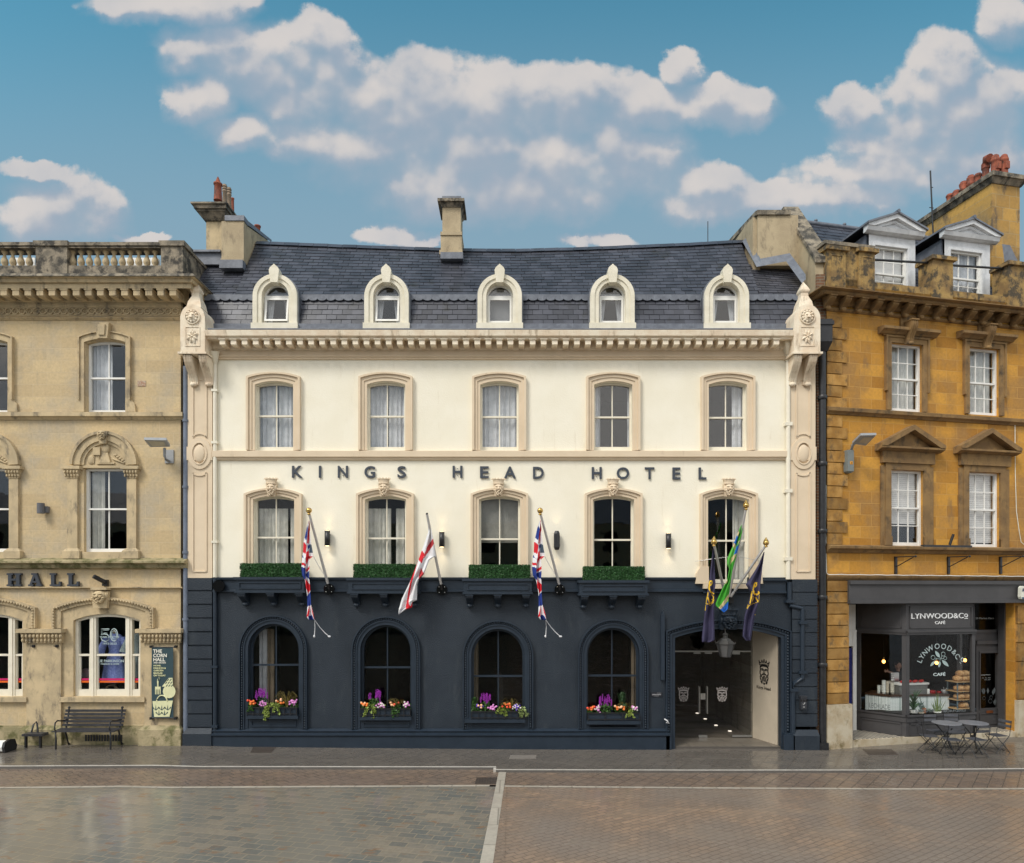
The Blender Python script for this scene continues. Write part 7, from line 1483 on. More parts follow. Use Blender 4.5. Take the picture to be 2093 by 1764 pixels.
gl_ = pm('snake_plant_leaf', (.10, .16, .05), (.22, .28, .09), 20, .5, 0); gl2 = pm('dark_leaf', (.03, .08, .035), (.07, .13, .05), 20, .5, 0); gl3 = pm('blue_grey_leaf', (.10, .17, .15), (.16, .22, .18), 20, .6, 0)
wp = flat('white_pot', (.62, .61, .57), .6); bp_ = flat('terracotta_pot', (.40, .17, .09), .7); lp = zg0+.01
ylg = 1152
def snake(g, cx, y, z, r_):
    for k in range(13): a = (k/12-.5); blade(g, (cx+a*r_*1.2, y+.02*math.sin(k), z-.02), (cx+a*(.55 if k % 3 else .2), y+.05*math.cos(k*2), z+.52-abs(a)*.66+.05*math.sin(k*3)), .035)
def bushy(g, cx, y, z, r_):
    rn = random.Random(2)
    for k in range(46): a = rn.random()*6.28; e = rn.random(); blade(g, (cx, y, z+.26*e), (cx+math.cos(a)*.17*(1-.4*e), y+math.sin(a)*.1, z+.32*e+.10), .055)
    for k in range(12): blade(g, (cx+.1, y+.05, z+.3), (cx+.02+.03*k, y+.05, z+.48+.02*(k % 4)), .025)
def wispy(g, cx, y, z, r_):
    rn = random.Random(3)
    for k in range(60): a = rn.random()*6.28; e = rn.random()**.7; blade(g, (cx+.03*math.cos(a), y, z+.2*e), (cx+math.cos(a)*.10, y+.05*math.sin(a), z+.28*e+.02), .018)
    for k in range(4): g.tube([(cx, y, z), (cx+.02*k-.03, y, z+.38-.05*k)], .004, 4); g.ell((cx+.02*k-.03, y, z+.38-.05*k), (.015, .015, .02), 6, 4)
def rosett(g, cx, y, z, r_):
    for k in range(22): a = k*2.4; blade(g, (cx, y, z), (cx+math.cos(a)*.10, y+math.sin(a)*.06, z+.04+.05*(k % 4)/3), .03)
potp('bushy dark leaved plant in a white pot at the left of the bay window ledge', 948, 1004, 1128, ylg, .16, wp, gl2, bushy)
potp('wispy blue grey plant in a small pale pot on the bay window ledge', 1012, 1048, 1146, ylg+4, .13, flat('buff_pot', (.48, .42, .34), .7), gl3, wispy)
potp('small dark rosette succulent in a black pot on the window ledge', 1078, 1108, 1142, ylg+2, .13, flat('black_pot', (.02, .02, .02), .6), gl2, rosett)
potp('spiky upright snake plant in a white pot on the bay window ledge', 1124, 1168, 1138, ylg+2, .14, wp, gl_, snake)
potp('terracotta pot with a tiny seedling on the window ledge', 1040, 1064, 1116, ylg, .24, bp_, gl2, lambda g, cx, y, z, r_: [blade(g, (cx, y, z), (cx+.05*math.cos(k), y, z+.06), .02) for k in range(5)])
# pendant bulbs
bm_ = flat('lit_filament_bulb', (1., .42, .08), .5, emit=9.)
for x, y, lb in ((767, 788, 'lit filament bulb hanging behind the angled left pane'), (1140, 797, 'lit filament bulb hanging behind the berry drawing'), (1341, 779, 'lit filament bulb hanging at the right of the bay window')):
    w_ = 1.3; a = R3(x, y, w_); t = thing('pendant_lamp', lb, 'pendant lamp', (a[0], w_, a[1]), CA, 'bare bulbs hanging in the cafe'); g = G(); g.ell((a[0], w_, a[1]), (.042, .042, .052), 10, 8); g.part('bulb', bm_, t)
    g = G(); g.lathe([(.022, 0), (.022, .06), (.012, .08)], (a[0], w_, a[1]+.045), 8); g.part('socket', [flat('brass_socket', (.5, .28, .1), .4, .8)], t); g = G(); g.tube([(a[0], w_, a[1]+.1), (a[0], w_, zf0-.1)], .005, 5); g.part('cord', M['black'], t)
# ------------------------------------------------------------------ fittings on the ochre front
for k, x in enumerate((853, 1225, 1593)):
    a, b_, tp = R2(x, 1405, -.03), R2(x, 1283, -.03), R2(x+88, 1280, -.35); g = G(); u = a[0]; g.box(u-.03, u+.03, -.05, 0, a[1], b_[1]); g.tube([(u, -.03, b_[1]-.01), (u+.04, -.62, b_[1]-.02)], .014, 6); g.tube([(u, -.03, a[1]+.18), (u+.04, -.58, b_[1]-.03)], .012, 6); g.ell((u+.04, -.63, b_[1]-.02), (.03, .03, .03), 6, 5)
    g.solo('awning_bracket', M['black'], ('black iron wall bracket nearest the hotel, above the grey fascia', 'black iron wall bracket midway along the band above the grey fascia', 'black iron wall bracket nearest the right edge, above the fascia')[k], 'wall bracket', CA, group='black iron brackets above the shopfront')
a = R2(532, 610, -.1); t_ = thing('street_lamp', 'tilted flat grey floodlight above a grey box marked 4 on the ochre wall', 'street lamp', (a[0], -.1, a[1]), CA, 'flat wall mounted street lamps')
g = G(); p, q = R2(510, 690, -.14), R2(553, 532, -.14); g.box(p[0], q[0], -.16, 0, p[1]+.04, q[1]); g.taper((p[0]+.04, q[0]-.04, -.12, 0), (p[0], q[0], -.16, 0), p[1], p[1]+.04); g.part('control_box', flat('box_grey', (.20, .22, .21), .5), t_)
g = G(); p, q = R2(532, 631, -.17), R2(550, 611, -.17); g.box(p[0], q[0], -.166, -.1602, p[1], q[1]); g.part('label_plate', flat('orange_label', (.75, .32, .02), .6), t_); g = G(); p, q = R2(538, 628, -.17), R2(545, 615, -.17); text_in(g, '4', p[0], q[0], p[1], q[1], -.168, .003, .01); g.part('number', M['black'], t_)
g = G(); p, q = R2(543, 527, -.1), R2(560, 490, -.3); g.tube([(p[0], -.08, p[1]), (q[0]+.02, -.22, q[1]+.0), (q[0]+.06, -.3, q[1]+.06)], .035, 8); g.part('arm', flat('grey_arm2', (.32, .33, .34), .5, .3), t_)
pp = [R2(545, 480, -.25), R2(604, 422, -.6), R2(715, 420, -.75), R2(640, 495, -.35)]; dd = [-.25, -.6, -.75, -.35]; g = G(); hv = [(q[0], d_, q[1]) for q, d_ in zip(pp, dd)]
g.add([(x, y-.0, z+.035) for x, y, z in hv]+[(x, y, z-.02) for x, y, z in hv], [(0, 1, 2, 3), (7, 6, 5, 4), (0, 4, 5, 1), (1, 5, 6, 2), (2, 6, 7, 3), (3, 7, 4, 0)]); g.part('lamp_head', flat('lamp_grey2', (.38, .40, .42), .45, .2), t_)
g = G(); c_ = [sum(q[i] for q in hv)/4 for i in range(3)]; g.add([(c_[0]+(x-c_[0])*.6+.03, c_[1]+(y-c_[1])*.6-.03, c_[2]+(z-c_[2])*.6-.03) for x, y, z in hv], [(3, 2, 1, 0)]); g.part('lens', flat('lamp_lens2', (.50, .44, .34), .3), t_)
g = G(); a, b_ = R2(1720, 1582, -.2), R2(1790, 1490, -.2); t_ = thing('alarm_box', 'white rounded alarm box at the right end of the grey fascia', 'alarm box', (a[0]+.1, -.2, a[1]), CA); w_ = b_[0]-a[0]
pts = [(a[0]+.03, a[1]), (a[0], a[1]+.06), (a[0]+.01, b_[1]-.05), (a[0]+.05, b_[1]), (b_[0]-.02, b_[1]), (b_[0], b_[1]-.06), (b_[0], a[1]+.05), (b_[0]-.04, a[1])]; g.prism(pts, -.26, -.171); g.part('cover', flat('alarm_white', (.72, .72, .62), .4), t_)
g = G(); p, q = R2(1741, 1532, -.27), R2(1782, 1505, -.27); text_in(g, 'ADT', p[0]+.02, q[0], p[1]+.01, q[1], -.268, .004, .03); g.part('lettering', flat('alarm_blue', (.01, .02, .10), .5), t_)
g = G(); p = R2(1745, 1575, -.27); g.box(p[0], p[0]+.16, -.264, -.2602, p[1]-.02, p[1]+.02); g.part('blue_band', flat('alarm_band', (.01, .05, .13), .5), t_)
g = G(); yc_ = -.12; cab = [(358, 780), (356, 1100), (358, 1190)]; g.tube([(R2(x, y, -.06)[0], -.07, R2(x, y, -.06)[1]) for x, y in cab], .010, 5)
g.tube([(R2(x, y, -.06)[0], -.07, R2(x, y, -.06)[1]) for x, y in ((357, 1262), (362, 1400), (375, 1409))]+[(R2(x, 1409+(x-375)*.0105+1.5*math.sin(x*.05), yc_)[0], yc_, R2(x, 1409+(x-375)*.0105+1.5*math.sin(x*.05), yc_)[1]) for x in range(390, 1800, 40)], .011, 5); g.solo('cable', flat('white_cable', (.75, .75, .70), .5), 'thin white cable running down the corner and along the ledge over the fascia', 'cable', CA)
g = G(); g.tube([(R2(x, y, -.05)[0], -.04 if y < 1190 else -.22, R2(x, y, -.05)[1]) for x, y in ((1696, 355), (1698, 700), (1706, 960), (1722, 1080), (1738, 1180), (1755, 1230))], .010, 5); g.solo('cable', flat('white_cable2', (.75, .75, .66), .5), 'pale cable hanging down the ochre wall right of the second pedimented window', 'cable', CA)
g = G(); a, b_ = R2(1042, 1208, -.12), R2(1380, 1215, -.12); g.box(a[0], b_[0], -.17, -.05, a[1]-.03, a[1]+.03); p, q = R2(1233, 1200, -.12), R2(1250, 1126, -.12); g.tube([(p[0], -.12, p[1]), (q[0], -.16, q[1])], .035, 6); g.solo('floodlight_bar', M['black'], 'black bar with an upright black stub on the ledge between pedimented windows', 'light fitting', CA)
# ------------------------------------------------------------------ hotel name
hs = thing('hotel_sign', 'wide spaced dark letters KINGS HEAD HOTEL on the cream wall between window rows', 'sign', (0, 0, Z(977)), HO)
MH = flat('slate_blue_letters', (.050, .060, .078), .5)
for chh, x0, x1, y1 in (('K', 595.5, 617.5, 976), ('I', 650.5, 655.5, 976), ('N', 689.3, 710.1, 976), ('G', 743.7, 766, 976.5), ('S', 811.5, 829, 976.5), ('H', 924.4, 944.5, 976), ('E', 980.6, 998.5, 977), ('A', 1029.5, 1054.3, 977.5), ('D', 1089, 1111, 978), ('H', 1209.3, 1229.8, 978.5), ('O', 1260.4, 1286, 979), ('T', 1317.9, 1337.5, 979), ('E', 1374.5, 1391, 979.5), ('L', 1428, 1444, 979.5)):
    g = G()
    if chh == 'I': g.box(U(x0, -.07), U(x1, -.07), -.04, -.02, Z(y1, -.07), Z(y1-24.5, -.07))
    else: text_in(g, chh, U(x0, -.07), U(x1, -.07), Z(y1, -.07), Z(y1-24.5, -.07), -.03, .02, .022)
    cx = U((x0+x1)/2, -.07); 
    for zz_ in (Z(y1-5, -.07), Z(y1-19, -.07)): g.box(cx-.008, cx+.008, -.03, 0, zz_-.008, zz_+.008)
    g.part('letter', MH, hs)
# ------------------------------------------------------------------ artificial box hedges on the balcony boxes
hm = pm('boxwood_leaf', (.020, .085, .022), (.045, .14, .035), 40, .5, 0, rnd=.45)
hg = G(); hx_, hy_, hz_ = .755, .13, .335; rn = random.Random(5); hg.box(-hx_+.02, hx_-.02, -hy_+.02, hy_-.02, .0, hz_-.02, rnd=.0)
def leaf(g, p, s, rn, mi=0, up=None):
    a = Vector((rn.uniform(-1, 1), rn.uniform(-1, 1), rn.uniform(-1, 1))).normalized(); b_ = a.cross(Vector((rn.uniform(-1, 1), rn.uniform(-1, 1), rn.uniform(-1, 1)))).normalized()
    p = Vector(p); g.add([p-a*s, p-b_*s*.6, p+a*s, p+b_*s*.6], [(0, 1, 2, 3)], mi, rnd=rn.random())
for k in range(4200):
    f = rn.random(); x, y, z = rn.uniform(-hx_, hx_), rn.uniform(-hy_, hy_), rn.uniform(0, hz_)
    if f < .62: y = -hy_+rn.uniform(-.012, .02)
    elif f < .85: z = hz_+rn.uniform(-.02, .012)
    else: x = hx_*rn.choice((-1, 1))+rn.uniform(-.015, .015)
    leaf(hg, (x, y, z), rn.uniform(.012, .022), rn)
hme = hg.mesh('box_hedge', hm)
for k, (c, yb, lb) in enumerate(((556, 1180, 'clipped green box hedge on the first balcony box, behind the left union flag'), (786, 1180.5, 'clipped green box hedge on the second balcony box, beside the red cross flag'), (1020.5, 1182, 'clipped green box hedge on the balcony box under the half drawn blind'), (1253.5, 1185, 'clipped green box hedge on the balcony box left of the gold crown flags'))):
    o = bpy.data.objects.new('box_hedge', hme); col.objects.link(o); o.location = (U(c, -.27), -.27, BOX[k][2]+.016); tag(o, lb, 'hedge', 'clipped hedges on the balcony boxes')
# ------------------------------------------------------------------ up and down wall lamps
def spot(par, loc, down, e):
    l = bpy.data.lights.new('lamp_light', 'SPOT'); l.energy = e; l.color = (1, .72, .38); l.spot_size = R(75); l.spot_blend = .9; l.shadow_soft_size = .02
    o = bpy.data.objects.new('lamp_light', l); col.objects.link(o); o.parent = par; o.location = loc; o.rotation_euler = (0 if down else math.pi, 0, 0)
lamp0 = None
for k, (dx, dy, lb) in enumerate(((668.7, 1100, 'black cylinder wall lamp lit up and down, right of the first flagpole'), (902.6, 1102.5, 'black cylinder wall lamp lit up and down, right of the red cross flagpole'), (1137.5, 1104.5, 'black faceted wall lamp lit up and down, right of the third flagpole'), (1365.7, 1105.5, 'black cylinder wall lamp lit up and down, left of the last tall window'))):
    x, z = HO.p(dx, dy, -.12)
    if k == 2:
        t = thing('wall_lamp', lb, 'wall lamp', (0, 0, 0), HO, 'black lamps between the tall windows'); g = G(); g.lathe([(.055, -.24), (.085, -.17), (.085, .17), (.055, .24)], (0, -.12, 0), 6, smooth=False); g.part('lamp_body', M['black'], t); g = G(); g.box(-.05, .05, -.05, 0, -.1, .1); g.part('back_plate', M['black'], t)
        spot(t, (0, -.12, .25), False, 3); spot(t, (0, -.12, -.25), True, 3); t.location = (x, 0, z)
    elif lamp0 is None:
        t = thing('wall_lamp', lb, 'wall lamp', (0, 0, 0), HO, 'black lamps between the tall windows'); lamp0 = t; g = G(); g.lathe([(.062, -.19), (.068, -.19), (.068, .19), (.062, .19)], (0, -.12, 0), 16); g.part('lamp_body', M['black'], t); g = G(); g.box(-.03, .045, -.06, 0, -.11, .11); g.part('back_plate', M['black'], t)
        g = G(); g.lathe([(.05, 0), (.05, .004)], (0, -.12, .191), 12); g.part('lens', flat('warm_lens', (1, .75, .4), .5, emit=5), t); g = G(); g.lathe([(.05, 0), (.05, .004)], (0, -.12, -.195), 12); g.part('lens', bpy.data.materials['warm_lens'], t)
        spot(t, (0, -.12, .21), False, 3); spot(t, (0, -.12, -.21), True, 3); t.location = (x, 0, z)
    else: dup(lamp0, (x, 0, z), 0, lb)
# ------------------------------------------------------------------ flagpoles
def fpole(lb, base, tip, yb, yt, knob, plate=True, par_label=None, socket=False):
    bx, bz = HO.p(*base, yb); tx_, tz_ = HO.p(*tip, yt); t = thing('flagpole', lb, 'flagpole', (bx, 0, bz), HO, 'flagpoles on the hotel front'); g = G(); g.tube([(bx, yb, bz), (tx_, yt, tz_)], .036, 10, r1=.030); g.part('pole', M['alu'], t)
    g = G()
    if knob: g.ell((tx_, yt, tz_+.05), (.072, .072, .072), 14, 10); g.lathe([(.03, -.06), (.045, -.04), (.03, -.02)], (tx_, yt, tz_), 10); 
    if knob == 2: g.lathe([(.06, .10), (.02, .16), (.005, .19)], (tx_, yt, tz_), 10)
    if not knob: g.ell((tx_, yt, tz_), (.032, .032, .03), 8, 6)
    g.part('finial', M['gold'] if knob else M['black'], t)
    if plate: g = G(); g.tube([(bx+.02, -.03, bz-.14), (bx+.02, -.13, bz-.14)], .135, 20); g.tube([(bx+.02, -.1, bz-.14), (bx, yb, bz)], .05, 8); g.part('base_plate', flat('gloss_black', (.006, .006, .007), .12), t); 
    if plate:
        g = G(); 
        for a in (45, 135, 225, 315): g.ell((bx+.02+.10*math.cos(R(a)), -.135, bz-.14+.10*math.sin(R(a))), (.012, .01, .012), 6, 4)
        g.part('bolt', M['steel'], t)
    return t, (bx, bz), (tx_, tz_)
FU = V(1150, 2000, 2.94); FS = V(1550, 2000, 3.5267); FF = V(2750, 2000, 2.713)
p1_, b1, t1 = fpole('pale flagpole with brass ball carrying the left union flag', FU(475, 985), FU(252, 150), -.14, -.75, 1)
p2_, b2, t2 = fpole('thin flagpole with small dark tip carrying the red cross flag', FS(755, 1190), FS(557, 200), -.14, -.75, 0)
fpole('pale flagpole with brass ball carrying the union flag right of the half blind window', FU(475+2719.5, 993), FU(252+2719.5, 152), -.14, -.75, 1)
p3_, _, _ = fpole('left of the three flagpoles over the carriage arch, brass finial, leaning left', FF(400, 1010), FF(288, 480), -.16, -.85, 2, False)
p4_, _, _ = fpole('middle and tallest of the three flagpoles over the carriage arch', FF(448, 1050), FF(636, 85), -.16, -.95, 2, False)
p5_, _, _ = fpole('right of the three flagpoles over the carriage arch, leaning right', FF(470, 1050), FF(852, 490), -.16, -.85, 2, False)
for (a, b_) in (((405, 1015), (440, 1095)), ((512, 985), (455, 1060))):
    p, q = HO.p(*FF(*a), -.22), HO.p(*FF(*b_), -.1); g = G(); g.tube([(p[0], -.24, p[1]), (q[0], -.08, q[1])], .042, 8); g.part('socket', M['black'], p3_ if a[0] < 450 else p5_)
g = G(); a, b_ = HO.p(*FF(430, 1120), 0), HO.p(*FF(488, 1050), 0); g.box(a[0], b_[0], -.09, 0, a[1], b_[1]); g.part('base_plate', M['black'], p4_)
g = G(); a = C2(1561, 1137, 0); x_ = a[0]-10.8; g.tube([(x_, -.10, a[1]), (x_, -.17, a[1])], .15, 20); t = g.solo('flag_socket', flat('gloss_black2', (.006, .006, .007), .12), 'round glossy black flag base with no pole, left end of the navy band', 'flag socket')
g = G(); a, b_, c_ = HO.p(*FF(85, 668), -.05), HO.p(*FF(430, 620), -.5), HO.p(*FF(780, 665), -.55); d_ = HO.p(*FF(560, 615), -.5); g.tube([(a[0], -.05, a[1]), (b_[0], -.5, b_[1]), (d_[0], -.5, d_[1]), (c_[0], -.55, c_[1])], .007, 5); g.solo('stay_wire', M['steel'], 'thin steel stay wire strung across the three flagpoles over the arch', 'wire')
# ------------------------------------------------------------------ flags, hanging cloth
FM = [flat('flag_white', (.74, .74, .76), .8), flat('flag_red', (.62, .012, .025), .8), flat('flag_blue', (.012, .035, .22), .8), flat('flag_shaded_blue', (.06, .09, .13), .85),
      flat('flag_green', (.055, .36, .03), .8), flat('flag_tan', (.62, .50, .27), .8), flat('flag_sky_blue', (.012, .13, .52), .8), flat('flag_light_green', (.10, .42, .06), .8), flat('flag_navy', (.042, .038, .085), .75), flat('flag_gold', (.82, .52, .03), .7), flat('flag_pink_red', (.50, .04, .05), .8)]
def pip(p, poly):
    c = False; n = len(poly)
    for i in range(n):
        a, b_ = poly[i], poly[i-1]
        if (a[1] > p[1]) != (b_[1] > p[1]) and p[0] < (b_[0]-a[0])*(p[1]-a[1])/(b_[1]-a[1])+a[0]: c = not c
    return c
def dseg(p, a, b_):
    ax, ay = b_[0]-a[0], b_[1]-a[1]; t = max(0, min(1, ((p[0]-a[0])*ax+(p[1]-a[1])*ay)/(ax*ax+ay*ay+1e-9))); return math.hypot(p[0]-a[0]-ax*t, p[1]-a[1]-ay*t)
def lerp(l, y):
    for a, b_ in zip(l, l[1:]):
        if a[0] <= y <= b_[0]: return a[1]+(b_[1]-a[1])*(y-a[0])/max(1e-6, b_[0]-a[0])
    return l[0][1] if y < l[0][0] else l[-1][1]
def cloth(name, label, view, left, right, ybase, base, patches, folds=2.2, amp=.05, nu=34, nv=120, drift=.0, group=None):
    g = G(); ya, yb_ = left[0][0], left[-1][0]; vs = []; pts = []
    for j in range(nv+1):
        y = ya+(yb_-ya)*j/nv; l, r_ = lerp(left, y), lerp(right, y)
        for i in range(nu+1):
            a = i/nu; px = l+(r_-l)*a; wd = (r_-l)/100; Yd = ybase+drift*j/nv+amp*min(1, wd)*math.sin(a*folds*6.283+j/nv*3+1)+.02*math.sin(a*9+j*.13)
            X, Zz = HO.p(*view(px, y), Yd); vs.append((X, Yd, Zz)); pts.append((px, y))
    fs = []; ms = []
    for j in range(nv):
        for i in range(nu):
            k = j*(nu+1)+i; c = ((pts[k][0]+pts[k+nu+2][0])/2, (pts[k][1]+pts[k+nu+2][1])/2); m_ = base
            for pt_ in patches:
                if pt_[0] == 's':
                    if any(dseg(c, a, b_) < pt_[2] for a, b_ in zip(pt_[1], pt_[1][1:])): m_ = pt_[3]
                elif pip(c, pt_[0]): m_ = pt_[1]
            fs.append((k, k+nu+1, k+nu+2, k+1)); ms.append(m_)
    g.add(vs, fs, smooth=True); g.m = ms; o = g.solo(name, FM, label, 'flag', HO, group=group, org=vs[nu//2])
    md_ = o.modifiers.new('thickness', 'SOLIDIFY'); md_.thickness = .005; return o
uj = cloth('flag', 'union flag hanging furled from the left brass topped pole', FU,
  [(245, 253), (300, 234), (440, 203), (500, 188), (620, 182), (700, 170), (800, 164), (890, 172), (945, 204), (1000, 213), (1110, 229), (1240, 235), (1380, 225), (1412, 250)],
  [(245, 257), (300, 260), (400, 264), (530, 280), (640, 300), (662, 298), (700, 256), (800, 256), (900, 253), (1000, 265), (1090, 270), (1235, 275), (1320, 300), (1412, 320)], -.75, 0,
  [([(235, 300), (200, 440), (218, 478), (232, 440), (240, 340)], 2), ([(255, 240), (264, 330), (248, 520), (228, 505), (238, 400), (246, 300)], 1), ([(188, 490), (225, 535), (215, 640), (180, 615)], 1),
   ([(236, 540), (262, 520), (262, 560), (240, 590)], 2), ([(262, 515), (285, 535), (302, 628), (256, 628)], 3), ([(176, 645), (196, 690), (176, 680)], 2), ([(250, 666), (302, 660), (256, 702)], 10), ([(218, 615), (252, 592), (252, 690), (222, 765), (214, 720)], 1), ([(168, 735), (214, 752), (212, 782), (167, 765)], 1),
   ([(160, 786), (212, 806), (214, 950), (170, 900)], 2), ([(218, 824), (257, 782), (257, 818), (222, 852)], 1), ([(214, 872), (256, 836), (256, 935), (216, 900)], 2), ([(210, 925), (266, 1000), (268, 1062), (245, 1104), (214, 1030)], 1), ([(272, 1075), (278, 1240), (232, 1255), (230, 1132)], 2),
   ([(254, 1240), (222, 1380), (245, 1375), (262, 1320)], 1), ([(276, 1238), (322, 1412), (310, 1400), (290, 1330)], 1), ([(245, 1372), (285, 1352), (312, 1412), (250, 1412)], 2)], 1.3, .06, group='flags on the hotel front')
o = uj.copy(); col.objects.link(o); o.location.x += 925*K/FPX*(DIST-.75); o['label'] = 'union flag hanging furled from the pole between the half blind window and the faceted lamp'
cloth('flag', 'white flag with red cross draped from the thin pole beside the second balcony hedge', FS,
  [(325, 574), (440, 578), (560, 540), (700, 490), (920, 410), (1150, 320), (1400, 200), (1540, 160), (1615, 154)],
  [(325, 598), (540, 640), (620, 657), (800, 684), (815, 640), (850, 590), (1050, 515), (1130, 438), (1200, 420), (1415, 415), (1442, 352), (1522, 345), (1548, 258), (1615, 158)], -.62, 0,
  [([(642, 545), (658, 620), (508, 835), (525, 760), (560, 660)], 10), ([(484, 712), (525, 764), (484, 902), (438, 852), (455, 790)], 1), ([(438, 850), (405, 925), (318, 1160), (292, 1300), (252, 1552), (347, 1530), (352, 1440), (322, 1500), (300, 1462), (306, 1380), (342, 1180), (412, 930)], 1), ([(475, 962), (518, 1050), (435, 1135), (446, 1050)], 10)], 1.6, .05, nu=44, drift=.1, group='flags on the hotel front')
cloth('flag', 'green flag with tan and blue bands twisted round the tallest middle pole', FF,
  [(165, 622), (230, 600), (360, 546), (500, 492), (640, 430), (700, 425), (752, 452), (870, 430), (950, 385), (1130, 300), (1150, 303), (1195, 355), (1222, 393)],
  [(165, 632), (200, 625), (420, 577), (620, 530), (780, 485), (900, 468), (1030, 447), (1180, 437), (1222, 398)], -.80, 4,
  [([(550, 335), (562, 350), (548, 405), (534, 375)], 5), ([(538, 382), (515, 420), (503, 482), (526, 505), (550, 410)], 6), ([(503, 470), (527, 492), (514, 545), (488, 498)], 5), ([(490, 500), (428, 640), (423, 700), (455, 755), (502, 600), (512, 545)], 7), ([(577, 430), (545, 492), (553, 450)], 5), ([(560, 482), (540, 590), (502, 602), (530, 510)], 6), ([(538, 580), (500, 655), (462, 705), (478, 630), (505, 595)], 5), ([(430, 868), (408, 918), (437, 892)], 5), ([(452, 1018), (437, 1092), (365, 1195), (338, 1172)], 5), ([(440, 1105), (440, 1185), (395, 1225), (356, 1192)], 6)], 1.8, .05, drift=.15, group='flags on the hotel front')
gold = 9
cloth('flag', 'navy flag with gold crown emblem hanging from the left pole over the arch', FF,
  [(540, 276), (700, 256), (870, 234), (1010, 212), (1200, 187), (1400, 165), (1500, 155), (1545, 158)], [(540, 282), (650, 288), (850, 300), (920, 304), (1000, 288), (1250, 290), (1525, 296), (1545, 255)], -.75, 8,
  [('s', [(240, 885), (262, 880), (268, 905), (250, 930)], 6, gold), ('s', [(240, 895), (234, 960), (250, 1000), (284, 1018)], 8, gold), ('s', [(222, 1010), (216, 1060), (240, 1110)], 6, gold), ('s', [(262, 1030), (280, 1050), (284, 1090), (262, 1080)], 5, gold), ('s', [(205, 1060), (200, 1130), (235, 1130), (270, 1110), (286, 1090)], 6, gold), ('s', [(225, 1060), (235, 1120)], 4, gold), ('s', [(196, 1150), (192, 1195)], 4, gold), ('s', [(200, 1150), (240, 1150), (285, 1110)], 2, gold)], 1.4, .06, drift=.1, group='flags on the hotel front')
cloth('flag', 'navy flag with gold crown emblem hanging from the right leaning pole over the arch', FF,
  [(565, 830), (700, 772), (800, 712), (920, 632), (1012, 686), (1100, 662), (1250, 619), (1400, 603), (1485, 596), (1530, 632)], [(565, 834), (650, 822), (850, 800), (1000, 785), (1120, 775), (1210, 745), (1330, 720), (1530, 686)], -.75, 8,
  [('s', [(728, 905), (748, 900), (750, 925), (735, 945)], 6, gold), ('s', [(728, 915), (712, 975), (725, 1020), (755, 1030), (778, 1010), (770, 1000)], 8, gold), ('s', [(700, 1000), (690, 1060), (680, 1120)], 7, gold), ('s', [(712, 1050), (706, 1100)], 4, gold), ('s', [(740, 1060), (760, 1095), (780, 1090), (782, 1040)], 7, gold), ('s', [(650, 1180), (665, 1150), (700, 1130), (775, 1105)], 3, gold), ('s', [(652, 1140), (645, 1170)], 5, gold), ('s', [(736, 1245), (738, 1275), (728, 1305)], 4, gold)], 1.5, .07, drift=.1, group='flags on the hotel front')
for dxo, lb in ((0, 'white cord with loose ends below the left union flag'), (925, 'white cord with loose ends below the right union flag')):
    vw = lambda x, y: FU(x+dxo*2.94, y); q3_ = lambda x, y, w_=-.55: (HO.p(*vw(x, y), w_)[0], w_, HO.p(*vw(x, y), w_)[1]); g = G()
    g.tube([q3_(318, 1412, -.65), q3_(324, 1500), q3_(318, 1590)], .010, 5); g.tube([q3_(320, 1415, -.65), q3_(380, 1500), q3_(440, 1565), q3_(480, 1600)], .010, 5); g.ell(q3_(314, 1605), (.025, .025, .035), 6, 5); g.ell(q3_(492, 1608), (.04, .025, .025), 6, 5)
    g.tube([q3_(303, 660, -.6), q3_(365, 775, -.5), q3_(460, 925, -.2)], .007, 5); g.solo('hanging_cord', FM[0], lb, 'cord', group='flag cords')
# ------------------------------------------------------------------ window boxes and their plants
LG = [pm('mid_green_leaf', (.045, .13, .025), (.09, .20, .04), 30, .5, 0, rnd=.5), pm('lime_leaf', (.22, .32, .045), (.36, .44, .10), 30, .5, 0, rnd=.6), pm('olive_grass', (.16, .13, .03), (.22, .17, .04), 20, .6, 0), pm('dark_shrub_leaf', (.02, .07, .025), (.05, .11, .03), 30, .5, 0, rnd=.5), pm('variegated_leaf', (.42, .48, .22), (.20, .30, .06), 60, .5, 0, rnd=.6)]
FC = {'purple': flat('purple_bloom', (.30, .022, .36), .6), 'orange': flat('orange_bloom', (.85, .22, .04), .6), 'red': flat('coral_bloom', (.78, .085, .04), .6), 'pink': flat('pink_bloom', (.72, .28, .62), .6), 'peach': flat('peach_bloom', (.85, .48, .27), .6), 'white': flat('white_bloom', (.75, .68, .66), .6), 'violet': flat('violet_bloom', (.12, .05, .45), .6)}
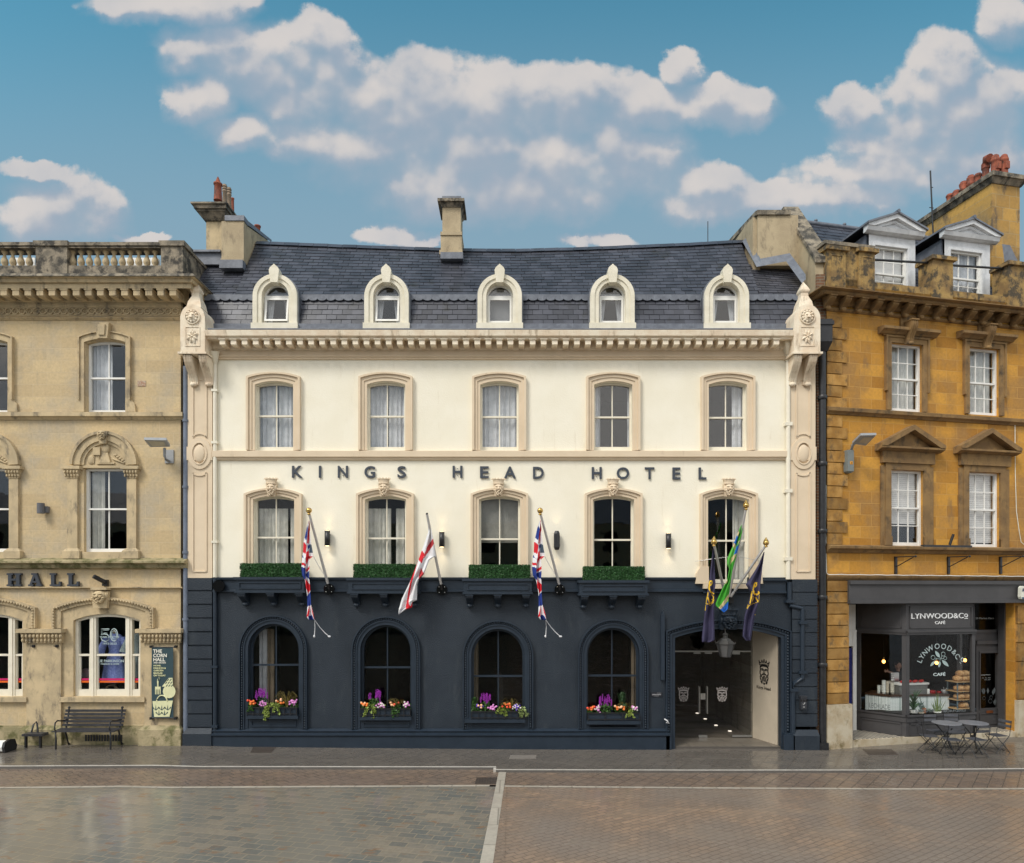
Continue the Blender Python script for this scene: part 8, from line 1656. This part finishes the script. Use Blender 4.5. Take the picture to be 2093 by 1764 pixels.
def plant(kind, x, y, z, lb, seed, cols=(), h=.3, wd=.12, lm=0):
    rn = random.Random(seed); nm = {'spike': 'flowering_plant', 'rose': 'flowering_plant', 'cluster': 'flowering_plant', 'grass': 'grass_tuft', 'ivy': 'trailing_plant', 'shrub': 'shrub'}[kind]
    t = thing(nm, lb, {'grass': 'grass', 'ivy': 'trailing plant', 'shrub': 'shrub'}.get(kind, 'flowers'), (x, y, z), HO, 'plants in the hotel window boxes'); g = G()
    if kind in ('spike', 'rose', 'cluster', 'shrub'):
        for k in range(170 if kind != 'shrub' else 300):
            a = rn.random()*6.28; r_ = wd*rn.random()**.5; hh = rn.random()*(h*.62 if kind == 'spike' else h*.9 if kind == 'shrub' else h*.75)
            leaf(g, (x+r_*math.cos(a)*(1.1 if kind != 'shrub' else 1.2-hh/h), y+r_*.6*math.sin(a), z-.03+hh), rn.uniform(.018, .036), rn)
        if kind == 'shrub':
            for k in range(6): g.tube([(x, y, z), (x+.04*(k-3), y, z+h*.8)], .005, 4)
    if kind == 'grass':
        for k in range(34):
            a = rn.uniform(-1, 1); l = h*rn.uniform(.6, 1.1); g.tube([(x+a*.02, y, z), (x+a*.07, y-.02, z+l*.6), (x+a*.17, y-.05, z+l*.95), (x+a*.30, y-.08, z+l*rn.uniform(.6, .85))], .0025, 3)
    if kind == 'ivy':
        for s_ in range(int(4+wd*14)):
            sx = x+rn.uniform(-wd, wd); l = h*rn.uniform(.35, 1.0); dr = rn.uniform(-.12, .12)
            for k in range(int(150*l)+14):
                q = rn.random(); leaf(g, (sx+dr*q+rn.uniform(-.03, .03), y-.10-.04*rn.random(), z+.06-l*q), rn.uniform(.018, .034), rn)
        for k in range(int(wd*520)): leaf(g, (x+rn.uniform(-wd, wd)*1.1, y+rn.uniform(-.08, .05), z+.02+.10*rn.random()), rn.uniform(.020, .038), rn)
    g.part('foliage', LG[lm], t)
    for c in cols:
        g = G(); n = max(1, int((13 if kind == 'spike' else 9 if kind == 'rose' else 24)/len(cols)))
        for k in range(n):
            if kind == 'spike':
                fx = x+rn.uniform(-wd, wd)*1.1; top = z+h*rn.uniform(.72, 1.05); l = h*rn.uniform(.28, .42)
                for q in range(13): g.ell((fx+rn.uniform(-.012, .012), y-.02+rn.uniform(-.02, .02), top-l*q/13), (.016-.0006*(13-q), .014, .014), 5, 4)
            elif kind == 'rose': g.ell((x+rn.uniform(-wd, wd)*1.15, y-.05+rn.uniform(-.05, .03), z+h*rn.uniform(.45, .95)), (.033, .03, .030), 7, 5, fn=lambda a, b_: 1+.12*math.sin(5*b_))
            else: g.ell((x+rn.gauss(0, wd*.5), y-.06+rn.uniform(-.03, .03), z+h*.6+rn.gauss(0, .035)), (.026, .022, .024), 6, 4)
        g.part('blossom', FC[c], t)
pots_spec = [
 [('rose', .06, 'coral and orange flowers at the left end of the first window box', ('red', 'orange'), .20, .10, 0), ('spike', .27, 'tall purple flower spikes in the first window box, in front of the white curtain', ('purple',), .50, .13, 3), ('cluster', .32, 'lilac pink flowers left of centre in the first window box', ('pink',), .17, .09, 0), ('ivy', .52, 'large lime green trailing plant spilling over the middle of the first window box', (), .42, .17, 1), ('rose', .66, 'peach and orange flowers above the lime trailing plant in the first window box', ('orange', 'peach'), .24, .10, 0), ('grass', .78, 'tuft of olive grass in the first window box', (), .42, .1, 2), ('cluster', .92, 'pink round flower head at the right end of the first window box', ('pink',), .24, .09, 0), ('ivy', .08, 'thin green strand trailing at the left corner of the first window box', (), .26, .05, 0)],
 [('rose', .07, 'peach flowers at the left end of the second window box', ('peach', 'orange'), .20, .08, 0), ('spike', .28, 'dense purple flower spikes in the second window box', ('purple',), .48, .14, 0), ('ivy', .22, 'bright green plant spilling down the left of the second window box', (), .34, .11, 1), ('cluster', .42, 'small lilac flowers with lime leaves in the second window box', ('pink', 'white'), .18, .09, 1), ('rose', .68, 'coral and peach flowers under arching grass in the second window box', ('red', 'peach'), .20, .10, 0), ('grass', .74, 'arching olive grass with hanging blades in the second window box', (), .28, .1, 2), ('ivy', .74, 'green strands trailing on the right of the second window box', (), .34, .07, 0), ('cluster', .92, 'pink and white flowers at the right end of the second window box', ('pink', 'white'), .20, .09, 0)],
 [('shrub', .05, 'dark leafy plant at the left end of the third window box', (), .42, .10, 0), ('spike', .25, 'purple flower spikes in the third window box', ('purple',), .46, .12, 0), ('rose', .15, 'few peach and violet flowers at the left of the third window box', ('peach', 'violet'), .22, .08, 0), ('cluster', .40, 'pink cluster beside the purple spikes in the third window box', ('pink',), .18, .07, 0), ('ivy', .60, 'lime trailing plant across the middle of the third window box', (), .22, .13, 1), ('rose', .66, 'orange and red flowers under the grass in the third window box', ('orange', 'red'), .22, .10, 0), ('grass', .75, 'wide arching olive grass in the third window box', (), .34, .1, 2), ('cluster', .86, 'white and pink flowers near the right of the third window box', ('white', 'violet'), .20, .08, 0), ('ivy', .95, 'variegated trailing plant hanging over the right end of the third window box', (), .26, .09, 4)],
 [('rose', .06, 'orange red flowers at the left end of the fourth window box', ('red', 'orange'), .18, .08, 0), ('spike', .36, 'purple flower spikes in the middle of the fourth window box', ('purple',), .46, .15, 0), ('cluster', .20, 'pink and white flowers left of the spikes in the fourth window box', ('pink', 'white'), .18, .08, 0), ('shrub', .68, 'tall dark green shrub at the right of the fourth window box', (), .62, .13, 3), ('grass', .74, 'olive grass under the tall shrub in the fourth window box', (), .28, .1, 2), ('rose', .62, 'peach and orange flowers below the shrub in the fourth window box', ('peach', 'orange'), .22, .12, 0), ('cluster', .90, 'large pink flower head at the right end of the fourth window box', ('pink', 'white'), .22, .09, 0), ('ivy', .84, 'bright green strand trailing near the right of the fourth window box', (), .18, .05, 1)]]
ords = ('first', 'second', 'third', 'fourth')
for i, q in enumerate(ar_):
    x0, x1, zb_ = q[0]+.02, q[1]-.02, q[2]-.008; z1 = zb_+.20; t = thing('window_box', '%s dark window box with iron railing, counted from the left' % ords[i] if i != 3 else 'fourth window box, nearest the entrance arch, with a plain dark trough', 'window box', ((x0+x1)/2, -.08, zb_), HO, 'window boxes on the arched windows')
    g = G(); g.box(x0, x1, -.12, .08, zb_, z1-.03); g.part('trough', M['navyg'], t); g = G()
    for z in (zb_+.04, z1): g.box(x0-.01, x1+.01, -.165, -.145, z-.01, z+.01)
    for k in range(9 if i != 3 else 4): xx = x0+(x1-x0)*k/(8 if i != 3 else 3); g.box(xx-.008, xx+.008, -.167, -.147, zb_-.0, z1+.011)
    g.part('railing', M['black'], t); g = G(); g.box(x0+.02, x1-.02, -.10, .06, z1-.04, z1-.02); g.part('soil', flat('soil', (.02, .014, .01), .95), t)
    for j, (kd, tt, lb, cs_, h, wd, lm) in enumerate(pots_spec[i]): plant(kd, x0+(x1-x0)*tt, -.03-.02*(j % 2), z1-.02, lb, i*20+j, cs_, h, wd, lm)
# ------------------------------------------------------------------ lantern in the arch, plaque, ash bin, hook
lx, lz1 = HO.p(1481.8, 1303, -.22); lz0 = Z(1341.5, -.22); lt = thing('lantern', 'grey four sided glass lantern hanging below the navy carved king head', 'lantern', (lx, -.22, lz0), HO); zr_l = Z(1316, -.22)
g = G(); g.lathe([(.24, 0), (.24, .02), (.14, .10), (.13, .13), (.06, .16), (.06, .22), (.085, .24), (.03, .28)], (lx, -.22, zr_l), 6, smooth=False); g.tube([(lx, -.22, zr_l+.27), (lx, -.2, zr_l+.42)], .015, 6)
for k in range(6): a = 2*math.pi*(k+.5)/6; g.tube([(lx+.22*math.cos(a), -.22+.22*math.sin(a), zr_l), (lx+.13*math.cos(a), -.22+.13*math.sin(a), lz0)], .010, 5); g.tube([(lx+.24*math.cos(a), -.22+.24*math.sin(a), zr_l), (lx+.25*math.cos(a), -.22+.25*math.sin(a), zr_l+.07)], .010, 4)
g.lathe([(.14, 0), (.14, .015)], (lx, -.22, lz0-.01), 6, smooth=False); g.part('lantern_frame', [flat('weathered_lead_grey', (.06, .058, .055), .5)], lt)
g = G(); g.lathe([(.12, 0), (.21, zr_l-lz0)], (lx, -.22, lz0), 6, smooth=False); g.part('pane', [flat('frosted_grey_glass', (.11, .11, .11), .25)], lt)
g = G(); a, b_ = HD(182, 1213, -.02), HD(262, 1182, -.02); pl = thing('plaque', 'small dark plaque with white lettering beside the fourth arched window', 'plaque', (a[0], 0, a[1]), HO); g.box(a[0], b_[0], -.02, 0, a[1], b_[1]); g.part('plate', flat('plaque_dark', (.02, .022, .03), .4), pl)
g = G(); hh = b_[1]-a[1]; text_in(g, 'johansens', a[0]+.03, b_[0]-.03, a[1]+hh*.30, a[1]+hh*.68, -.024, .003, .01); text_in(g, 'CONDÉ NAST', a[0]+.16, b_[0]-.02, a[1]+hh*.76, a[1]+hh*.90, -.024, .003); text_in(g, 'RECOMMENDED', a[0]+.08, b_[0]-.08, a[1]+hh*.12, a[1]+hh*.22, -.024, .003); g.part('lettering', flat('plaque_white', (.5, .5, .52), .5), pl)
a, b_ = HD(1237, 1300, -.16), HD(1278, 1208, -.16); t = thing('ash_bin', 'small dark wall mounted ash bin on the navy pilaster right of the arch', 'ash bin', (a[0], -.1, a[1]), HO); g = G(); g.box(a[0], b_[0], -.20, -.08, a[1], b_[1]-.04); g.box(a[0]-.01, b_[0]+.01, -.21, -.08, b_[1]-.04, b_[1]); g.part('bin_body', flat('bin_grey', (.035, .038, .045), .4), t)
g = G(); cx_ = (a[0]+b_[0])/2
for k in (-1, 0, 1): g.box(cx_+k*.06-.018, cx_+k*.06+.018, -.203, -.2002, b_[1]-.14, b_[1]-.08)
g.part('slot', M['dark2'], t); g = G(); g.tube([(cx_-.03, -.202, a[1]+.14), (cx_-.01, -.202, a[1]+.11), (cx_+.03, -.202, a[1]+.17)], .006, 4); g.box(cx_-.02, cx_+.02, -.203, -.2002, a[1]+.05, a[1]+.065); g.part('symbol', flat('bin_white', (.6, .6, .6), .5), t)
p = HD(295, 1385, -.15); g = G(); g.tube([(p[0]-.06, -.14, p[1]+.05), (p[0], -.18, p[1]+.02), (p[0]+.05, -.18, p[1]-.06), (p[0]-.02, -.18, p[1]-.03)], .018, 6); g.solo('hook', flat('white_hook', (.65, .65, .66), .4), 'small white curved hook low on the left jamb of the carriage arch', 'hook')
# ground spots inside the passage
for k, (x, y) in enumerate(((510, 1327), (566, 1367), (642, 1412), (740, 1453))):
    dx, dy = V(2500, 2100, 1.764)(x, y); dpt = (EYE-.07)/(dy-HY)*FPX; X = (dx-CX)/FPX*dpt; Y = dpt-DIST
    if Y < 5.6:
        g = G(); g.lathe([(.05, 0), (.05, .012)], (X, Y, .056), 10); g.solo('floor_light', flat('floor_light', (1, .9, .75), .5, emit=1.6), ('farthest and leftmost lit floor light in the passage', 'second farthest lit floor light in the passage', 'second nearest lit floor light in the passage', 'nearest and rightmost lit floor light behind the glass doors')[k], 'floor light', group='small lit floor lights in the passage')
# ------------------------------------------------------------------ bench and perch by the hall
bw = 1.47; bz = gz(-10.6); bt = thing('bench', 'black slatted park bench with curled iron arms against the limestone wall', 'bench', (-10.58, -.35, bz)); M['slat'] = pm('grey_black_slats', (.032, .032, .036), (.05, .05, .055), 12, .45, .002)
x0, x1 = -10.58-bw/2, -10.58+bw/2
g = G()
for k in range(4): g.box(x0-.03, x1+.03, -.60+.095*k, -.60+.095*k+.075, bz+.43+.004*k, bz+.455+.004*k)
g.part('seat', M['slat'], bt); g = G()
for k in range(5): zz_ = bz+.50+.085*k; yy_ = -.205+.028*k; g.box(x0-.03+.0*k, x1+.03, yy_, yy_+.022, zz_, zz_+.060)
g.part('backrest', M['slat'], bt)
for xx in (x0+.06, x1-.06):
    g = G(); g.tube([(xx, -.58, bz), (xx, -.57, bz+.25), (xx, -.59, bz+.43), (xx, -.2, bz+.43), (xx, -.12, bz+.7), (xx, -.085, bz+.95)], .022, 7); g.tube([(xx, -.25, bz+.43), (xx, -.17, bz+.22), (xx, -.10, bz+.02), (xx, -.06, bz+.03)], .022, 7)
    g.tube([(xx, -.57, bz+.43), (xx, -.62, bz+.52), (xx, -.60, bz+.66), (xx, -.52, bz+.70), (xx, -.35, bz+.66), (xx, -.17, bz+.66)], .018, 7); g.ell((xx, -.08, bz+.95), (.035, .03, .03), 8, 6); g.part('iron_end', M['black'], bt)
a = C3(255, 1290, -.3); xx = a[0]-10.8; bz = gz(xx); pt_ = thing('perch_seat', 'small black metal perch seat with a looped back left of the bench', 'seat', (xx, -.3, bz)); g = G(); g.taper((xx-.26, xx+.26, -.45, -.22), (xx-.24, xx+.24, -.46, -.21), bz+.29, bz+.35); g.part('seat', M['slat'], pt_)
for s_ in (-1, 1): g = G(); g.box(xx+s_*.18-.02, xx+s_*.18+.02, -.43, -.37, bz, bz+.289); g.part('leg', M['black'], pt_)
g = G(); g.tube([(xx-.16, -.25, bz+.33), (xx-.12, -.22, bz+.55), (xx-.07, -.2, bz+.60), (xx-.03, -.22, bz+.55), (xx+.01, -.25, bz+.35)], .022, 7); g.part('back_loop', M['black'], pt_)
a, b_ = HO.p(-60*K, 1522, -.75), HO.p(30*K, 1499, -.75); bz = gz(-13); vt = thing('barrier', 'low white rounded barrier with a black end cap at the left edge of the pavement', 'barrier', (-13.2, -.75, bz)); xe = -12.27
g = G(); g.xprism([(-.95, bz+.04), (-.98, bz+.14), (-.94, bz+.22), (-.80, bz+.27), (-.66, bz+.24), (-.60, bz+.1), (-.62, bz+.04)], xe-1.1, xe); g.part('body', M['white'], vt); g = G(); g.xprism([(-.96, bz+.0), (-1.0, bz+.14), (-.96, bz+.25), (-.80, bz+.30), (-.64, bz+.27), (-.57, bz+.1), (-.60, bz+.0)], xe, xe+.06); g.part('end_cap', M['black'], vt)
# ------------------------------------------------------------------ cafe tables and folding chairs
M['bis'] = pm('grey_bistro_metal', (.085, .088, .10), (.06, .063, .073), 12, .45, 0); M['bisd'] = pm('dark_bistro_metal', (.028, .028, .031), (.02, .02, .022), 12, .45, 0)
M['bist'] = pm('pale_grey_table_metal', (.20, .205, .225), (.15, .155, .17), 40, .4, 0)
def table(x, y, lb):
    z = gz(x); t = thing('cafe_table', lb, 'table', (x, y, z), W0, 'round cafe tables on the pavement'); g = G(); g.lathe([(.31, .70), (.325, .705), (.325, .722), (.31, .725)], (x, y, z), 28); g.part('table_top', M['bist'], t)
    for a in (40, 140, 270):
        c, s = math.cos(R(a)), math.sin(R(a)); g = G(); g.tube([(x+.28*c, y+.28*s, z+.70), (x+.20*c, y+.20*s, z+.62), (x+.06*c, y+.06*s, z+.45), (x+.05*c, y+.05*s, z+.30), (x+.20*c, y+.20*s, z+.12), (x+.32*c, y+.32*s, z)], .013, 6); g.part('leg', M['bisd'], t)
    g = G(); g.lathe([(.05, .36), (.055, .38), (.05, .40)], (x, y, z), 12); g.part('collar', M['bisd'], t)
table(10.84, -.40, 'round grey cafe table nearest the ochre pier, in front of the bay window'); table(11.50, -.40, 'round grey cafe table nearer the cafe door')
cz = thing('folding_chair', 'x', 'chair', (0, 0, 0), W0, 'folding bistro chairs outside the cafe'); g = G()
for k in range(6): g.box(-.19, .19, -.19+.066*k, -.19+.066*k+.05, .44, .452)
g.part('seat', M['bis'], cz)
for zz_ in (.66, .78): g = G(); g.xprism([(.245, zz_), (.255, zz_), (.265, zz_+.065), (.255, zz_+.065)], -.20, .20); g.part('back_slat', M['bis'], cz)
for s_ in (-1, 1):
    g = G(); g.tube([(s_*.20, -.24, 0), (s_*.20, .20, .46), (s_*.20, .26, .85)], .010, 6); g.part('leg', M['bisd'], cz); g = G(); g.tube([(s_*.18, .24, 0), (s_*.18, -.19, .44)], .010, 6); g.part('leg', M['bisd'], cz)
g = G(); g.tube([(-.18, .22, .03), (.18, .22, .03)], .007, 5); g.tube([(-.20, -.22, .03), (.20, -.22, .03)], .007, 5); g.part('crossbar', M['bisd'], cz)
ch_ = [(10.36, -.46, 78, 'folding chair left of the table nearest the ochre pier, facing right'), (10.66, -.86, 172, 'folding chair with its back to the road at the table nearest the ochre pier'), (11.24, -.86, 188, 'folding chair with its back to the road at the table nearer the cafe door'), (12.06, -.44, -80, 'folding chair right of the table nearer the cafe door, facing left'), (10.90, .10, 5, 'folding chair against the bay window behind the table nearest the ochre pier'), (11.42, .14, -8, 'folding chair against the bay window, second from the ochre pier')]
for k, (x, y, a, lb) in enumerate(ch_):
    if k == 0: cz.scale = (.9, .9, .93); cz.location = (x, y, gz(x)); cz.rotation_euler = (0, 0, R(a)); cz['label'] = lb
    else: dup(cz, (x, y, gz(x)), R(a), lb)
# ------------------------------------------------------------------ terrace on the far side of the square, seen in the glass
tt = thing('terrace', 'long stone terrace with slate roof across the square, mirrored in the windows', 'building', (0, -48, 0)); wins = [rect(-56+4*k+.9, -56+4*k+2.3, z0, z0+2.0) for k in range(28) for z0 in (1.0, 4.6, 7.6)]
g = G(); g.prism(rect(-58, 58, -.1, 10.5), -48, -47.8, holes=wins); g.part('wall', M['lime'], tt); g = G(); g.xprism([(-47.7, 10.5), (-52, 14), (-56, 10.5)], -58, 58); g.part('roof', M['lead'], tt); g = G(); g.box(-58, 58, -49, -48.6, 0, 10.5); g.part('interior', M['dark'], tt)
